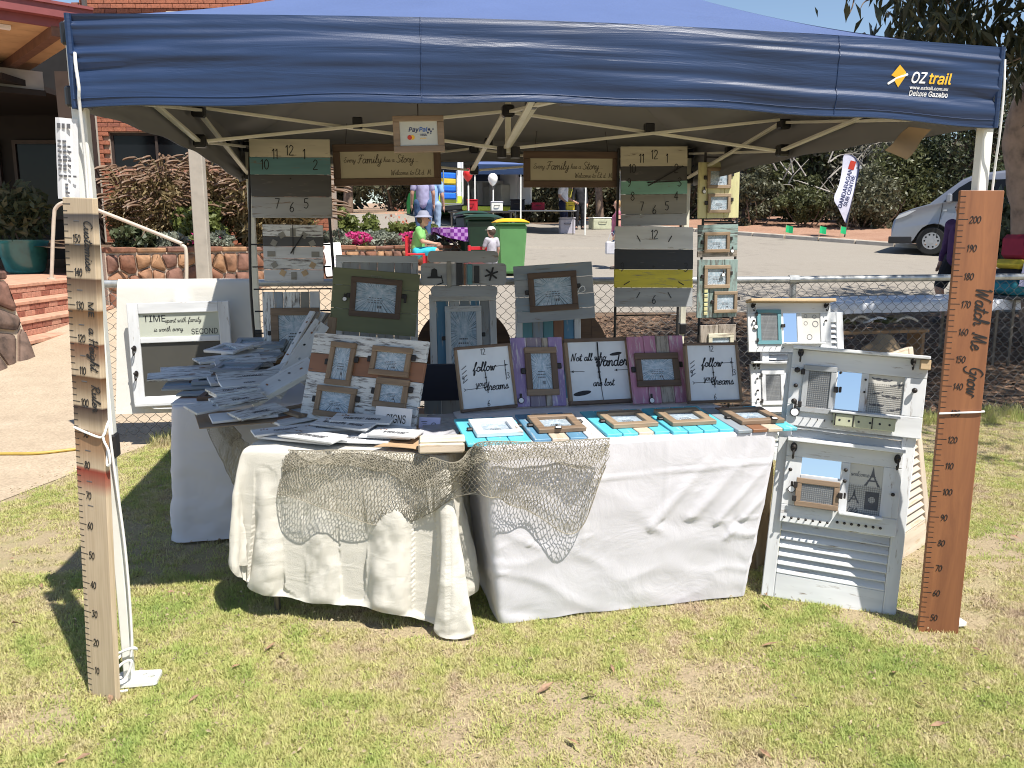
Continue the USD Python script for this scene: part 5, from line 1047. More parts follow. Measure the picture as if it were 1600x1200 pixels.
hplanks(t, .462, .331, [('paint_bluegrey', .25), ('paint_grey', .3), ('paint_bluegrey', .25), ('paint_grey', .2)]); pframe(t, -.01, .172, .285, .225, .034, mats=('brown_frame', 'brown_frame_z')); t.part('lettering', centred(script('nvmuwnmv', .02, .05), -.06, .30, -.0006), 'paint_taupe')
t.part('wire_charm', join([tube(spline([(.135, -.012, .16), (.15, -.014, .185), (.17, -.012, .19), (.175, -.012, .165), (.15, -.014, .155), (.135, -.012, .16)], 4), .0025, 5), tube(spline([(.12, -.01, .15), (.126, -.012, .17), (.134, -.01, .15), (.126, -.01, .135), (.12, -.01, .15)], 4), .0025, 5)]), 'print_white')
# rounded grey board with silhouettes
f = (-.279, 4.82, 1.165, 4.0, 4.0, .2, .495, .262); t = BD('silhouette_board', 'rounded grey board of stacked planks with dark hat and bottle silhouettes', 'sign', f)
def rounded(x0, x1, z0, z1, r): return face(extrude(sbox(x0, z0, x1, z1).buffer(-r).buffer(r, quad_segs=4), .018), 0, 0, .018)
for x0, x1, z0, z1 in ((-.205, .20, .195, .262), (-.247, .247, .065, .192), (-.19, .195, 0, .062)): t.part('plank', rounded(x0, x1, z0, z1, .022), 'paint_grey')
for x, w_, h_, m_ in ((-.085, .026, .15, 'paint_taupe'), (-.025, .036, .13, 'paint_black'), (.005, .012, .125, 'paint_brown'), (.035, .03, .115, 'paint_teal'), (.075, .030, .10, 'paint_black')):
    t.part('applique', bx(x - w_ / 2, x + w_ / 2, -.010, -.001, .128 - h_ / 2, .128 + h_ / 2, .003), m_)
hat = Polygon([(-.04, 0), (.04, 0), (.04, .009), (.02, .012), (.016, .05), (0, .058), (-.016, .05), (-.02, .012), (-.04, .009)]); t.part('hat_shape', face(extrude(hat, .004), -.17, .105, -.001), 'ink')
t.part('hook_shape', face(extrude(LineString([(0, 0), (.03, .01), (.02, .05)]).buffer(.003), .004), -.15, .07, -.001), 'ink')
for a in (20, 75, 140): t.part('twig', face(extrude(LineString([(-.036, 0), (.036, 0)]).buffer(.005), .006), .16, .13, -.001 - a * 1e-5, a), 'ink')
# round timber tops behind
for lb, x, y, z in (('dark round timber top behind the blue and white panel', -.30, 5.20, .47), ('dark round timber top behind the grey plank board', .32, 5.26, .47)):
    t = T('round_tabletop', lb, 'table top', (x, y, z), 6, 9)
    for i in range(6):
        a = -.31 + i * .1034; pl = Point(0, .31).buffer(.31, quad_segs=20).intersection(sbox(a, -1, a + .101, 1)); t.part('plank', face(extrude(pl, .02), 0, 0, .02), 'barrel')
# left board on the rack foot
t = T('trestle', 'rough timber trestle behind the long left table under the white plank board', 'trestle', (-1.34, 5.08, 0), 8)
t.part('top', bx(-.25, .2, -.06, .1, .72, .765, .004), 'crate_wood')
for x in (-.2, .15): t.part('leg', bx(x - .02, x + .02, -.02, .06, 0, .72, .003), 'crate_wood')
f = (-1.34, 5.02, .767, 8.0, 6.6, .1, .343, .415); t = BD('picture_board', 'whitewashed upright plank board with a broad oak frame below the small white clock', 'picture board', f)
vplanks(t, .343, .415, [('paint_cracked_z', .2), ('paint_bluegrey_z', .16), ('paint_cracked_z', .3), ('paint_taupe_z', .16), ('paint_white_z', .18)]); pframe(t, .02, .16, .29, .31, .045, mats=('oak_frame', 'oak_frame'))

# ---- multi frame board on the centre table
f = (-.676, 3.46, .714, -26.0, 18.4, .8, .60, .385); t = BD('multi_frame_board', 'cracked white board with a brown stripe and four wooden photo frames', 'picture board', f); W_, H_ = .60, .385
hplanks(t, W_, H_, [('paint_cracked', .24), ('paint_brown', .22), ('paint_cracked', .27), ('paint_cracked', .27)], th=.02)
pframe(t, -.12, .255, .135, .19, .024, mats=W2); pframe(t, .135, .285, .20, .125, .024, mats=W2); pframe(t, -.115, .085, .21, .135, .025, mats=W2); pframe(t, .165, .15, .165, .125, .026, mats=W2)
t = T('signs_card', 'white card lettered SIGNS standing before the multi frame board', 'card', (-.49, 3.30, .735), -22, 14)
t.part('card', bx(-.085, .085, 0, .002, 0, .085, .0006), 'paper'); m, wd = block('SIGNS', .034); m.vertices[:, 0] *= .62; t.part('lettering', face(m, -.032, .022, -.0009), 'ink')

# ---- standing goods on the right table
def follow(label, f):
    t = BD('follow_clock', label, 'clock', f); w, h = f[6], f[7]
    t.part('panel', bx(-w / 2 + .008, w / 2 - .008, .002, .014, .008, h - .008), 'clock_face')
    for q, ml in ((bx(-w / 2, w / 2, -.008, .02, h - .012, h, .002), 'brown_frame'), (bx(-w / 2, w / 2, -.008, .02, 0, .012, .002), 'brown_frame'), (bx(-w / 2, -w / 2 + .012, -.007, .02, .0125, h - .0125, .002), 'rail_wood_z'), (bx(w / 2 - .012, w / 2, -.007, .02, .0125, h - .0125, .002), 'rail_wood_z')): t.part('rail', q, ml)
    numerals(t, w, h, [12, 6, 9, 3], .40, .026, y=.0016)
    t.part('lettering', face(script('follow', .040, .11)[0], -.055, h * .60, .0016), 'ink'); t.part('lettering', face(script('your', .028, .1)[0], -.05, h * .37, .0016), 'ink'); t.part('lettering', face(script('dreams', .036, .11)[0], -.012, h * .30, .0016), 'ink')
    for x0, x1, z in ((.035, .105, .655), (-.095, .0, .335)):
        t.part('arrow', face(extrude(unary_union([LineString([(x0, 0), (x1, .003)]).buffer(.0012), Polygon([(x1, .003), (x1 - .014, .009), (x1 - .014, -.003)]), LineString([(x0, 0), (x0 - .008, .006)]).buffer(.0012), LineString([(x0, 0), (x0 - .008, -.006)]).buffer(.0012)]), .0008), 0, h * z, .0016), 'ink')
    for s_ in (-1, 1):
        for k in range(4): t.part('feather', face(extrude(LineString([(0, 0), (.012, .022)]).buffer(.0018), .0008), s_ * (w / 2 - .03) - .006, h * (.44 + .07 * k), .0016, 25 * s_), 'ink_soft')
    hand(t, 178, .07, .0016, h, -.001, h * .5); boss(t, h * .5, .001, .004)
    return t
follow('leftmost follow your dreams clock, white face in a thin timber frame', (-.098, 3.565, .757, 13.5, 17, -3.0, .255, .288))
follow('rightmost follow your dreams clock beside the pink board', (.933, 3.72, .757, 12, 18, .9, .265, .28))
f = (.412, 3.70, .757, 13, 21, -.2, .311, .307); t = BD('wander_clock', 'square white clock lettered Not all who wander are lost', 'clock', f); w, h = .311, .307
t.part('panel', bx(-w / 2 + .012, w / 2 - .012, .002, .014, .012, h - .012), 'clock_face')
for q, ml in ((bx(-w / 2, w / 2, -.010, .022, h - .016, h, .002), 'brown_frame'), (bx(-w / 2, w / 2, -.010, .022, 0, .016, .002), 'brown_frame'), (bx(-w / 2, -w / 2 + .016, -.009, .022, .0165, h - .0165, .002), 'rail_wood_z'), (bx(w / 2 - .016, w / 2, -.009, .022, .0165, h - .0165, .002), 'rail_wood_z')): t.part('rail', q, ml)
for txt, s_, x, z in (('Not all who', .034, -.130, .66), ('wander', .050, -.012, .57), ('are lost', .032, -.035, .27)): t.part('lettering', face(script(txt, s_, .12)[0], x, h * z, .0016), 'ink')
for x0, x1, z in ((-.135, -.07, .5), (.075, .14, .5)): t.part('arrow', face(extrude(unary_union([LineString([(x0, 0), (x1, 0)]).buffer(.0012), Polygon([(x0, 0), (x0 + .014, .006), (x0 + .014, -.006)])]), .0008), 0, h * z, .0016), 'ink')
for x, z, r in ((.09, .75, .3), (-.09, .17, .5)): t.part('feather', face(extrude(affinity.scale(Point(0, 0).buffer(.05 * r + .008), 1.3, .32), .0008), x, h * z, .0016, 8), 'ink')
hand(t, 2, .14, .003, h, -.002, h * .48); hand(t, 176, .06, .003, h, -.0008, h * .48); hand(t, 177, .15, .0012, h, .0004, h * .48, tail=0); boss(t, h * .48, .001, .006)
f = (.133, 3.63, .757, 15, 19.5, 1.1, .243, .319); t = BD('picture_board', 'purple rough sawn plank board with a tall narrow photo frame', 'picture board', f)
vplanks(t, .243, .319, [('paint_purple_z', .30), ('paint_plum_z', .30), ('paint_driftwood_z', .12), ('paint_purple_z', .28)]); pframe(t, .01, .16, .15, .22, .028, mats=('oak_frame', 'brown_frame_z')); tag_(t, -.095, .03)
f = (.690, 3.715, .757, 14, 22, .9, .277, .320); t = BD('picture_board', 'pink rough sawn plank board with a wide photo frame', 'picture board', f)
vplanks(t, .277, .32, [('paint_pink_z', .28), ('paint_pink_z', .22), ('paint_driftwood_z', .24), ('paint_pink_z', .26)]); pframe(t, -.01, .155, .215, .158, .029, mats=('brown_frame', 'brown_frame_z')); tag_(t, -.055, .012)
# ---- turquoise boards lying along the front of the right table
flats = [(-.042, 2.975, 11.5, .245, ['paint_turq_z', 'paint_turq_z', 'paint_turq_z'], ('paint_white', 'paint_white_z'), 'turquoise board with a white frame lying at the left front corner of the right table'),
         (.221, 3.045, 12, .278, ['paint_blue_z', 'paint_sand_z', 'paint_blue_z', 'paint_white_z'], ('oak_frame', 'oak_frame'), 'blue, sand and white striped board lying second from the left on the table front'),
         (.494, 3.125, 12.5, .262, ['paint_turq_z', 'paint_turq_z', 'paint_sand_z', 'paint_turq_z'], WP, 'turquoise board with one sand stripe lying in the middle of the table front'),
         (.755, 3.165, 12.5, .26, ['paint_turq_z', 'paint_turq_z', 'paint_turq_z', 'paint_turq_z'], WP, 'all turquoise board with a long wood frame lying fourth from the left'),
         (1.015, 3.19, 12, .262, ['paint_bluegrey_z', 'paint_brown_z', 'paint_sand_z', 'paint_turq_z'], ('oak_frame', 'oak_frame'), 'grey, sand and turquoise board lying at the right end, overhanging the table')]
for i, (x, y, yw, w, cols, fm, lb) in enumerate(flats):
    t = T('flat_picture_board', lb, 'picture board', (x, y, THR + .0125), yw + RNG.uniform(-1.5, 1.5), 86.5 - (i % 2) * .7)
    h = .345; vplanks(t, w, h, [(c, 1 / len(cols)) for c in cols], th=.014, gap=.004); pframe(t, .012 * (-1) ** i, .165, .19 if i else .18, .20, .034, mats=fm, th=.018)
    if i in (1, 4): tag_(t, .06 if i == 4 else -.03, .065, -.02)
# ---- loose boards: flat piles
def flatboard(name, label, cat, x, y, z, yaw, w, d, kind, th=.012, tilt=0.0, group=None, roll=0):
    t = T(name, label, cat, (x, y, z), yaw, 90 - tilt, roll, group)   # local z runs away along the table, -y is up
    return t
sign_words = ['friends', 'mnuvnm wnm', 'nvmnuw', 'nmwvnn', 'mvnuwn nm', 'wnmvn mnu', 'nnmuw', 'vmnw', 'nmuwvn', 'mwnv nmn', '', '', '', '']
sg = [(-.86, 3.155, .722, -20, .335, .13, 0, 'front'), (-.60, 3.13, .722, -8, .24, .135, 0, ''), (-.80, 3.10, .741, -27, .27, .10, 4, ''), (-.74, 3.27, .738, 14, .25, .075, 6, ''), (-.53, 3.22, .742, -18, .25, .085, 5, ''), (-.70, 3.24, .756, -24, .27, .09, 8, ''),
      (-.50, 3.15, .736, -10, .21, .11, 2, ''), (-.47, 3.12, .748, -16, .2, .10, 3, ''), (-.90, 3.24, .735, 30, .26, .07, 8, ''), (-.62, 3.27, .768, -12, .26, .085, 10, '')]
lbl = ['long white sign lettered friends, front left of the loose pile', 'white sign lying flat at the front middle of the loose pile', 'white sign askew on top of the friends sign', 'thin white sign pointing up right at the back of the loose pile', 'white sign lying below the SIGNS card', 'white sign tilted across the middle of the loose pile', 'white sign at the right front of the loose pile near the brown paper', 'uppermost white sign at the right end of the loose pile', 'slim white sign at the far left of the loose pile', 'white sign propped highest, just under the photo frames']
for k, (x, y, z, yw, w, d, tl, _) in enumerate(sg):
    t = flatboard('word_sign', lbl[k], 'sign', x, y, z, yw, w, d, 'w', tilt=tl); t.part('board', bx(-w / 2, w / 2, 0, .009, 0, d, .0015), 'paint_white')
    m, wd = script(sign_words[k], d * .42, .07, .22); s_ = min(1, w * .8 / wd); m.vertices[:, :2] *= s_; t.part('lettering', face(m, -wd * s_ / 2, d * .3, -.0009), 'ink_soft')
    t.part('motif', face(extrude(unary_union([Point(a * .012, (a % 2) * .006).buffer(.004) for a in range(3)]), .0006), -w * .36, d * .7, -.0006), 'paint_brown')
# boards with frames piled on the long left table
lp = [(-1.455, 3.97, .708, 6, .42, .25, ['paint_bluegrey', 'paint_brown', 'paint_white', 'paint_white'], 0, 'blue and white striped board with a dark frame, frontmost of the left pile', ('brown_frame', 'brown_frame_z')),
      (-1.50, 4.12, .724, 4, .40, .25, ['paint_white', 'paint_white', 'paint_bluegrey'], 0, 'white board with a black edge lying under the striped board in the left pile', None),
      (-1.54, 4.22, .742, 14, .52, .26, ['paint_bluegrey', 'paint_blue', 'paint_bluegrey'], 2, 'blue grey board with a pale grey frame in the middle of the left pile', ('paint_bluegrey', 'paint_bluegrey_z')),
      (-1.58, 4.50, .724, 10, .42, .26, ['paint_white', 'paint_bluegrey', 'paint_white'], 0, 'white and grey board with a brown frame behind the blue grey board', ('brown_frame', 'brown_frame_z')),
      (-1.62, 4.72, .724, 12, .42, .27, ['paint_white', 'paint_driftwood', 'paint_white'], 3, 'white board with a wooden frame at the back of the left pile', ('oak_frame', 'oak_frame')),
      (-1.60, 4.86, .750, 20, .36, .22, ['paint_bluegrey', 'paint_white'], 5, 'tilted pale blue board at the far back of the left pile', None),
      (-1.50, 4.95, .724, 4, .40, .24, ['paint_driftwood', 'paint_white', 'paint_driftwood'], 0, 'driftwood striped board lying last against the rack', ('brown_frame', 'brown_frame_z'))]
for x, y, z, yw, w, d, cols, tl, lb, fm in lp:
    t = flatboard('flat_picture_board', lb, 'picture board', x, y, z, yw, w, d, 'w', tilt=tl); hplanks(t, w, d, [(c, 1 / len(cols)) for c in cols], th=.013)
    if fm: pframe(t, .0, d * .5, w * .46, d * .62, .03, mats=fm, th=.02)
hp_ = np.random.default_rng(31)
pos_w = ['bottommost', 'second lowest', 'third', 'fourth', 'fifth', 'sixth', 'seventh', 'eighth', 'ninth', 'tenth', 'eleventh', 'topmost']
kinds = [('small white picture frame', 'f'), ('narrow whitewashed sign board', 'w'), ('pale grey picture frame', 'g'), ('whitewashed plank piece', 'w')]
for k in range(12):
    kd, kk = kinds[k % 4]; x, y = -1.60 + hp_.uniform(-.17, .22), 4.28 + .055 * k + hp_.uniform(-.06, .06); z = .752 + .009 * k + .012 * (k % 3)
    w = hp_.uniform(.18, .32); d = hp_.uniform(.08, .13) if kk == 'w' else hp_.uniform(.15, .2); t = flatboard('loose_piece', f'{pos_w[k]} {kd} in the messy heap on the left table, counted upwards', 'frame' if kk != 'w' else 'sign board', x, y, z, hp_.uniform(-25, 50), w, d, kk, tilt=hp_.uniform(2, 14))
    if kk == 'w': t.part('board', bx(-w / 2, w / 2, 0, .012, 0, d, .0015), 'paint_cracked' if k % 2 else 'paint_white'); t.part('motif', face(extrude(affinity.scale(Point(0, 0).buffer(.012), 1.4, .6), .0006), w * .2, d * .5, -.0006), 'paint_brown')
    else: pframe(t, 0, d / 2, w, d, .032, mats=('paint_white', 'paint_white_z') if kk == 'f' else ('paint_bluegrey', 'paint_bluegrey_z'), th=.016, clips=False, insert='sunburst' if k % 3 else 'paper')
gap_w = ['lowest', 'second', 'third', 'fourth', 'fifth', 'sixth', 'seventh', 'topmost']
for k in range(8):
    x, y = -1.16 + hp_.uniform(-.12, .2), 3.46 + .075 * k + hp_.uniform(-.04, .04); w, d = hp_.uniform(.22, .34), hp_.uniform(.075, .12)
    t = flatboard('word_sign', f'{gap_w[k]} whitewashed sign in the heap between the left pile and the multi frame board', 'sign', x, y, .735 + .012 * k, hp_.uniform(20, 62), w, d, 'w', tilt=hp_.uniform(2, 16)); t.part('board', bx(-w / 2, w / 2, 0, .011, 0, d, .0015), 'paint_cracked' if k % 2 else 'paint_white'); m, wd = script(['nmuwvn', 'wnvmn', 'mnnuv nw', 'vnmwn', 'nwmv', 'mnvuwn', 'nmvn', 'wmnuv'][k], d * .3, .07, .22); s_ = min(1, w * .8 / wd); m.vertices[:, :2] *= s_; t.part('lettering', face(m, -wd * s_ / 2, d * .3, -.0009), 'ink_soft')
# boards between the left pile and the signs
t = flatboard('flat_picture_board', 'long striped board lying diagonally between the left pile and the loose signs', 'picture board', -1.08, 3.56, .716, -48, .30, .55, 'w', tilt=2)
t.M; vplanks(t, .25, .50, [('paint_white_z', .3), ('paint_bluegrey_z', .2), ('paint_brown_z', .2), ('paint_white_z', .3)], th=.014); pframe(t, 0, .22, .21, .24, .032, mats=('rail_wood', 'rail_wood_z'))
# stacks of long sign boards leaning on the left table
def lean_board(label, p, q, w, nrm, th=.02, mat='paint_white_z', deco=True, name='leaning_board', cat='sign board'):
    p, q = np.array(p, float), np.array(q, float); z = q - p; L_ = np.linalg.norm(z); z /= L_; n_ = np.array(nrm, float); n_ -= z * (n_ @ z); n_ /= np.linalg.norm(n_); x = np.cross(-n_, z); y = -n_
    R = np.stack([x, y, z], 1); t = T(name, label, cat); M = np.eye(4); M[:3, :3] = R; M[:3, 3] = p; t.M = M
    UsdGeom.Xformable(stage.GetPrimAtPath(t.path)).GetOrderedXformOps()[0].Set(Gf.Matrix4d(*[float(v) for v in M.T.ravel()]))
    t.part('board', bx(-w / 2, w / 2, 0, th, 0, L_, .002), mat)
    if deco:
        for k in range(5): t.part('motif', face(extrude(affinity.scale(Point(0, 0).buffer(.008), 1, .6), .0007), RNG.uniform(-.2, .2) * w, L_ * (.14 + .17 * k), -.0007, RNG.uniform(0, 90)), ['paint_black', 'paint_brown', 'paint_bluegrey'][k % 3])
    return t
lean_board('long white board with small motifs leaning steeply up to the right on the left table', (-1.17, 4.02, .745), (-1.00, 4.36, 1.06), .085, (.5, -.75, .45), .03)
lean_board('long white board with a brown edge lying low across the left pile', (-1.26, 3.88, .75), (-.98, 4.02, .90), .10, (-.25, -.7, .65), .035)
lean_board('white board in the shade between the two leaning boards', (-1.27, 4.15, .80), (-1.08, 4.25, .87), .11, (-.2, -.6, .8), .02)
lean_board('white board half hidden behind the steep board', (-1.05, 4.2, .75), (-.93, 4.36, .93), .12, (.2, -.8, .5), .02)
for k in range(5):
    o = np.array([.020 * k, .028 * k, -.005 * k]); lean_board(['outermost', 'second', 'middle', 'fourth', 'innermost'][k] + ' narrow board of the steep bundle with black ends, against the oak frame board', np.array([-1.26, 4.36, .78]) + o, np.array([-1.115, 4.62, 1.10]) + o * 1.1, .035, (-.4, -.8, .4), .014, 'paint_white_z' if k % 2 == 0 else 'paint_driftwood_z', deco=k < 3)
lean_board('plain timber post end sticking up between the leaning boards', (-1.0, 4.4, .74), (-.97, 4.46, 1.08), .045, (.1, -.9, .3), .045, 'rail_wood_z', deco=False, name='timber_post', cat='post')
# business cards, block, chair, small boards in the middle gap
t = T('card_holder', 'small holder of lilac business cards between the multi frame board and the white clock', 'card holder', (-.345, 3.36, .712), -6, 24)
t.part('stand', bx(-.048, .048, .004, .03, -.003, .03, .003), 'navy_pad'); t.part('card', bx(-.045, .045, -.001, .003, 0, .055, .0005), 'paper_lilac'); t.part('print', face(extrude(unary_union([Point(.018, .022).buffer(.011).difference(Point(.018, .022).buffer(.008)), sbox(-.035, .035, -.01, .038), sbox(-.03, .028, -.012, .030)]), .0004), 0, 0, -.0016), 'ink_soft')
t = T('wooden_block', 'whitewashed wooden block lying at the front right of the centre table', 'block', (-.262, 2.99, .718), 6)
t.part('block', bx(-.085, .085, -.03, .06, 0, .038, .006), 'paint_sand'); t.part('top_board', bx(-.08, .088, -.025, .065, .0385, .048, .003), 'paint_cream')
t = T('folding_chair', 'dark folding chair with a navy padded back behind the centre table', 'chair', (-.42, 4.30, 0), 4)
def rpad(w, h, th, r): return face(extrude(sbox(-w / 2, 0, w / 2, h).buffer(-r).buffer(r, quad_segs=5), th), 0, 0, th)
t.part('backrest', tr(rpad(.40, .20, .035, .045), None, (0, .16, .62)), 'navy_pad', smooth=30); t.part('seat', tr(bx(-.19, .19, -.2, .16, .42, .455, .012), None), 'navy_pad')
for s_ in (-1, 1): t.part('leg', tube([(s_ * .20, -.22, 0), (s_ * .20, .0, .43), (s_ * .20, .17, .80)], .011, 8), 'chair_metal'); t.part('leg', tube([(s_ * .215, .24, 0), (s_ * .215, -.02, .43)], .011, 8), 'chair_metal')
t = T('picture_board', 'narrow grey plank board standing behind the chair legs in the middle gap', 'picture board', (-.33, 4.62, .25), 5, 12)
vplanks(t, .34, .42, [('paint_bluegrey_z', .3), ('paint_grey_z', .4), ('paint_bluegrey_z', .3)])
t = T('storage_crate', 'dark timber crate under the grey plank board behind the chair', 'crate', (-.33, 4.70, 0), 5)
for i in range(2): t.part('slat', bx(-.22, .22, -.14, -.122, .01 + i * .12, .115 + i * .12, .003), 'crate_wood'); t.part('slat', bx(-.22, .22, .122, .14, .01 + i * .12, .115 + i * .12, .003), 'crate_wood')
for s_ in (-1, 1): t.part('end_board', bx(s_ * .22 - .009, s_ * .22 + .009, -.12, .12, .005, .245, .003), 'crate_wood')
t.part('lid', bx(-.23, .23, -.145, .145, .2405, .249, .002), 'crate_wood')
# ---------------------------------------------------------------- shutters and wall organisers
def shutter(label, pos, yaw, lean, roll, w, h, z0, z1, mat='paint_white', pitch=.036):
    t = T('shutter_door', label, 'shutter door', pos, yaw, lean, roll); st = .05
    for s_ in (-1, 1): t.part('stile', bx(min(s_ * w / 2, s_ * (w / 2 - st)), max(s_ * w / 2, s_ * (w / 2 - st)), 0, .032, 0, h, .003), mat + '_z')
    t.part('bottom_rail', bx(-w / 2 + st + .0005, w / 2 - st - .0005, .003, .03, 0, z0, .003), mat); t.part('top_rail', bx(-w / 2 + st + .0005, w / 2 - st - .0005, .003, .03, z1, h, .003), mat)
    n_ = int((z1 - z0) / pitch)
    for i in range(n_):
        m = tr(bx(-w / 2 + st + .001, w / 2 - st - .001, -.003, .003, -.022, .022, .002), rotm(lean=42), (0, .0165, z0 + (i + .5) * (z1 - z0) / n_)); t.part('slat', m, mat)
    return t
def hook(t, x, z, y=-.004, s=1.0, parent=None):
    p = t.part('hook', join([tr(face(extrude(affinity.scale(Point(0, 0).buffer(.012 * s), .8, 1.2), .004), x, z, y), None), tube(spline([(x, y - .003, z), (x, y - .026 * s, z - .004), (x, y - .03 * s, z - .022 * s), (x, y - .016 * s, z - .032 * s), (x, y - .006 * s, z - .022 * s)], 4), .003 * s, 6), tr(trimesh.creation.icosphere(1, .0065 * s), None, (x, y - .03 * s, z + .004))]), 'hook_iron', parent)
def knob(t, x, z, y=-.002, r=.008): t.part('knob', join([face(extrude(Point(0, 0).buffer(r * .45), .014), x, z, y), tr(trimesh.creation.icosphere(1, r), None, (x, y - .016, z))]), 'hook_iron', smooth=True)
def pin(t, x, z, y=-.002): t.part('pin', tube([(x, y, z), (x, y - .022, z + .006)], .0022, 5), 'hook_iron')
def mesh_door(t, x0, x1, z0, z1, fw, mat, y=-.012, grid=.008, inner='mesh_grey'):
    p = t.holder('mesh_door')
    for q, ml in ((bx(x0, x1, y, y + .012, z1 - fw, z1, .002), mat), (bx(x0, x1, y, y + .012, z0, z0 + fw, .002), mat), (bx(x0, x0 + fw, y + .001, y + .012, z0 + fw + .0005, z1 - fw - .0005, .002), mat + '_z' if 'paint' in mat or mat == 'rail_wood' else mat), (bx(x1 - fw, x1, y + .001, y + .012, z0 + fw + .0005, z1 - fw - .0005, .002), mat + '_z' if 'paint' in mat or mat == 'rail_wood' else mat)): t.part('rail', q, ml, p)
    t.part('backing', bx(x0 + fw - .001, x1 - fw + .001, y + .008, y + .011, z0 + fw - .001, z1 - fw + .001), inner, p)
    L_ = [np.array([[x, y + .005, z0 + fw], [x, y + .005, z1 - fw]]) for x in np.arange(x0 + fw + grid / 2, x1 - fw, grid)] + [np.array([[x0 + fw, y + .0055, z], [x1 - fw, y + .0055, z]]) for z in np.arange(z0 + fw + grid / 2, z1 - fw, grid)]
    curves_prim(numbered(p, 'wire_mesh'), L_, .0012, 'wire', 'stuff')
    t.part('door_catch', join([bx(x1 - .006, x1 + .012, y - .01, y - .0005, (z0 + z1) / 2 - .006, (z0 + z1) / 2 + .018, .002), bx(x1 + .016, x1 + .024, y - .006, y + .008, (z0 + z1) / 2 - .004, (z0 + z1) / 2 + .02, .002)]), 'hook_iron', p)
    for zz in (z0 + .03, z1 - .03): t.part('hinge', bx(x0 - .010, x0 + .006, y - .002, y + .004, zz - .012, zz + .012, .002), 'hook_iron', p)
def grid_over(t, x0, x1, z0, z1, y, g_=.008):
    L_ = [np.array([[x, y, z0], [x, y, z1]]) for x in np.arange(x0 + g_ / 2, x1, g_)] + [np.array([[x0, y - .0005, z], [x1, y - .0005, z]]) for z in np.arange(z0 + g_ / 2, z1, g_)]
    t.curves('wire_mesh', L_, .0011, 'wire', kind='stuff')
def surround(t, w, h, top, bot, cuts):
    """White rails above and below, upright strips between the openings; cuts: list of (x0, x1) of timber."""
    t.part('top_rail', bx(-w / 2, w / 2, 0, .02, h - top, h, .002), 'paint_white'); t.part('bottom_rail', bx(-w / 2, w / 2, 0, .02, 0, bot, .002), 'paint_white')
    for a, b_ in cuts: t.part('strip', bx(a, b_, .001, .02, bot + .001, h - top - .001, .002), 'paint_white_z')
mous = lambda s: unary_union([affinity.scale(Point(x * .5, 0).buffer(.5, quad_segs=6), 1, .55) for x in (-1, 1)] + [LineString([(-.8, .02), (-1.2, -.05), (-1.5, .15)]).buffer(.12), LineString([(.8, .02), (1.2, -.05), (1.5, .15)]).buffer(.12)])
def eiffel(s):
    return affinity.scale(unary_union([Polygon([(-.5, 0), (-.32, 0), (-.2, .3), (.2, .3), (.32, 0), (.5, 0), (.27, .36), (.14, .62), (.04, 1.1), (0, 1.3), (-.04, 1.1), (-.14, .62), (-.27, .36)]).difference(Polygon([(-.13, .4), (.13, .4), (.07, .58), (-.07, .58)])), sbox(-.3, .32, .3, .38), sbox(-.18, .6, .18, .65)]), s, s, origin=(0, 0))
# back shutter against the fence with two organisers
DB = (2.02, 5.49, 0, 7.8, 12.5, .6)
sB = shutter('white shutter door leaning on the fence behind the other organisers', DB[:3], *DB[3:], .60, 1.02, .10, .95)
def on_door(door, p, lift=.024):
    R = door.M[:3, :3]; q = R.T @ (np.asarray(p) - door.M[:3, 3]); q[1] = -lift; return door.M[:3, 3] + R @ q
p = on_door(sB, (1.942, 5.35, .794)); w, h = .60, .335
t = T('wall_organiser', 'white organiser with a teal mesh door and a raw timber ledge at the back', 'organiser', p, *DB[3:])
surround(t, w, h, .07, .066, [(-.30, -.235), (-.075, -.045), (.055, .088), (.225, .30)])
mesh_door(t, -.238, -.065, .05, .288, .026, 'paint_teal', inner='mesh_grey'); t.part('backing', bx(-.234, -.076, .012, .019, .067, .264), 'paint_white')
t.part('mirror', bx(-.045, .055, .008, .012, .067, .264), 'mirror'); t.part('fabric_panel', bx(.088, .225, .010, .014, .067, .264), 'fabric_print')
for x, z, r in ((.12, .245, .012), (.185, .24, .014), (.12, .195, .014), (.19, .19, .022), (.145, .10, .020)): t.part('motif', face(extrude(Point(0, 0).buffer(r).difference(Point(0, 0).buffer(r * .78)), .0005), x, z, .0095), 'ink_soft')
t.part('ledge', bx(-.305, .305, -.075, .022, h + .001, h + .022, .003), 'ply'); t.part('shelf', bx(-.06, .225, -.06, -.001, .048, .056, .002), 'paint_white')
for x in (-.265, .262): hook(t, x, h - .02, s=1.2)
for x in (-.265, .255): knob(t, x, .21)
for k in range(5): pin(t, -.24 + k * .045, .022 + .01 * (k % 2))
for k in range(4): pin(t, .02 + k * .06, .026)
tag_(t, -.25, .17, -.012, .016)
p = on_door(sB, (1.93, 5.40, .36)); t = T('wall_organiser', 'white organiser with a white framed grey door low on the back shutter', 'organiser', p, *DB[3:]); h = .33
surround(t, .58, h, .06, .066, [(-.29, -.215), (-.06, -.03), (.08, .11), (.22, .29)]); mesh_door(t, -.218, -.055, .05, .285, .028, 'paint_white'); t.part('mirror', bx(-.03, .08, .008, .012, .067, .27), 'mirror'); t.part('fabric_panel', bx(.11, .22, .010, .014, .067, .27), 'fabric_print'); t.part('backing', bx(-.214, -.061, .012, .019, .067, .27), 'paint_white')
t.part('ledge', bx(-.29, .29, -.05, -.001, h + .001, h + .016, .003), 'paint_white')
for x in (-.27, -.24): hook(t, x, h - .008, s=.9)
for z in (.23, .15, .09): knob(t, -.252, z)
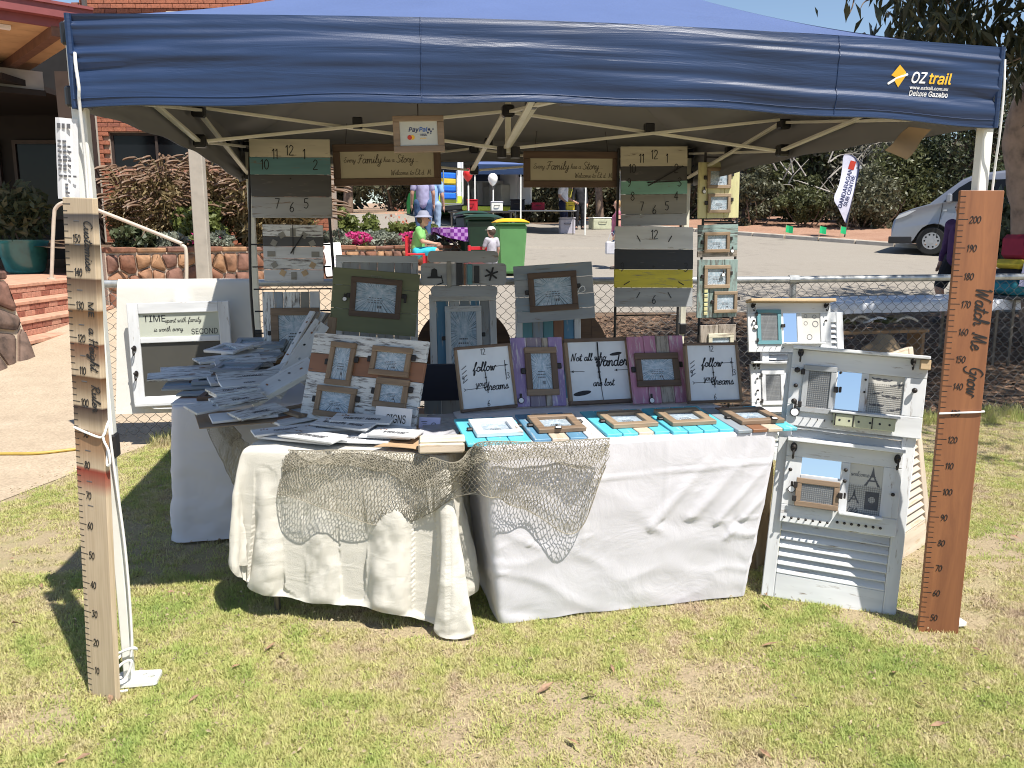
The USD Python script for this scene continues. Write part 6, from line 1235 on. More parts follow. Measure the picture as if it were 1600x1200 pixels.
# front shutter with two organisers
DA = (1.297, 3.205, 0, -19.5, 10.5, 2.8)
sA = shutter('white shutter door leaning at the right end of the stall with two organisers on it', DA[:3], *DA[3:], .522, 1.03, .105, .97)
p = on_door(sA, (1.370, 3.255, .730)); w, h = .515, .316
t = T('wall_organiser', 'upper white organiser with a grey mesh door and moustache fabric', 'organiser', p, -18.5, 10.8, 2.6)
surround(t, w, h, .075, .085, [(-.2575, -.205), (-.085, -.073), (.018, .045), (.178, .2575)])
mesh_door(t, -.207, -.078, .06, .255, .022, 'paint_grey'); t.part('backing', bx(-.204, -.086, .012, .019, .086, .24), 'paint_white'); t.part('mirror', bx(-.073, .018, .008, .012, .086, .24), 'mirror'); t.part('fabric_panel', bx(.045, .178, .010, .014, .086, .24), 'fabric_print')
for x, z, s_ in ((.095, .222, .024), (.155, .205, .018), (.135, .155, .022), (.085, .118, .018), (.155, .105, .02), (.08, .165, .016)): t.part('motif', face(extrude(affinity.scale(mous(1), s_, s_ * .8, origin=(0, 0)), .0005), x, z, .0095, RNG.uniform(-10, 15)), 'ink_soft')
grid_over(t, .045, .178, .086, .205, .006)
t.part('ledge', bx(-.2575, .2575, -.04, .022, h + .001, h + .014, .002), 'paint_white'); t.part('ledge_end', bx(.225, .262, -.03, -.001, h - .04, h - .001, .002), 'ply')
t.part('shelf', bx(-.09, .17, -.06, -.001, .070, .080, .002), 'paint_white'); t.part('box', bx(-.075, .155, -.052, -.001, .018, .068, .003), 'lime_box')
for k in range(6): t.part('hole', face(extrude(Point(0, 0).buffer(.0045), .0006), -.052 + k * .036 + (.006 if k > 2 else 0), .043, -.0522), 'ink')
for x in (-.069, .0, .07): t.part('box_divider', bx(x - .002, x + .002, -.055, -.0525, .02, .066), 'hook_iron')
for x, s_ in ((-.225, 1.2), (.20, 1.0)): hook(t, x, h - .012, s=s_)
for z, r in ((.23, .012), (.165, .009), (.10, .012)): knob(t, -.232, z, r=r)
for x, z in ((-.063, .235), (.032, .165), (.032, .215)): knob(t, x, z, r=.005)
knob(t, .215, .19, r=.011)
for k in range(5): pin(t, -.19 + k * .028, .03)
tag_(t, -.225, .055, -.012, .019)
p = on_door(sA, (1.295, 3.145, .345)); w, h = .445, .338
t = T('wall_organiser', 'lower white organiser with a brown mesh door and tower print fabric', 'organiser', p, -18.5, 11.5, 2.4)
surround(t, w, h, .062, .072, [(-.2225, -.158), (-.005, .03), (.155, .2225)])
t.part('mirror', bx(-.158, -.005, .008, .012, .12, .275), 'mirror'); t.part('inner_strip', bx(-.158, -.005, -.001, .012, .188, .205, .002), 'paint_white'); t.part('backing', bx(-.158, -.005, .012, .019, .073, .275), 'paint_white')
mesh_door(t, -.172, -.003, .075, .192, .022, 'oak_frame', y=-.028)
t.part('fabric_panel', bx(.03, .155, .010, .014, .073, .275), 'fabric_print')
t.part('motif', face(extrude(eiffel(.062), .0005), .118, .19, .0095), 'ink_soft'); t.part('motif', face(extrude(eiffel(.045), .0005), .055, .115, .0095), 'ink_soft'); t.part('motif', face(extrude(sbox(0, 0, .052, .072).difference(Point(.026, .04).buffer(.013)), .0004), .096, .095, .0095), 'ink_soft'); t.part('motif', face(script('welcome', .02, .06)[0], .035, .225, .0095), 'ink_soft'); t.part('motif', face(script('ris', .036, .09)[0], .035, .077, .0094), 'ink_soft')
grid_over(t, .03, .155, .075, .19, .006)
t.part('ledge', bx(-.2225, .2225, -.045, .022, h + .001, h + .016, .002), 'paint_white'); t.part('shelf', bx(.0, .165, -.055, -.001, .066, .076, .002), 'paint_white')
for x, s_ in ((-.195, 1.4), (.20, 1.3)): hook(t, x, h - .025, s=s_)
for k in range(7): knob(t, -.205 + k * .028, .022, r=.0055)
for k in range(7): knob(t, .0 + k * .027, .03, r=.006)
for x, z in ((-.2, .22), (.012, .245), (.012, .2), (.195, .17)): knob(t, x, z, r=.008)
tag_(t, -.188, .14, -.014, .015)
# third shutter, turned edge on behind the front one
shutter('weathered shutter turned edge on between the front shutter and the jarrah ruler', (1.975, 3.83, 0), 42, 9, -3, .36, .98, .12, .92, 'paint_sand')
# framed window on the hung sheet
t = T('window_sign', 'old white window frame with TIME and SECOND lettering and a chalkboard', 'sign', (-2.37, 5.885, .33), 8, 4.0, -1.2); w, h = .70, .72
for s_ in (-1, 1): t.part('stile', bx(min(s_ * w / 2, s_ * (w / 2 - .075)), max(s_ * w / 2, s_ * (w / 2 - .075)), 0, .03, 0, h, .004), 'paint_white_z')
for z0, z1 in ((h - .075, h), (.435, .475), (0, .05)): t.part('rail', bx(-w / 2 + .0755, w / 2 - .0755, .001, .03, z0, z1, .004), 'paint_white')
t.part('pane', bx(-w / 2 + .07, w / 2 - .07, .018, .022, .47, h - .07), 'pane_sage'); t.part('chalkboard', bx(-w / 2 + .07, w / 2 - .07, .018, .022, .045, .44), 'chalkboard')
for txt, s_, x, z, fn in (('TIME', .046, -.25, .585, 'b'), ('spent with family', .034, -.10, .577, 's'), ('is worth every', .034, -.18, .515, 's'), ('SECOND', .040, .075, .487, 'b')):
    m, wd = (block(txt, s_) if fn == 'b' else script(txt, s_, .08)); m.vertices[:, 0] *= min(1, (.155 if txt == 'TIME' else .185 if txt == 'SECOND' else .26) / wd); t.part('lettering', face(m, x, z, .0172), 'ink')
t.part('tray', bx(-w / 2 + .02, w / 2 - .02, -.06, -.001, -.015, .012, .006), 'paint_white')
for z in (.40, .22): hook(t, -w / 2 + .035, z, s=1.5)
t.part('handle', tube(spline([(-.2, -.03, .0), (-.2, -.045, -.03), (-.05, -.045, -.035), (.1, -.045, -.03), (.1, -.03, 0)], 5), .006, 6), 'paint_white')
# scrap of orange cord and a dropped thing on the grass
t = T('orange_peg', 'short orange cord lying in the shade beside the white cloth', 'cord', (-.14, 3.52, .0), 20); t.part('cord', tube(spline([(-.05, 0, .03), (-.02, .01, .05), (.0, -.01, .03), (.03, .0, .045), (.05, -.015, .02), (.02, -.02, .03)], 5), .006, 6), 'orange')
t = T('dropped_glove', 'small crumpled black cloth on the grass in front of the cream cloth', 'cloth', (-1.02, 3.36, .0), 40)
P = crumple(.10, .05, .018, 14, 8, .035, 21); t.part('cloth', thick(P, .006), 'cloth_dark', smooth=True)
# ---------------------------------------------------------------- people
def blob(bones, edge=.03, smooth=6):
    parts = []
    for a, ra, b, rb in bones:
        sa = Manifold.sphere(ra, 14).translate(tuple(map(float, a))); sb = Manifold.sphere(rb, 14).translate(tuple(map(float, b))); parts.append(Manifold.batch_hull([sa, sb]))
    m = Manifold.batch_boolean(parts, OpType.Add).refine_to_length(edge).to_mesh()
    tm = trimesh.Trimesh(np.array(m.vert_properties[:, :3]), np.array(m.tri_verts), process=True)
    trimesh.smoothing.filter_taubin(tm, iterations=smooth); return tm
def figure(label, pos, yaw, H, pose=None, clothes=(), hair='hair_brown', hat=None, child=False, group=None, name='person', held=None):
    k = H / 1.75; hs = (1.38 if child else 1.0)
    J = dict(pelvis=(0, .0, .95), chest=(0, .01, 1.28), neck=(0, .01, 1.49), head=(0, -.01, 1.635),
             shL=(-.175, .01, 1.41), shR=(.175, .01, 1.41), elL=(-.235, .03, 1.13), elR=(.235, .03, 1.13), wrL=(-.245, -.05, .90), wrR=(.245, -.05, .90),
             hipL=(-.095, 0, .92), hipR=(.095, 0, .92), knL=(-.105, -.02, .50), knR=(.105, -.02, .50), anL=(-.11, .03, .09), anR=(.11, .03, .09), toL=(-.125, -.13, .035), toR=(.125, -.13, .035))
    J.update(pose or {}); J = {a: np.array(b, float) * k for a, b in J.items()}
    r = lambda v: v * k
    hd, nk = J['head'], J['neck']; hr_ = r(.092) * hs; fwd = np.array([0, -1.0, 0]) if 'face' not in (pose or {}) else np.array(pose['face'], float)
    sid = np.cross(fwd, [0, 0, 1.0]); up = np.array([0, 0, 1.0])
    bones = [(J['pelvis'], r(.125), J['chest'], r(.135)), (J['chest'], r(.135), J['neck'] - [0, 0, r(.06)], r(.075)), (nk - [0, 0, r(.05)], r(.055), hd, r(.055)), (hd + up * hr_ * .25, hr_, hd - up * hr_ * .55 + fwd * hr_ * .2, hr_ * .68), (hd + fwd * hr_ * .85, hr_ * .16, hd + fwd * hr_ * 1.12 - up * hr_ * .25, hr_ * .17)]
    for s_ in (-1, 1): bones.append((hd + sid * s_ * hr_ * .95, hr_ * .14, hd + sid * s_ * hr_ * .98 - up * hr_ * .25, hr_ * .1))
    for s_ in 'LR':
        bones += [(J['chest'] + [0, 0, r(.06)], r(.09), J['sh' + s_], r(.065)), (J['sh' + s_], r(.062), J['el' + s_], r(.045)), (J['el' + s_], r(.044), J['wr' + s_], r(.030)),
                  (J['pelvis'], r(.12), J['hip' + s_], r(.105)), (J['hip' + s_], r(.10), J['kn' + s_], r(.062)), (J['kn' + s_], r(.06), J['an' + s_], r(.040)), (J['an' + s_], r(.042), J['to' + s_], r(.032))]
        w = J['wr' + s_]; d_ = w - J['el' + s_]; d_ /= np.linalg.norm(d_); palm = w + d_ * r(.075); bones.append((w, r(.028), palm, r(.030)))
        across = np.cross(d_, [1.0, .2, .1]); across /= np.linalg.norm(across)
        for f_, (o, L_) in enumerate(((-.026, .07), (-.009, .082), (.009, .078), (.025, .06))):
            q0 = palm + across * r(o); q1 = q0 + d_ * r(L_ * .55); q2 = q1 + (d_ * .8 + np.array([0, -.5, 0])) * r(L_ * .5); bones += [(q0, r(.010), q1, r(.0095)), (q1, r(.0095), q2, r(.008))]
        bones.append((w + d_ * r(.03) - across * r(.025), r(.012), w + d_ * r(.075) - across * r(.055), r(.009)))
    t = T(name, label, 'person', pos, yaw, group=group)
    t.part('body', blob(bones, r(.028), 5), 'skin', smooth=True)
    for nm, mat, regs, inf in clothes:
        bs = []; inf = r(inf)
        if 'torso' in regs: bs += [(J['pelvis'] + [0, 0, r(-.02)], r(.135) + inf, J['chest'], r(.14) + inf), (J['chest'], r(.14) + inf, nk - [0, 0, r(.075)], r(.07) + inf)]
        if 'hips' in regs: bs += [(J['pelvis'] + [0, 0, r(.04)], r(.128) + inf, J['pelvis'] - [0, 0, r(.03)], r(.125) + inf)]
        for s_ in 'LR':
            if 'torso' in regs: bs += [(J['chest'] + [0, 0, r(.06)], r(.09) + inf, J['sh' + s_], r(.066) + inf)]
            if 'sleeve' in regs: bs += [(J['sh' + s_], r(.066) + inf, J['sh' + s_] + (J['el' + s_] - J['sh' + s_]) * .62, r(.058) + inf)]
            if 'longsleeve' in regs: bs += [(J['sh' + s_], r(.066) + inf, J['el' + s_], r(.05) + inf), (J['el' + s_], r(.05) + inf, J['wr' + s_] - (J['wr' + s_] - J['el' + s_]) * .1, r(.036) + inf)]
            if 'hips' in regs: bs += [(J['pelvis'], r(.12) + inf, J['hip' + s_], r(.108) + inf)]
            if 'thigh' in regs: bs += [(J['hip' + s_], r(.104) + inf, J['hip' + s_] + (J['kn' + s_] - J['hip' + s_]) * .88, r(.07) + inf)]
            if 'leg' in regs: bs += [(J['hip' + s_], r(.104) + inf, J['kn' + s_], r(.066) + inf), (J['kn' + s_], r(.066) + inf, J['an' + s_] + [0, 0, r(.01)], r(.05) + inf)]
            if 'shoe' in regs: bs += [(J['an' + s_] - [0, 0, r(.03)], r(.046) + inf, J['to' + s_], r(.034) + inf)]
        m = blob(bs, r(.032), 4); v = m.vertices
        v += (meshkit.noise(v * 14 / k, 3)[:, None] - .5) * np.array(meshkit.arrays(m, True)[2]) * r(.014); m.vertices = v
        t.part(nm, m, mat, smooth=True)
    for s_ in (-1, 1): t.part('eye', tr(trimesh.creation.icosphere(1, hr_ * .10), None, hd + fwd * hr_ * .93 + sid * s_ * hr_ * .36 + up * hr_ * .12), 'ink')
    if hair: t.part('hair', blob([(hd + up * hr_ * .38 - fwd * hr_ * .14, hr_ * 1.0, hd - fwd * hr_ * .3 + up * hr_ * .05, hr_ * .92)], hr_ * .3, 3), hair, smooth=True)
    if hat:
        mat, kind = hat; c = hd + up * hr_ * .55
        if kind == 'bucket': h_ = lathe([(0, .95), (.62, .92), (.9, .6), (1.08, .12), (1.62, -.22), (1.60, -.28), (1.02, .02)], 24)
        else: h_ = join([lathe([(0, .92), (.6, .8), (.95, .42), (1.08, .0), (1.0, -.05)], 24), tr(bx(-.62, .62, -1.75, -.8, -.06, .02, .03), None)])
        h_.apply_scale(hr_); yawf = math.atan2(fwd[0], -fwd[1]); h_ = tr(h_, rotm(yaw=math.degrees(yawf)), c); t.part('hat', h_, mat, smooth=35)
    return t
gp = lambda px, Y: np.array([(px - 800) / FPX * (Y * .985), Y, 0])
def on_ground(px, Y, dz=0): p = gp(px, Y); p[2] = gzz(p[0], p[1]) + dz; return p
tee = lambda n, m: (n, m, ('torso', 'sleeve'), .012)
figure('man in a lilac t-shirt and jeans with his back turned near the ambulance', np.array([-1.99, 18.9, 1.35]), 190, 1.74, clothes=[tee('shirt', 'shirt_lilac'), ('jeans', 'denim', ('hips', 'leg'), .006), ('shoes', 'shoe', ('shoe',), .008)])
figure('person in pale blue shirt and faded jeans behind the man in lilac', np.array([-1.83, 19.6, 1.36]), 170, 1.70, clothes=[tee('shirt', 'shirt_blue'), ('jeans', 'denim_pale', ('hips', 'leg'), .006), ('shoes', 'shoe', ('shoe',), .008)])
figure('man in a white t-shirt and navy shorts under the far gazebo', on_ground(880, 27.6), 60, 1.78, pose=dict(wrR=(.22, -.28, .98), wrL=(-.2, -.2, .95)), clothes=[tee('shirt', 'shirt_white'), ('shorts', 'shorts_navy', ('hips', 'thigh'), .014), ('shoes', 'shirt_white', ('shoe',), .008)])
figure('person in a yellow top behind the man in white at the far gazebo', on_ground(893, 29.2), -20, 1.66, clothes=[tee('shirt', 'shirt_yellow'), ('trousers', 'cloth_dark', ('hips', 'leg'), .006), ('shoes', 'shoe', ('shoe',), .008)])
figure('person dressed in black at the far gazebo next to the man in white', on_ground(905, 28.9), 10, 1.72, clothes=[('shirt', 'cloth_dark', ('torso', 'longsleeve'), .012), ('trousers', 'cloth_dark', ('hips', 'leg'), .006), ('shoes', 'shoe', ('shoe',), .008)])
figure('girl in a pink sleeveless top carrying a white bag by the road', on_ground(964, 17.5), -95, 1.42, pose=dict(wrL=(-.27, .02, .86), elL=(-.25, .04, 1.12)), clothes=[('top', 'shirt_pink', ('torso',), .012), ('shorts', 'denim', ('hips', 'thigh'), .01), ('shoes', 'shoe', ('shoe',), .008)], hair='hair_blond')
sit = dict(pelvis=(0, .0, .48), chest=(0, -.05, .82), neck=(0, -.10, 1.02), head=(0, -.15, 1.18), shL=(-.16, -.06, .95), shR=(.16, -.06, .95), elL=(-.21, -.14, .70), elR=(.21, -.14, .70), wrL=(-.12, -.36, .66), wrR=(.12, -.36, .66), hipL=(-.09, -.02, .47), hipR=(.09, -.02, .47), knL=(-.12, -.42, .50), knR=(.12, -.42, .50), anL=(-.12, -.40, .10), anR=(.12, -.40, .10), toL=(-.13, -.56, .05), toR=(.13, -.56, .05))
PB = on_ground(650, 16.5)
def chair_red(label, pos, yaw, s=1.0):
    t = T('child_chair', label, 'chair', pos, yaw, group=None, scale=s)
    t.part('seat', bx(-.19, .19, -.19, .19, .36, .40, .012), 'red_plastic')
    for x in (-.17, .17):
        for y in (-.17, .17): t.part('leg', bx(x - .024, x + .024, y - .024, y + .024, 0, .36 if y < 0 else .72, .006), 'red_plastic')
    for z in (.52, .64): t.part('back_slat', bx(-.145, .145, .155, .18, z, z + .06, .006), 'red_plastic')
chair_red('red child chair under the boy in the green shirt', PB, 90, 1.0)
figure('boy in a green t-shirt, cyan shorts and grey bucket hat sitting on a red chair', PB + [.02, 0, .0], 90, 1.56, pose={**sit}, clothes=[tee('shirt', 'shirt_green'), ('shorts', 'shorts_cyan', ('hips', 'thigh'), .014), ('shoes', 'shoe', ('shoe',), .008)], hat=('hat_grey', 'bucket'), child=True)
PC = on_ground(768, 14.9); chair_red('red child chair beside the wheelie bins', PC + [-.30, .35, 0], 200)
figure('small child in a grey shirt and pale cap standing before the green wheelie bin', PC, 215, 1.02, clothes=[tee('shirt', 'shirt_grey'), ('shorts', 'shirt_grey', ('hips', 'thigh'), .014), ('shoes', 'shoe', ('shoe',), .008)], hat=('cap_grey', 'cap'), child=True, pose=dict(wrR=(.12, -.2, 1.28), elR=(.24, -.08, 1.15)))
figure('walking person in a purple top and dark shorts half hidden by the jarrah ruler', on_ground(1500, 11.2, .0), -70, 1.66, pose=dict(knL=(-.1, -.2, .52), anL=(-.1, -.05, .12), toL=(-.11, -.2, .05), knR=(.1, .05, .5), anR=(.1, .32, .16), toR=(.11, .2, .05), wrR=(.25, -.2, .95)), clothes=[('top', 'shirt_purple', ('torso', 'longsleeve'), .014), ('shorts', 'cloth_dark', ('hips', 'thigh'), .014), ('shoes', 'shoe', ('shoe',), .008)])
# tote bag
p = on_ground(956, 17.35); t = T('tote_bag', 'white bag hanging from the hand of the girl in pink', 'bag', p + [0, 0, .33], 10); t.part('bag', bx(-.13, .13, -.04, .04, 0, .26, .02), 'bag_clear'); t.part('strap', tube(spline([(-.09, 0, .26), (-.03, 0, .42), (.03, 0, .42), (.09, 0, .26)], 5), .006, 5), 'bag_clear')

# ---------------------------------------------------------------- vehicles
def loft(polys, ys):
    n_ = len(polys[0]); V = []; F = []
    for P_, y in zip(polys, ys): V += [[a, y, b] for a, b in P_]
    for i in range(len(polys) - 1):
        for j in range(n_):
            k = (j + 1) % n_; F += [[i * n_ + j, (i + 1) * n_ + k, i * n_ + k], [i * n_ + j, (i + 1) * n_ + j, (i + 1) * n_ + k]]
    import mapbox_earcut as me
    tri = np.array(me.triangulate_float64(np.array(polys[0], float), np.array([n_], np.uint32))).reshape(-1, 3)
    F += [list(x) for x in tri] + [[x[0] + (len(polys) - 1) * n_, x[2] + (len(polys) - 1) * n_, x[1] + (len(polys) - 1) * n_] for x in tri]
    m = trimesh.Trimesh(np.array(V), np.array(F), process=False); trimesh.repair.fix_normals(m); return m
def arch(x, r, z, n=9): return [(x - r * math.cos(a), z + r * math.sin(a)) for a in np.linspace(0.05, math.pi - .05, n)]
def wheel(t, x, y, r=.33, side=-1, w=.22):
    p = t.part('wheel', tr(lathe([(r * .6, -w / 2), (r * .93, -w / 2), (r, -w * .35), (r, w * .35), (r * .93, w / 2), (r * .6, w / 2), (r * .6, -w / 2)], 36), rotm(lean=90), (x, y, r)), 'tyre', smooth=30)
    yy = y + side * w * .40; sp = [Point(0, 0).buffer(r * .61)] ; disc = Point(0, 0).buffer(r * .61)
    for a in range(10): disc = disc.difference(Point(r * .45 * math.cos(a * .628), r * .45 * math.sin(a * .628)).buffer(r * .065))
    t.part('rim', face(extrude(disc, .03), x, r, yy + (.015 if side < 0 else -.015)), 'rim', p); t.part('hub_cap', face(extrude(Point(0, 0).buffer(r * .2), .012), x, r, yy - .02 if side < 0 else yy + .02), 'rim', p)
VP = np.array([9.25, 20.6, gzz(9.25, 20.6)])
t = T('parked_van', 'silver van parked across the road behind the jarrah ruler', 'van', VP, -34)
prof = [(.03, .42), (.0, .62), (.04, .82), (.16, .98), (.45, 1.10), (.80, 1.20), (1.15, 1.50), (1.45, 1.75), (1.72, 1.87), (2.3, 1.93), (4.7, 1.94), (4.98, 1.86), (5.1, 1.2), (5.12, .42), (5.05, .27), (4.45, .25)] + arch(4.06, .38, .34)[::-1] + [(3.6, .25), (1.35, .25)] + arch(.92, .39, .34)[::-1] + [(.45, .27), (.12, .29)]
ctr = np.array([2.4, .9]); shr = lambda s: [tuple(ctr + (np.array(q) - ctr) * [1 - s * .5, 1 - s] if q[1] > .5 else np.array(q)) for q in prof]
tumb = lambda d: [(x, z) for x, z in prof]
m = loft([shr(.06), shr(.02), shr(0), shr(0), shr(.02), shr(.06)], [0, .035, .12, 1.80, 1.885, 1.92]); v = m.vertices; k = np.clip((v[:, 2] - 1.1) / .8, 0, 1); v[:, 1] += np.where(v[:, 1] < .96, 1, -1) * k ** 1.4 * .16; m.vertices = v
t.part('body', m, 'car_silver', smooth=28); t.part('wheel_well', bx(.45, 4.6, .30, 1.62, .30, 1.0), 'car_black')
sidey = lambda z: np.clip((z - 1.1) / .8, 0, 1) ** 1.4 * .16
def sidepanel(pts, off=-.004, th=.01):
    m = extrude(Polygon(pts), th); v = m.vertices.copy(); w = np.stack([v[:, 0], off - v[:, 2] + sidey(v[:, 1]), v[:, 1]], 1); m.vertices = w; m.invert(); return m
for nm, pts in (('side_window', [(1.12, 1.24), (1.85, 1.24), (1.85, 1.70), (1.62, 1.70), (1.40, 1.55)]), ('side_window', [(1.95, 1.25), (3.25, 1.25), (3.25, 1.72), (1.95, 1.72)]), ('side_window', [(3.33, 1.25), (4.8, 1.25), (4.8, 1.72), (3.33, 1.72)])): t.part(nm, sidepanel(pts), 'glass_dark')
ws = np.array([[.86, .25, 1.245], [1.42, .30, 1.735], [1.42, 1.62, 1.735], [.86, 1.67, 1.245]]); t.part('windscreen', (ws + [-.012, 0, .014], np.array([[0, 2, 1], [0, 3, 2]])), 'glass_dark')
t.part('headlight', sidepanel([(.10, .84), (.34, .93), (.55, 1.06), (.42, 1.04), (.16, .94)], -.006), 'lamp_clear'); t.part('bumper_trim', join([bx(-.03, .5, -.012, .2, .27, .44, .02), bx(-.035, .04, .2, 1.75, .27, .44, .02)]), 'car_black'); t.part('sill_trim', sidepanel([(1.36, .27), (3.6, .27), (3.6, .36), (1.36, .36)], -.006), 'car_black')
t.part('door_seam', join([sidepanel([(1.90, .4), (1.91, .4), (1.91, 1.74), (1.90, 1.74)]), sidepanel([(1.02, .42), (1.03, .42), (1.11, 1.2), (1.10, 1.2)]), sidepanel([(3.28, .42), (3.29, .42), (3.29, 1.74), (3.28, 1.74)])]), 'car_black')
t.part('door_handle', sidepanel([(1.70, 1.06), (1.86, 1.06), (1.86, 1.10), (1.70, 1.10)], -.012, .02), 'car_silver'); t.part('indicator', sidepanel([(1.13, 1.02), (1.2, 1.02), (1.2, 1.06), (1.13, 1.06)]), 'lamp_clear'); t.part('mirror', bx(1.18, 1.30, -.18, .03, 1.22, 1.42, .03), 'car_silver')
for x in (.92, 4.06): wheel(t, x, .12); wheel(t, x, 1.80, side=1)
# ambulance
def swing(m): return tr(tr(m, None, (0, -1, 0)), rotm(yaw=-84), (0, 1, 0))
AP = np.array([-.71, 27.45, 0]); AP[2] = gzz(-1.6, 28.5)
t = T('ambulance', 'white and green ambulance with its rear and side doors open', 'ambulance', AP, 116.8)
bxw = 'car_white'
t.part('floor', bx(0, 3.3, -1, 1, .45, .6, .02), 'car_black'); t.part('roof', bx(-.05, 3.4, -1, 1, 2.12, 2.25, .05), bxw); t.part('right_wall', bx(0, 3.3, -1.0, -.93, .6, 2.12, .01), bxw); t.part('left_wall', join([bx(0, 1.7, .93, 1.0, .6, 2.12, .01), bx(2.9, 3.3, .93, 1.0, .6, 2.12, .01), bx(1.7, 2.9, .93, .99, 1.98, 2.12, .01)]), bxw); t.part('bulkhead', bx(3.2, 3.28, -.93, .93, .6, 2.12), 'panel_white')
t.part('lime_band', join([bx(-.06, 3.3, 1.001, 1.006, .62, .85), bx(-.056, -.051, -.98, .98, 2.14, 2.24)]), 'car_lime'); t.part('green_band', bx(0, 1.7, 1.002, 1.008, 1.0, 1.3), 'car_green')
cab = [(3.3, .42), (3.3, 2.2), (3.75, 2.12), (4.35, 1.42), (5.05, 1.15), (5.25, .85), (5.25, .42), (5.0, .35)] + arch(4.55, .40, .36)[::-1][::-1][::-1] + [(4.0, .35)]
cab2 = [tuple(np.array([4.2, 1.0]) + (np.array(q) - [4.2, 1.0]) * [.97, .95]) for q in cab]; t.part('cab', loft([cab2, cab, cab, cab2], [-.98, -.88, .88, .98]), 'car_green', smooth=28)
t.part('cab_door', face(extrude(Polygon([(3.4, .62), (4.02, .62), (4.2, 1.3), (3.8, 1.95), (3.4, 1.98)]), .012), 0, 0, .0) if False else tr(extrude(Polygon([(3.4, 1.0), (4.12, 1.0), (4.2, 1.3), (3.8, 1.98), (3.4, 2.0)]), .012), np.array([[1, 0, 0], [0, 0, 1], [0, 1, 0]], float), (0, .985, 0)), bxw)
t.part('cab_window', tr(extrude(Polygon([(3.5, 1.42), (4.05, 1.42), (3.75, 1.86), (3.5, 1.86)]), .012), np.array([[1, 0, 0], [0, 0, 1], [0, 1, 0]], float), (0, .998, 0)), 'glass_dark')
t.part('windscreen', (np.array([[3.82, -.8, 2.07], [3.82, .8, 2.07], [4.34, .85, 1.47], [4.34, -.85, 1.47]]) + [.015, 0, .015], np.array([[0, 2, 1], [0, 3, 2]])), 'glass_dark')
for y in (-.72, .72): t.part('headlight', bx(5.12, 5.27, y - .15, y + .15, .82, 1.0, .04), 'lamp_clear')
d = t.part('rear_door', swing(bx(-.98, -.02, .97, 1.03, .6, 2.12, .03)), bxw); t.part('door_window', swing(bx(-.86, -.16, 1.028, 1.036, 1.5, 1.98, .002)), 'glass_dark', d); t.part('door_window', swing(bx(-.86, -.16, .962, .969, 1.5, 1.98, .002)), 'glass_dark', d)
t.part('door_band', swing(bx(-.98, -.02, .958, .966, .64, .86)), 'car_lime', d)
d = t.part('rear_door', bx(-.98, -.02, -1.03, -.97, .6, 2.12, .03), bxw); t.part('door_window', bx(-.86, -.16, -.969, -.962, 1.5, 1.98, .002), 'glass_dark', d)
t.part('side_door', bx(1.72, 2.4, 1.01, 1.06, .62, 1.96, .02), bxw)
t.part('light_bar', bx(3.0, 3.3, -.7, .7, 2.25, 2.36, .03), 'ink_red'); t.part('roof_lights', join([bx(-.06, -.045, -.6 + i * .3, -.45 + i * .3, 2.16, 2.21) for i in range(5)]), 'ink_red')
for x in (.75, 4.55): wheel(t, x, .85, .36, 1); wheel(t, x, -.85, .36, -1)
t.part('rear_bumper', bx(-.18, .0, -1, 1, .42, .56, .03), 'car_lime')
for i in range(5): t.part('cabinet', bx(.4 + i * .5, .85 + i * .5, -.925, -.6, .62, 1.3 + .15 * (i % 2), .02), ['panel_white', 'frame_white'][i % 2])
t.part('seat', bx(1.9, 2.4, .1, .6, .61, 1.4, .05), 'red_plastic')
def stretcher():
    t = T('stretcher', 'blue and yellow folded stretcher gear hung on the open ambulance door', 'stretcher', AP, 116.8)
    for z, c in ((.75, 'blue_vivid'), (.98, 'blue_vivid'), (1.2, 'bag_yellow'), (1.36, 'blue_vivid')): t.part('pad', swing(bx(-.80, -.22, .84, .955, z, z + .2, .04)), c)
    for x in (-.74, -.28): t.part('rail', swing(tube([(x, .82, .66), (x, .82, 1.62)], .018, 8)), 'galv')
stretcher()
def box_thing(name, label, cat, p, yaw, dims, mat, lidmat=None):
    t = T(name, label, cat, p, yaw); w, d, h = dims; t.part('case', bx(-w / 2, w / 2, -d / 2, d / 2, 0, h, min(w, h) * .08), mat)
    t.part('lid', bx(-w / 2 - .01, w / 2 + .01, -d / 2 - .01, d / 2 + .01, h, h + .04, .012), lidmat or mat); t.part('handle', tube(spline([(-w * .2, -d / 2 - .005, h * .7), (-w * .18, -d / 2 - .04, h * .66), (w * .18, -d / 2 - .04, h * .66), (w * .2, -d / 2 - .005, h * .7)], 4), .01, 5), 'plastic_black'); return t
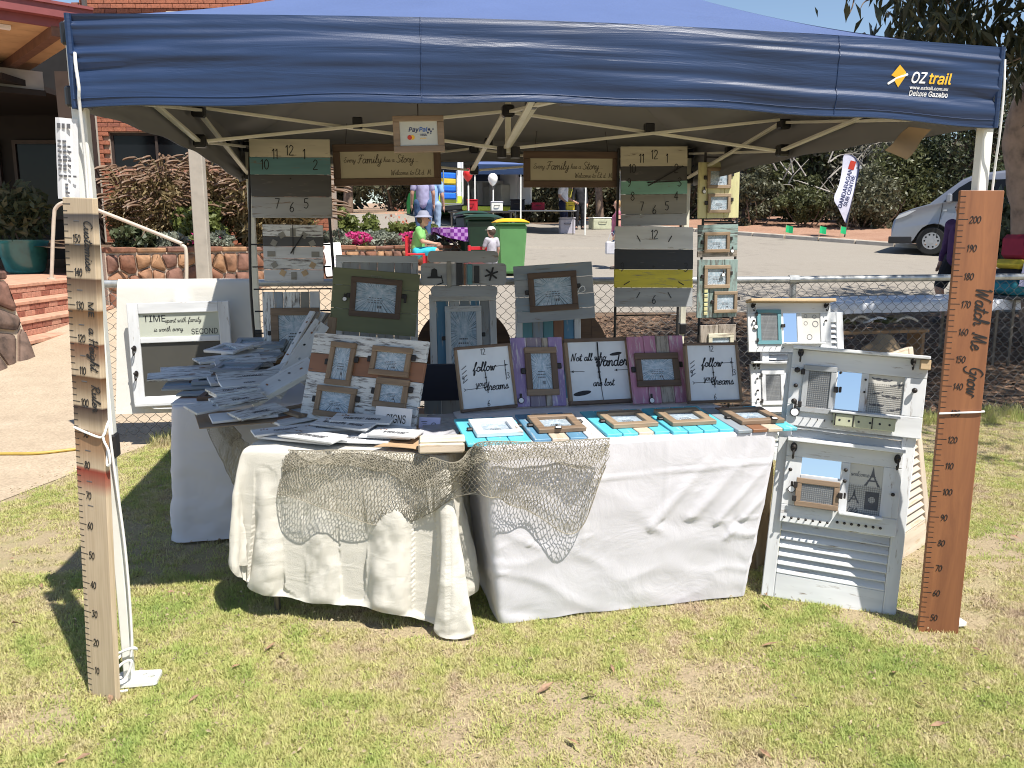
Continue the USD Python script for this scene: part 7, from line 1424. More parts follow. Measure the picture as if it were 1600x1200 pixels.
# table with equipment behind the ambulance
p = on_ground(752, 24.4); t = T('display_table', 'dark topped table with medical gear behind the wheelie bins', 'table', p, 2); t.part('table_top', bx(-.95, .95, -.35, .35, .70, .74, .01), 'plastic_black')
for x in (-.85, .85):
    for y in (-.28, .28): t.part('leg', tube([(x, y, 0), (x, y, .7)], .018, 6), 'chair_metal')
box_thing('gear_case', 'white gear case on the dark table beside the ambulance', 'case', p + [.45, 0, .741], 5, (.34, .26, .24), 'frame_white', 'bag_clear')
box_thing('gear_case', 'red gear case on the dark table beside the ambulance', 'case', p + [-.25, .05, .741], -8, (.28, .24, .30), 'red_plastic')
for lb, px, Y, zt_, m_ in (('red balloon tied to a pole beside the ambulance', 731, 24.0, 274, 'balloon_red'), ('white balloon on a pole left of the far gazebo', 770, 24.3, 281, 'balloon_white')):
    c = at(px, zt_, Y=Y); b = on_ground(px, Y); t = T('balloon', lb, 'balloon', (c[0], c[1], 0)); t.part('skin', tr(lathe([(0, -.18), (.025, -.165), (.075, -.12), (.12, -.05), (.142, .03), (.13, .10), (.09, .155), (.045, .18), (0, .187)], 20), None, (0, 0, c[2])), m_, smooth=True); t.part('string', tube([(0, 0, c[2] - .17), (.01, 0, c[2] - .3)], .004, 4), 'cord_white')
    t2 = T('pole', 'thin pale pole under the ' + lb.split(' ')[0] + ' balloon', 'pole', (c[0] + .01, c[1] + .02, 0)); t2.part('shaft', tube([(0, 0, b[2] - .05), (0, 0, c[2] - .28)], .022, 8), 'frame_white'); t2.part('base', cyl(.14, b[2] - .02, b[2] + .03, 16), 'frame_white')
# far gazebo
fp0 = on_ground(816, 26.0); fg = T('gazebo', 'second navy gazebo far off across the road', 'gazebo', (fp0[0] - .05, 26.0, fp0[2]), 3)
for x, y in ((.0, 0), (2.0, 0), (0, 2.9), (-1.4, 0)): fg.part('leg', bx(x - .022, x + .022, y - .022, y + .022, 0, 2.1, .003), 'frame_white')
R_ = [np.array(q, float) for q in ((-1.45, -.05, 2.12), (2.05, -.05, 2.12), (2.05, 2.95, 2.12), (-1.45, 2.95, 2.12))]; tp = np.array([.3, 1.45, 2.9])
for k in range(4):
    a, b = R_[k], R_[(k + 1) % 4]; fg.part('roof_panel', trimesh.Trimesh(np.array([a, b, tp]), np.array([[0, 1, 2]]), process=False), 'canopy_top'); o = np.array(outs[k] + (0,)) * .002
    fg.part('valance', trimesh.Trimesh(np.array([a + o, b + o, b + o - [0, 0, .3], a + o - [0, 0, .3]]), np.array([[0, 2, 1], [0, 3, 2]]), process=False), 'canopy_navy')
fg.part('print_mark', bx(.25, .45, -.056, -.0535, 1.92, 2.0), 'print_white')
p = on_ground(850, 26.9); t = T('display_table', 'long grey table inside the far gazebo', 'table', p, 2); t.part('table_top', bx(-1.15, 1.0, -.3, .3, .72, .755, .008), 'paint_grey')
for x in (-1.05, .9):
    for y in (-.24, .24): t.part('leg', tube([(x, y, 0), (x, y, .72)], .016, 6), 'chair_metal')
for lb, dx, m_, dm in (('black tub on the far gazebo table, left', -.85, 'bag_black', (.45, .3, .3)), ('dark red tub on the far gazebo table, middle', -.2, 'bag_red', (.4, .3, .2)), ('yellow bag on the far gazebo table, right', .82, 'bag_yellow', (.26, .2, .22))): box_thing('tub', lb, 'tub', p + [dx, 0, .756], 3, dm, m_)
box_thing('tub', 'large dark tub under the far gazebo table', 'tub', p + [.75, .3, 0], 3, (.5, .35, .5), 'shirt_grey')
box_thing('esky', 'white and lime cool box on the ground beside the far gazebo', 'cool box', on_ground(937, 29.0), 20, (.7, .4, .38), 'lime_box', 'frame_white')
# wheelie bins
def bin_(label, px, Y, yaw, body, lid):
    t = T('wheelie_bin', label, 'wheelie bin', on_ground(px, Y), yaw)
    v = bx(-.29, .29, -.34, .34, .05, .98, .04); q = v.vertices; s_ = .80 + .20 * np.clip((q[:, 2] - .05) / .93, 0, 1); q[:, 0] *= s_; q[:, 1] *= s_; v.vertices = q; t.part('body', v, body, smooth=30)
    t.part('rim', bx(-.32, .32, -.38, .37, .981, 1.02, .012), body)
    P = np.array([[[x, y, 1.021 + .07 * (1 - (x / .32) ** 4) * (1 - ((y + .01) / .4) ** 4) + (.0 if y > -.36 else -.01)] for y in np.linspace(-.39, .36, 9)] for x in np.linspace(-.325, .325, 9)]); t.part('lid', thick(P, .012), lid, smooth=40); t.part('handle', tube([(-.26, .41, .96), (.26, .41, .96)], .016, 8), body)
    for s_ in (-1, 1): t.part('wheel', tr(lathe([(.0, -.025), (.085, -.025), (.1, -.015), (.1, .015), (.085, .025), (0, .025)], 20), np.array([[0, 0, 1], [0, 1, 0], [-1, 0, 0]], float), (s_ * .27, .30, .1)), 'tyre')
    t.part('axle', tube([(-.25, .30, .1), (.25, .30, .1)], .012, 6), 'plastic_black')
bin_('light green wheelie bin with a yellow lid', 797, 16.4, 8, 'bin_green', 'bin_yellow'); bin_('dark green wheelie bin behind the yellow lidded one', 757, 17.6, -14, 'bin_dark', 'bin_dark'); bin_('dark wheelie bin lying back behind the purple table', 738, 18.6, 200, 'bin_dark', 'bin_dark')
# purple covered folding table
p = on_ground(711, 18.6); t = T('folding_table', 'round folding table with a purple checked cloth by the garden wall', 'table', p, 10)
t.part('table_top', cyl(.50, .70, .72, 28), 'frame_white')
for s_ in (-1, 1): t.part('leg', tube([(-.34, s_ * .2, 0), (.30, s_ * .2, .69)], .014, 6), 'chair_metal'); t.part('leg', tube([(.34, s_ * .18, 0), (-.30, s_ * .18, .69)], .014, 6), 'chair_metal')
t.part('foot_bar', join([tube([(-.34, -.2, .02), (-.34, .2, .02)], .012, 6), tube([(.34, -.18, .02), (.34, .18, .02)], .012, 6)]), 'chair_metal')
n_ = 72; Pc = [np.c_[np.zeros((n_ + 1, 2)), np.full(n_ + 1, .727)]]
ang = np.linspace(0, 2 * math.pi, n_ + 1)
for k in range(1, 4): Pc.append(np.c_[.515 * k / 3 * np.cos(ang), .515 * k / 3 * np.sin(ang), np.full(n_ + 1, .727)])
for k in range(1, 9):
    dz = k / 8; dr = (.12 + .18 * np.clip(np.sin(ang * 2 - 1.9), 0, 1) + .04 * np.sin(ang * 5)) * dz; rr = .52 + .02 * dz * np.sin(ang * 11 + 1); Pc.append(np.c_[rr * np.cos(ang), rr * np.sin(ang), .722 - dr])
c_ = T('tablecloth', 'purple checked cloth over the round folding table', 'tablecloth', p, 10); c_.part('cloth', gridmesh(np.array(Pc)), 'purple_check', smooth=40)
# white card sign leaning on the garden wall
c = at(523, 404, Y=15.7); t = T('card_sign', 'blank white rounded card sign leaning against the stone garden wall', 'sign', (c[0], 15.7, c[2] - .32), 18, 8, -4); t.part('card', face(extrude(sbox(-.17, 0, .17, .62).buffer(-.03).buffer(.03, quad_segs=4), .012), 0, 0, .012), 'print_white')
for z, w_ in ((.34, .2), (.30, .22), (.2, .1)): t.part('print', bx(-w_ / 2, w_ / 2, -.0008, .0002, z, z + .012), 'paper_lilac')
t.part('mark', face(extrude(Point(0, 0).buffer(.02), .001), 0, .52, 0), 'ink_soft'); t.part('stake', bx(-.012, .012, .013, .03, -.75, .5), 'ply')
# feather flag
b = on_ground(1319, 24.6); tpz = at(1313, 243, Y=24.6); t = T('feather_flag', 'white feather flag lettered DANDARAGAN SUB CENTRE at the road edge', 'flag', (b[0], b[1], b[2]), 0)
H_ = tpz[2] - b[2]; pole = spline([(0, .02, 0), (.15, .02, H_ * .45), (.33, .02, H_ * .95)], 6); t.part('pole', tube(pole, .022, 8, r1=.014), 'chair_metal')
fl = Polygon(spline([(.0, .21 * H_), (.12, .5 * H_), (.26, .84 * H_), (.16, .95 * H_), (.0, .995 * H_), (-.19, 1.0 * H_), (-.20, .85 * H_), (-.26, .67 * H_), (-.40, .50 * H_), (-.24, .38 * H_)], 4)); P_ = face(extrude(fl, .006).subdivide_to_size(.12), 0, 0, 0); v = P_.vertices; v[:, 1] += .03 * np.sin(v[:, 2] * 4) - .03; P_.vertices = v; t.part('cloth', P_, 'flag_white', smooth=40)
def onflag(m, x, z): m = face(m, x, z, -.012, 76); v = m.vertices; v[:, 1] += .03 * np.sin(v[:, 2] * 4) - .03; m.vertices = v; return m
m, wd = block('DANDARAGAN', .115, True); m.vertices[:, 0] *= 1.15 / wd; t.part('lettering', onflag(m, -.17, .38 * H_), 'ink_navy'); m, wd = block('SUB CENTRE', .105, True); m.vertices[:, 0] *= .9 / wd; t.part('lettering', onflag(m, -.02, .40 * H_), 'ink_navy')
t.part('emblem', onflag(extrude(sbox(0, 0, .24, .17), .002), .13, .83 * H_), 'ink_red'); t.part('edge', tube(spline([(.01, -.03, .21 * H_), (.13, -.03, .5 * H_), (.27, -.03, .84 * H_), (.16, -.03, .96 * H_), (.0, -.03, 1.0 * H_), (-.18, -.03, 1.005 * H_)], 6), .016, 6), 'ink_navy'); t.part('arm', bx(.2, .36, -.01, .01, .845 * H_, .875 * H_), 'galv')
for i, px in enumerate((1226, 1279, 1312)):
    b = on_ground(px, 24.2 + .3 * (i == 0)); t = T('marker_flag', ['small green marker flag left of the feather flag, furthest left', 'small green marker flag between the others, left of the feather flag', 'small green marker flag at the foot of the feather flag'][i], 'flag', (b[0], b[1], b[2] + .05), 15 * i); t.part('stick', tube([(0, 0, 0), (.02, 0, .42)], .008, 5), 'ply'); P = np.array([[[.02 + .2 * a / 4, .03 * math.sin(a), .40 - .2 * c_ / 3 - .04 * a / 4] for c_ in range(4)] for a in range(5)]); t.part('cloth', thick(P, .003), 'flag_green')
# neighbouring stall behind the fence on the right
c = at(1440, 478, Y=8.7); t = T('display_table', 'table just behind the fence on the right with a pale cloth in the shade', 'table', (3.95, 8.85, gz(8.8)), 14); tz = .70
t.part('table_top', bx(-1.05, 1.25, -.42, .5, tz - .03, tz, .005), 'frame_white')
for x in (-.95, 1.15):
    for y in (-.35, .42): t.part('leg', tube([(x, y, 0), (x, y, tz - .03)], .018, 6), 'chair_metal')
P = crumple(2.5, 1.05, tz + .004, 60, 26, .018, 31); over = np.clip(np.abs(P[..., 1]) - .44, 0, 1); P[..., 2] -= over * 1.2; P[..., 1] -= np.sign(P[..., 1]) * over * .8
cl = T('tablecloth', 'pale cloth on the neighbouring table behind the fence on the right', 'tablecloth', (4.05, 8.89, gz(8.8)), 14); cl.part('cloth', thick(P, .002), 'cloth_shade', smooth=True)
for k in range(7):
    x = 3.0 + .17 * k; y = 8.32 + .035 * k; t = T('shell_tray', ['leftmost', 'second', 'third', 'fourth', 'fifth', 'sixth', 'rightmost'][k] + ' pale cushion shaped bundle along the front of the neighbouring table, behind the fence', 'bundle', (x, y, gz(8.4) + .50 - .01 * (k % 3)), 14 + 10 * (k % 3)); P = crumple(.24, .18, .02, 12, 10, .05, 40 + k); P[..., 2] += .04 * (1 - (P[..., 0] / .12) ** 2) ; t.part('bundle', thick(P, .02), ['shell', 'cloth_shade', 'leaf_olive'][k % 3], smooth=True); 
t = T('timber_shelf', 'dark plank shelf hung under the front of the neighbouring table', 'shelf', (3.5, 8.34, gz(8.4)), 14); t.part('board', bx(-.75, .75, -.12, .14, .44, .47, .005), 'crate_wood')
for x in (-.7, .7): t.part('leg', bx(x - .02, x + .02, -.1, .12, 0, .44, .004), 'crate_wood')
# sack and bags
t = T('green_sack', 'olive grey sack standing under the neighbouring table behind the fence', 'sack', (3.62, 8.0, gz(8.0)), 10); P = lathe([(0, 0), (.2, .01), (.24, .12), (.2, .34), (.1, .44), (.06, .5), (.0, .5)], 24); v = P.vertices; v *= 1 + .14 * (meshkit.noise(v * 9, 3)[:, None] - .5); P.vertices = v; t.part('sack', P, 'hessian', smooth=True); t.part('tie', tube([(.07 * math.cos(a), .07 * math.sin(a), .44) for a in np.linspace(0, 6.28, 12)], .012, 6), 'net_cord')
c = at(1590, 400, Y=8.9); t = T('stacked_bags', 'stack of red, yellow, black and teal bags with a lilac tag', 'bags', (c[0] + .22, 9.0, 0), 8); z = gz(9) + .74
for k, (h_, m_, w_) in enumerate(((.16, 'bag_teal', .36), (.11, 'bag_black', .34), (.10, 'bag_yellow', .32), (.26, 'bag_red', .25))):
    m = bx(-w_ , w_, -.2, .2, z, z + h_, .045); t.part('bag', m, m_, smooth=40); z += h_ + .002
t.part('tag', bx(-.25, -.12, -.362, -.355, gz(9) + .80, gz(9) + 1.04, .001) if False else tr(bx(-.065, .065, -.004, 0, -.12, .12, .001), rotm(roll=8), (-.22, -.21, gz(9) + .95)), 'paper_lilac')
t = T('display_table', 'small dark table under the striped bags at the right edge', 'table', (c[0] + .3, 9.0, gz(9)), 8); t.part('table_top', bx(-.5, .5, -.3, .3, .70, .735, .006), 'plastic_black')
for x in (-.45, .45):
    for y in (-.25, .25): t.part('leg', tube([(x, y, 0), (x, y, .7)], .016, 6), 'chair_metal')
# hose
hp = [at(-60, 712, h=.018), at(0, 709, h=.018), at(60, 708, h=.018), at(133, 700, h=.018), at(170, 697, h=.018)]; t = T('garden_hose', 'yellow hose lying across the concrete path at the left', 'hose'); t.part('hose', tube(spline(hp, 6), .011, 8), 'hose_ochre', smooth=True); t.part('end_fitting', cyl(.016, 0, .05, 8, (float(hp[-1][0]), float(hp[-1][1]))), 'plastic_black')
# ---------------------------------------------------------------- plants
def bush(name, label, c, r, n, size, mat, seed, clumps=14, cat='bush', group=None, stem=True, aspect=1.8, **kw):
    t = T(name, label, cat, (c[0], c[1], 0), group=group); z = gzz(c[0], c[1]) if len(c) < 3 else c[2]
    cz = z + r[2] * .98
    t.part('crown', leafcloud((0, 0, cz), r, n, size, seed, .25, aspect, clumps=clumps, **kw), mat)
    if stem: t.part('stem', stems((0, 0, z - .05), (0, 0, cz), r, 7, seed, .02 + .012 * r[2]), 'bark')
    return t
bg = [  # far scrub along the other side of the road: X, Y, radii, leaf colour
 (-9.5, 37, (2.6, 2, 2.0), 'leaf_olive'), (-5.6, 39, (2.4, 2, 2.3), 'leaf_scrub'), (-2.4, 38, (2.2, 2, 1.9), 'leaf_olive'), (.6, 37, (2.0, 1.8, 2.4), 'leaf_dark'), (2.6, 35, (1.9, 1.6, 2.2), 'leaf_scrub'), (-.6, 34.5, (1.4, 1.2, 1.6), 'leaf_olive'),
 (4.6, 36.5, (2.2, 1.7, 2.6), 'leaf_dark'), (7.0, 34.5, (2.1, 1.7, 2.2), 'leaf_scrub'), (9.0, 33, (2.0, 1.6, 2.9), 'leaf_grey'), (10.4, 31, (1.9, 1.5, 1.9), 'leaf_olive'), (12.2, 31, (2.1, 1.6, 3.0), 'leaf_grey'), (13.2, 28.5, (1.6, 1.3, 1.5), 'leaf_olive'), (15.0, 29, (2.2, 1.8, 2.9), 'leaf_dark'), (17.5, 29, (2.4, 2, 3.2), 'leaf_grey'), (20, 29, (2.4, 2, 3.0), 'leaf_scrub'), (8.3, 29.3, (1.2, .9, 1.1), 'leaf_scrub'), (11.4, 27.4, (1.3, .9, 1.1), 'leaf_scrub'), (14.6, 25.4, (1.5, 1, 1.2), 'leaf_dark'), (17.6, 25, (1.8, 1.2, 1.6), 'leaf_olive'), (9.9, 28.3, (1.0, .8, .9), 'leaf_olive'), (22.5, 27, (2.2, 2, 3.0), 'leaf_dark')]
where = ['behind the road far left of the ambulance', 'far behind the ambulance bonnet', 'far behind the ambulance rear', 'behind the balloons', 'behind the far gazebo', 'low, just behind the ambulance roof', 'right of the far gazebo, behind the clocks', 'behind the narrow rack', 'tall and grey, left of the feather flag', 'low, behind the feather flag', 'tall and grey, above the feather flag', 'low, right of the feather flag', 'tall and dark, left of the van', 'tall and grey, over the van', 'tall, behind the van roof', 'lowest, at the left end of the verge', 'on the verge behind the flag foot', 'on the verge in front of the van nose', 'behind the van cab', 'between the verge bushes', 'at the far right, behind the van']
for k, (x, y, r, m_) in enumerate(bg):
    bush('scrub_bush', {'leaf_olive': 'olive green', 'leaf_scrub': 'dull green', 'leaf_dark': 'dark green', 'leaf_grey': 'grey leaved'}[m_] + ' scrub bush ' + where[k], (x, y), r, int(7000 * r[0] * r[2] / 4 + 2000), .085 if y > 30 else .07, m_, 100 + k, 30, aspect=2.4)
single('distant_bushland', join([leafcloud((x_, 50 + (k_ % 3), gzz(x_, 50) + 2.2), (6.5, 2.5, 2.6 + .5 * (k_ % 2)), 2600, .34, 500 + k_, .2, 2.2, clumps=24) for k_, x_ in enumerate(np.arange(-34, 52, 6.0))]), 'leaf_scrub', 'continuous olive bushland far behind the road and the ambulance', 'bushland', kind='stuff')
# bare grey twigs in the scrub
t = T('dead_branches', 'tangle of bare grey branches in the scrub above the feather flag', 'branches', (11.0, 29.2, gzz(11, 29.2))); g_ = np.random.default_rng(3); br = []
for i in range(46):
    p0 = np.array([g_.uniform(-2.6, 4.6), g_.uniform(-.4, .6), g_.uniform(.2, 2.4)]); d_ = g_.normal(size=3) * [1, .3, .7]; d_[2] = abs(d_[2]) + .2; d_ /= np.linalg.norm(d_); L_ = g_.uniform(.7, 1.9); br.append(tube(spline([p0, p0 + d_ * L_ * .5 + g_.normal(size=3) * .12, p0 + d_ * L_], 4), .03, 5, r1=.006))
t.part('branch', join(br), 'bark_pale', kind='stuff')
def tree(label, x, y, h, r, seed, mat, lean=(0, 0), trunk=.14, bark='bark', n=2600, leaf=.14, clumps=26):
    t = T('tree', label, 'tree', (x, y, 0)); z = gzz(x, y); g_ = np.random.default_rng(seed); top = np.array([lean[0], lean[1], z + h - r[2] * .6])
    t.part('trunk', tube(spline([(0, 0, z - .1), (lean[0] * .2, 0, z + h * .25), (lean[0] * .6, 0, z + h * .5), top], 5), trunk, 10, r1=trunk * .3), bark, smooth=True)
    for i in range(6):
        s = g_.uniform(.25, .6); p0 = np.array([lean[0] * s, 0, z + h * s]); e_ = top + g_.normal(size=3) * np.array(r) * .7; t.part('limb', tube(spline([p0, (p0 + e_) / 2 + g_.normal(size=3) * .2, e_], 5), trunk * .4, 6, r1=trunk * .1), bark)
    t.part('crown', leafcloud((lean[0], lean[1], z + h - r[2] * .5), r, n, leaf, seed, .2, 2.4, clumps=clumps), mat)
tree('tree with a forked dark trunk left of the ambulance', -6.3, 32.5, 5.5, (2.4, 2, 1.6), 5, 'leaf_scrub', (.3, 0), .2)
tree('slim dark trunked tree right of the far gazebo', 3.25, 31.0, 5.6, (1.8, 1.6, 1.5), 6, 'leaf_dark', (-.5, 0), .16); tree('pale trunked tree nearest to the right clocks', 3.95, 30.5, 5.8, (1.8, 1.6, 1.5), 7, 'leaf_scrub', (.1, 0), .15, 'bark_pale')
# plume grass clumps before the brick building
def plumegrass(label, x, y, z, h, n, seed, spread=.5):
    t = T('plume_grass', label, 'grass clump', (x, y, z)); g_ = np.random.default_rng(seed); bl, pl = [], []
    for i in range(n):
        a = g_.uniform(0, 6.28); b = g_.uniform(.05, 1) * spread; L_ = h * g_.uniform(.35, 1.05); d_ = np.array([math.cos(a), math.sin(a), 0]) + [.25, -.1, 0]; p = [np.array([.12 * math.cos(a), .12 * math.sin(a), 0]), d_ * b * .35 + [0, 0, L_ * .55], d_ * b * .8 + [0, 0, L_ * .9], d_ * b * 1.25 + [0, 0, L_ * .92]]
        s_ = spline(p, 3); bl.append(tube(s_, .006, 3, r1=.002)); q = s_[-4:]
        if True: q = spline([s_[-3], s_[-1], s_[-1] + d_ * .12 + [0, 0, -.04]], 4); pl.append(tube(q, [.006] + [.019] * (len(q) - 2) + [.004], 4))
    lf = leafcloud((0, 0, h * .38), (spread * .7, spread * .6, h * .4), n * 6, .045, seed, .1, 7, droop=.2)
    t.part('blades', join(bl + [lf]), 'plume_straw'); t.part('plumes', join(pl), 'plume')
for k, (x, y, h_, lb) in enumerate(((-7.1, 15.9, 1.55, 'leftmost plume grass clump, half behind the handrail'), (-6.35, 15.5, 1.7, 'tall plume grass clump behind the handrail slope'), (-5.7, 15.9, 1.8, 'plume grass clump left of the beige post'), (-4.75, 15.6, 1.9, 'plume grass clump right of the beige post'), (-4.2, 15.8, 1.8, 'rightmost plume grass clump, beside the iron rack'))): plumegrass(lb, x, y, 1.3, h_, 300, 20 + k, .72)
# garden bed planting
wallpt = lambda s, e: np.array([A[0] + (B - A)[0] * s - e * (B - A)[1] / L, A[1] + (B - A)[1] * s + e * (B - A)[0] / L]) if False else None
Lw = np.linalg.norm(B - A); dw = (B - A) / Lw; nw = np.array([-dw[1], dw[0]])
def bedpt(s, e): q = A + dw * s * Lw + nw * e; return (q[0], q[1], 1.3)
gl = [(.25, 1.0, .3, .34, 'leaf_garden', 'bright green shrub beside the beige post'), (.30, 1.3, .45, .42, 'leaf_garden', 'yellow green rose bush left of the bowed rack'), (.44, 1.5, .5, .36, 'leaf_garden', 'rose bush seen under the left family sign'), (.56, 1.5, .5, .36, 'leaf_garden', 'rose bush in the middle of the garden bed'), (.68, 1.4, .42, .42, 'leaf_garden', 'taller rose bush right of the middle of the bed'), (.8, 1.3, .45, .36, 'leaf_garden', 'rose bush behind the boy in green'), (.92, 1.1, .4, .32, 'leaf_garden', 'rose bush at the right end of the bed'), (.1, .7, .4, .2, 'leaf_dark', 'dark low shrub at the left end of the stone wall')]
for k, (s, e_, r_, h_, m_, lb) in enumerate(gl): bush('garden_shrub', lb, bedpt(s, e_), (r_ * 1.15, r_, h_), 1500, .075, m_, 300 + k, 16, 'shrub', aspect=1.6)
sl = [(.16, .5, .28, 'silver leaved cushion plant beside the beige post'), (.26, .45, .26, 'silver cushion plant left of the iron rack'), (.48, .5, .34, 'silver cushion plant under the left family sign'), (.56, .42, .3, 'silver cushion plant left of the pink petunias'), (.72, .48, .33, 'silver cushion plant right of the pink petunias'), (.92, .45, .3, 'silver cushion plant near the purple table')]
for k, (s, e_, r_, lb) in enumerate(sl): bush('silver_plant', lb, bedpt(s, e_), (r_ * 1.3, r_, r_ * .62), 1300, .045, 'leaf_silver', 330 + k, 12, 'plant', aspect=2.6)
for k, (s, e_, lb) in enumerate(((.635, .42, 'mound of pink petunias in the middle of the wall top'), (.815, .4, 'pink petunias behind the boy in green'), (.24, .6, 'few pink flowers beside the iron rack'))):
    t = bush('petunia', lb, bedpt(s, e_), (.3, .22, .13), 500, .04, 'leaf_garden', 350 + k, 8, 'flowers', stem=False); c = bedpt(s, e_); t.part('petals', leafcloud((0, 0, c[2] + .2), (.32, .24, .13), 420 if k < 2 else 60, .055, 360 + k, .6, 1.1), 'petal_pink')
for k, (s, e_) in enumerate(((.5, 1.35), (.62, 1.5), (.86, 1.2))):
    c = bedpt(s, e_); t = T('rose_blooms', ['orange rose blooms below the left family sign', 'orange rose blooms above the petunias', 'orange rose blooms above the boy in green'][k], 'flowers', (c[0], c[1], c[2])); t.part('petals', leafcloud((0, -.3, .62), (.3, .12, .25), 30, .06, 370 + k, .8, 1.0), 'petal_orange', kind='stuff'); t.part('stem', stems((0, 0, 0), (0, -.25, .55), (.3, .1, .2), 5, k, .008), 'bark')
# big gum tree at the right, its crown reaching over the stall corner
t = T('gum_tree', 'large gum tree with peeling brown bark at the right edge', 'tree', (0, 0, 0)); g_ = np.random.default_rng(17)
trunk = spline([(6.55, 9.7, .1), (6.2, 9.6, 1.2), (5.85, 9.45, 2.3), (5.72, 9.3, 2.9), (6.0, 9.0, 3.8), (6.3, 8.6, 4.8)], 8); k = len(trunk)
m = tube(trunk, np.linspace(.42, .22, k), 16); v = m.vertices; v += (meshkit.fbm(v * [6, 6, 1.6], 3, 5)[:, None] - .5) * .10 * np.array(meshkit.arrays(m, True)[2]); m.vertices = v; t.part('trunk', m, 'bark_gum', smooth=True)
limbs = [[(5.98, 9.3, 2.75), (5.6, 8.7, 3.35), (4.9, 7.9, 4.0), (4.0, 7.0, 4.6)], [(6.1, 9.2, 3.4), (5.2, 8.6, 4.3), (3.9, 8.0, 5.0)], [(6.3, 8.9, 4.2), (6.0, 7.4, 5.0), (5.2, 5.4, 5.6), (4.6, 4.2, 5.6)], [(6.4, 8.7, 4.6), (7.5, 8, 5.6), (8.4, 7, 6)], [(6.3, 8.9, 4.3), (6.2, 10.4, 5.4), (5.6, 12, 6)], [(5.6, 8.7, 3.3), (5.3, 8.4, 3.35), (4.9, 8.2, 3.5)], [(6.0, 9.35, 2.5), (6.9, 8.6, 2.9), (7.8, 7.9, 3.1)], [(4.9, 7.9, 4.0), (4.4, 7.9, 3.75), (3.9, 8.0, 3.72)], [(6.0, 7.4, 5.0), (4.8, 6.4, 4.5), (4.0, 5.6, 4.3)]]
for q in limbs: s_ = spline(q, 6); t.part('limb', tube(s_, np.linspace(.16 if q[0][2] < 3.5 else .12, .035, len(s_)), 9), 'bark_gum', smooth=True)
def gumleaves(cs_, n, seed, L_=.16, w=.026, spread=.34):
    g = np.random.default_rng(seed); c = np.array(cs_)[g.integers(len(cs_), size=n)]; p = c + g.normal(size=(n, 3)) * [spread, spread, spread * .7]
    d_ = g.normal(size=(n, 3)) * .55 + [0, 0, -1.0]; d_ /= np.linalg.norm(d_, axis=1, keepdims=True); b = np.cross(d_, g.normal(size=(n, 3))); b /= np.linalg.norm(b, axis=1, keepdims=True); s = L_ * g.uniform(.6, 1.25, (n, 1)); k_ = np.cross(b, d_) * s * .12
    V = np.stack([p, p + d_ * s * .45 + b * w / 2 * s / L_ + k_, p + d_ * s + k_ * .2, p + d_ * s * .45 - b * w / 2 * s / L_ + k_], 1).reshape(-1, 3); i = np.arange(n)[:, None] * 4
    return trimesh.Trimesh(V, np.vstack([i + [0, 1, 2], i + [0, 2, 3]]), process=False)
near = [at(x, y, Y=Y) for x, y, Y in ((1420, 10, 8.2), (1432, 34, 8.0), (1450, 20, 8.3), (1470, 45, 7.9), (1482, 15, 8.3), (1500, 35, 8.1), (1510, 60, 8.4), (1530, 20, 8.2), (1545, 50, 8.6), (1565, 70, 8.3), (1580, 45, 8.6), (1590, 95, 8.4), (1600, 70, 8.8), (1410, 55, 7.9), (1460, 62, 8.5), (1535, 75, 8.8), (1585, 120, 9.0), (1500, -20, 8.3), (1440, -25, 8.2), (1560, -10, 8.5), (1610, 20, 8.4), (1400, -10, 7.8))]
t.part('leaves', gumleaves(near, 720, 1, .2, .06, .15), 'leaf_gum')
hi = []
for q in limbs[:5] + limbs[8:]:
    s_ = spline(q, 5)
    for p in s_[4:]: hi += [p + g_.normal(size=3) * [.7, .7, .35] + [0, 0, .2] for _ in range(3)]
hi = [p for p in hi if not (p[2] < 3.4 + (p[1] - 6) * .15 and p[0] < 5)]
hi += [np.array([g_.uniform(4.0, 9), g_.uniform(6.5, 12.5), g_.uniform(4.6, 7)]) for _ in range(60)] + [np.array([g_.uniform(3.6, 6.2), g_.uniform(3.4, 6.4), g_.uniform(4.4, 6)]) for _ in range(16)] + [np.array([g_.uniform(3.4, 8), g_.uniform(5.6, 8.6), g_.uniform(4.5, 6.4)]) for _ in range(60)]
def seen(p): zc = p[1] * math.cos(PITCH) + (EYE - p[2]) * math.sin(PITCH); yc = (EYE - p[2]) * math.cos(PITCH) - p[1] * math.sin(PITCH); return abs(p[0] / zc) < .66 and 600 + FPX * yc / zc > -60
hi = [p for p in hi if not seen(p) or g_.random() < .12]
t.part('leaves', gumleaves(hi, 13000, 2, .2, .045, .42), 'leaf_gum')
shade = [np.array([5.6, 7.0, 5.1]) + g_.normal(size=3) * [1.1, .9, .5] for _ in range(40)]; shade = [p for p in shade if p[2] > 4.2]
t.part('leaves', gumleaves(shade, 7000, 3, .2, .05, .4), 'leaf_gum')
tw = [tube(spline([at(a, b, Y=8.2), at(c_, d_, Y=8.15), at(e_, f_, Y=8.1)], 5), .010, 5, r1=.003) for a, b, c_, d_, e_, f_ in ((1412, -30, 1404, 15, 1384, 54), (1420, 0, 1425, 20, 1432, 40), (1338, -20, 1332, 10, 1322, 32), (1372, -4, 1352, 2, 1344, 14), (1480, 0, 1490, 30, 1478, 60), (1600, 88, 1570, 100, 1545, 108))]
t.part('twigs', join(tw), 'bark')
strip = [tube(spline([(5.95, 9.0, 3.4), (5.8, 8.9, 2.9), (5.75, 8.95, 2.4)], 5), .02, 5, r1=.008), tube(spline([(6.0, 8.95, 3.1), (5.92, 8.9, 2.6), (5.7, 8.9, 2.3)], 5), .018, 5, r1=.006)]
t.part('peeling_bark', join(strip), 'bark_pale')
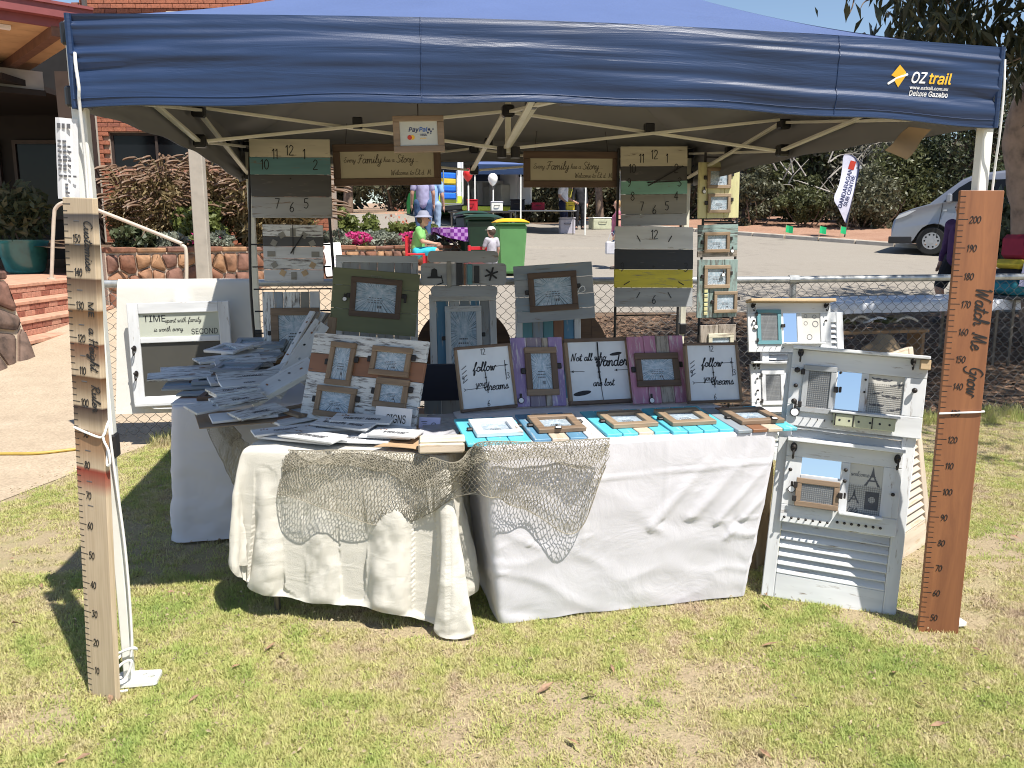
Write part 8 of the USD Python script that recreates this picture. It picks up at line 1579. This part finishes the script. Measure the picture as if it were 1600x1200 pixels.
0 and bush('fence_shrub', 'light green shrub behind the right end of the road side fence', (6.3, 11.5), (.9, .7, .95), 1500, .09, 'leaf_olive', 401, 14)
bush('fence_shrub', 'dark shrub at the far right behind the gum trunk', (8.4, 12.6), (1.5, 1.2, 1.6), 2600, .1, 'leaf_dark', 402, 18)
tree('shade tree standing on the mulch outside the picture to the right', 9.6, 9.0, 7.5, (2.8, 2.6, 2.0), 44, 'leaf_gum', (-.8, .2), .24, 'bark_gum', 5000, .14, 34)
# mulch chips and fallen leaves
def litter(n, x0, x1, y0, y1, seed, size, excl=None):
    g = np.random.default_rng(seed); p = np.stack([g.uniform(x0, x1, n), g.uniform(y0, y1, n), np.zeros(n)], 1); p[:, 2] = gxy(p[:, 0], p[:, 1]) + .022
    a = g.uniform(0, 6.28, n); d_ = np.stack([np.cos(a), np.sin(a), g.normal(size=n) * .25], 1); b = np.stack([-np.sin(a), np.cos(a), g.normal(size=n) * .3], 1); s = size * g.uniform(.4, 1.4, (n, 1))
    V = np.stack([p - d_ * s, p + b * s * .28 + [0, 0, .006], p + d_ * s, p - b * s * .28], 1).reshape(-1, 3); i = np.arange(n)[:, None] * 4; return trimesh.Trimesh(V, np.vstack([i + [0, 1, 2], i + [0, 2, 3]]), process=False)
single('bark_litter', litter(6000, 1.1, 8, 6.95, 11.8, 5, .05), 'bark_chip', 'brown bark chips strewn over the bed behind the fence', 'litter', kind='stuff')
single('dead_thatch', litter(9000, -3, 4.2, 1.8, 6.6, 8, .007), 'thatch', 'grey straw thatch lying among the lawn grass', 'thatch', kind='stuff')
single('fallen_leaves', litter(130, -2.6, 3.6, 1.9, 5.6, 6, .028), 'dry_leaf', 'scattered dry brown leaves on the lawn', 'leaves', kind='stuff')
# ---------------------------------------------------------------- lawn grass: tufts scattered by a point instancer
def tuft(seed, n, h, rad, lie):
    g = np.random.default_rng(seed); p = g.normal(size=(n, 2)) * rad * .55; a = g.uniform(0, 6.28, n); L_ = h * g.uniform(.45, 1.25, n); w = g.uniform(.0009, .0018, n); o = g.uniform(.25, 1.0, n) * lie
    d_ = np.stack([np.cos(a), np.sin(a)], 1); s = np.stack([-np.sin(a), np.cos(a)], 1)
    def P(f, wf): base = p + d_ * (o * L_)[:, None] * f ** 1.6; z = L_ * (f - .25 * o * f ** 2) * (1 - .35 * o); return np.concatenate([base + s * (w * wf)[:, None], z[:, None]], 1), np.concatenate([base - s * (w * wf)[:, None], z[:, None]], 1)
    a0, b0 = P(0.0, 1); a1, b1 = P(.55, .9); a2, _ = P(1.0, 0)
    V = np.stack([a0, b0, a1, b1, a2], 1).reshape(-1, 3); i = np.arange(n)[:, None] * 5
    return trimesh.Trimesh(V, np.vstack([i + [0, 1, 3], i + [0, 3, 2], i + [2, 3, 4]]), process=False)
def scatter(name, label, cat, P_, protos, mat, seed, smin=.7, smax=1.35):
    pi = UsdGeom.PointInstancer.Define(stage, '/World/' + name); setdata(pi.GetPrim(), label=label, category=cat, kind='stuff'); paths = []
    for k, m in enumerate(protos):
        q = usdkit.mesh(stage, f'/World/{name}/tuft_{k:03d}' if k else f'/World/{name}/tuft', m, '/World/Looks/' + mat); paths.append(q.GetPath())
    g = np.random.default_rng(seed); n = len(P_); pi.CreatePrototypesRel().SetTargets(paths); pi.CreateProtoIndicesAttr(Vt.IntArray.FromNumpy(g.integers(len(protos), size=n).astype(np.int32)))
    pi.CreatePositionsAttr(Vt.Vec3fArray.FromNumpy(P_.astype(np.float32))); a = g.uniform(0, 6.28, n) / 2
    pi.CreateOrientationsAttr(Vt.QuathArray([Gf.Quath(float(math.cos(x)), 0, 0, float(math.sin(x))) for x in a])); s = g.uniform(smin, smax, n)
    pi.CreateScalesAttr(Vt.Vec3fArray.FromNumpy(np.stack([s, s, s * g.uniform(.7, 1.3, n)], 1).astype(np.float32)))
g_ = np.random.default_rng(99); n = 30000
yy = 1.75 + (7.0 - 1.75) * g_.random(n) ** 1.35; xx = g_.uniform(-1, 1, n) * (yy * .66 + .5); keep = (xx > np.vectorize(lawn_l)(yy) + .02) & (yy < 6.9); P_ = np.stack([xx, yy, np.full(n, .004)], 1)[keep]
bald = meshkit.fbm(np.stack([P_[:, 0] * 1.3, P_[:, 1] * 1.3, np.zeros(len(P_))], 1), 3, 4); from scipy.spatial import cKDTree
P_ = P_[cKDTree(KEEP).query(P_[:, :2])[0] > .045]
bald = meshkit.fbm(np.stack([P_[:, 0] * 1.3, P_[:, 1] * 1.3, np.zeros(len(P_))], 1), 3, 4); P_ = P_[(bald > .41) | (g_.random(len(P_)) < .22)]
scatter('lawn_grass', 'short dry couch grass of the lawn, green with straw patches', 'grass', P_, [tuft(i, 60, .0135 + .0035 * (i % 3), .045, .9 + .3 * (i % 2)) for i in range(8)], 'grass', 5)
q = np.array([[x, fence_y(x) + g_.uniform(-.28, .02), .004] for x in g_.uniform(-2.7, -.2, 260)] + [[x, fence_y(x) + g_.uniform(-.3, .1), .004] for x in g_.uniform(2.2, 5.2, 160)])
scatter('long_grass', 'longer green grass along the foot of the fence', 'grass', q, [tuft(40 + i, 40, .09, .05, .6) for i in range(4)], 'grass', 6)
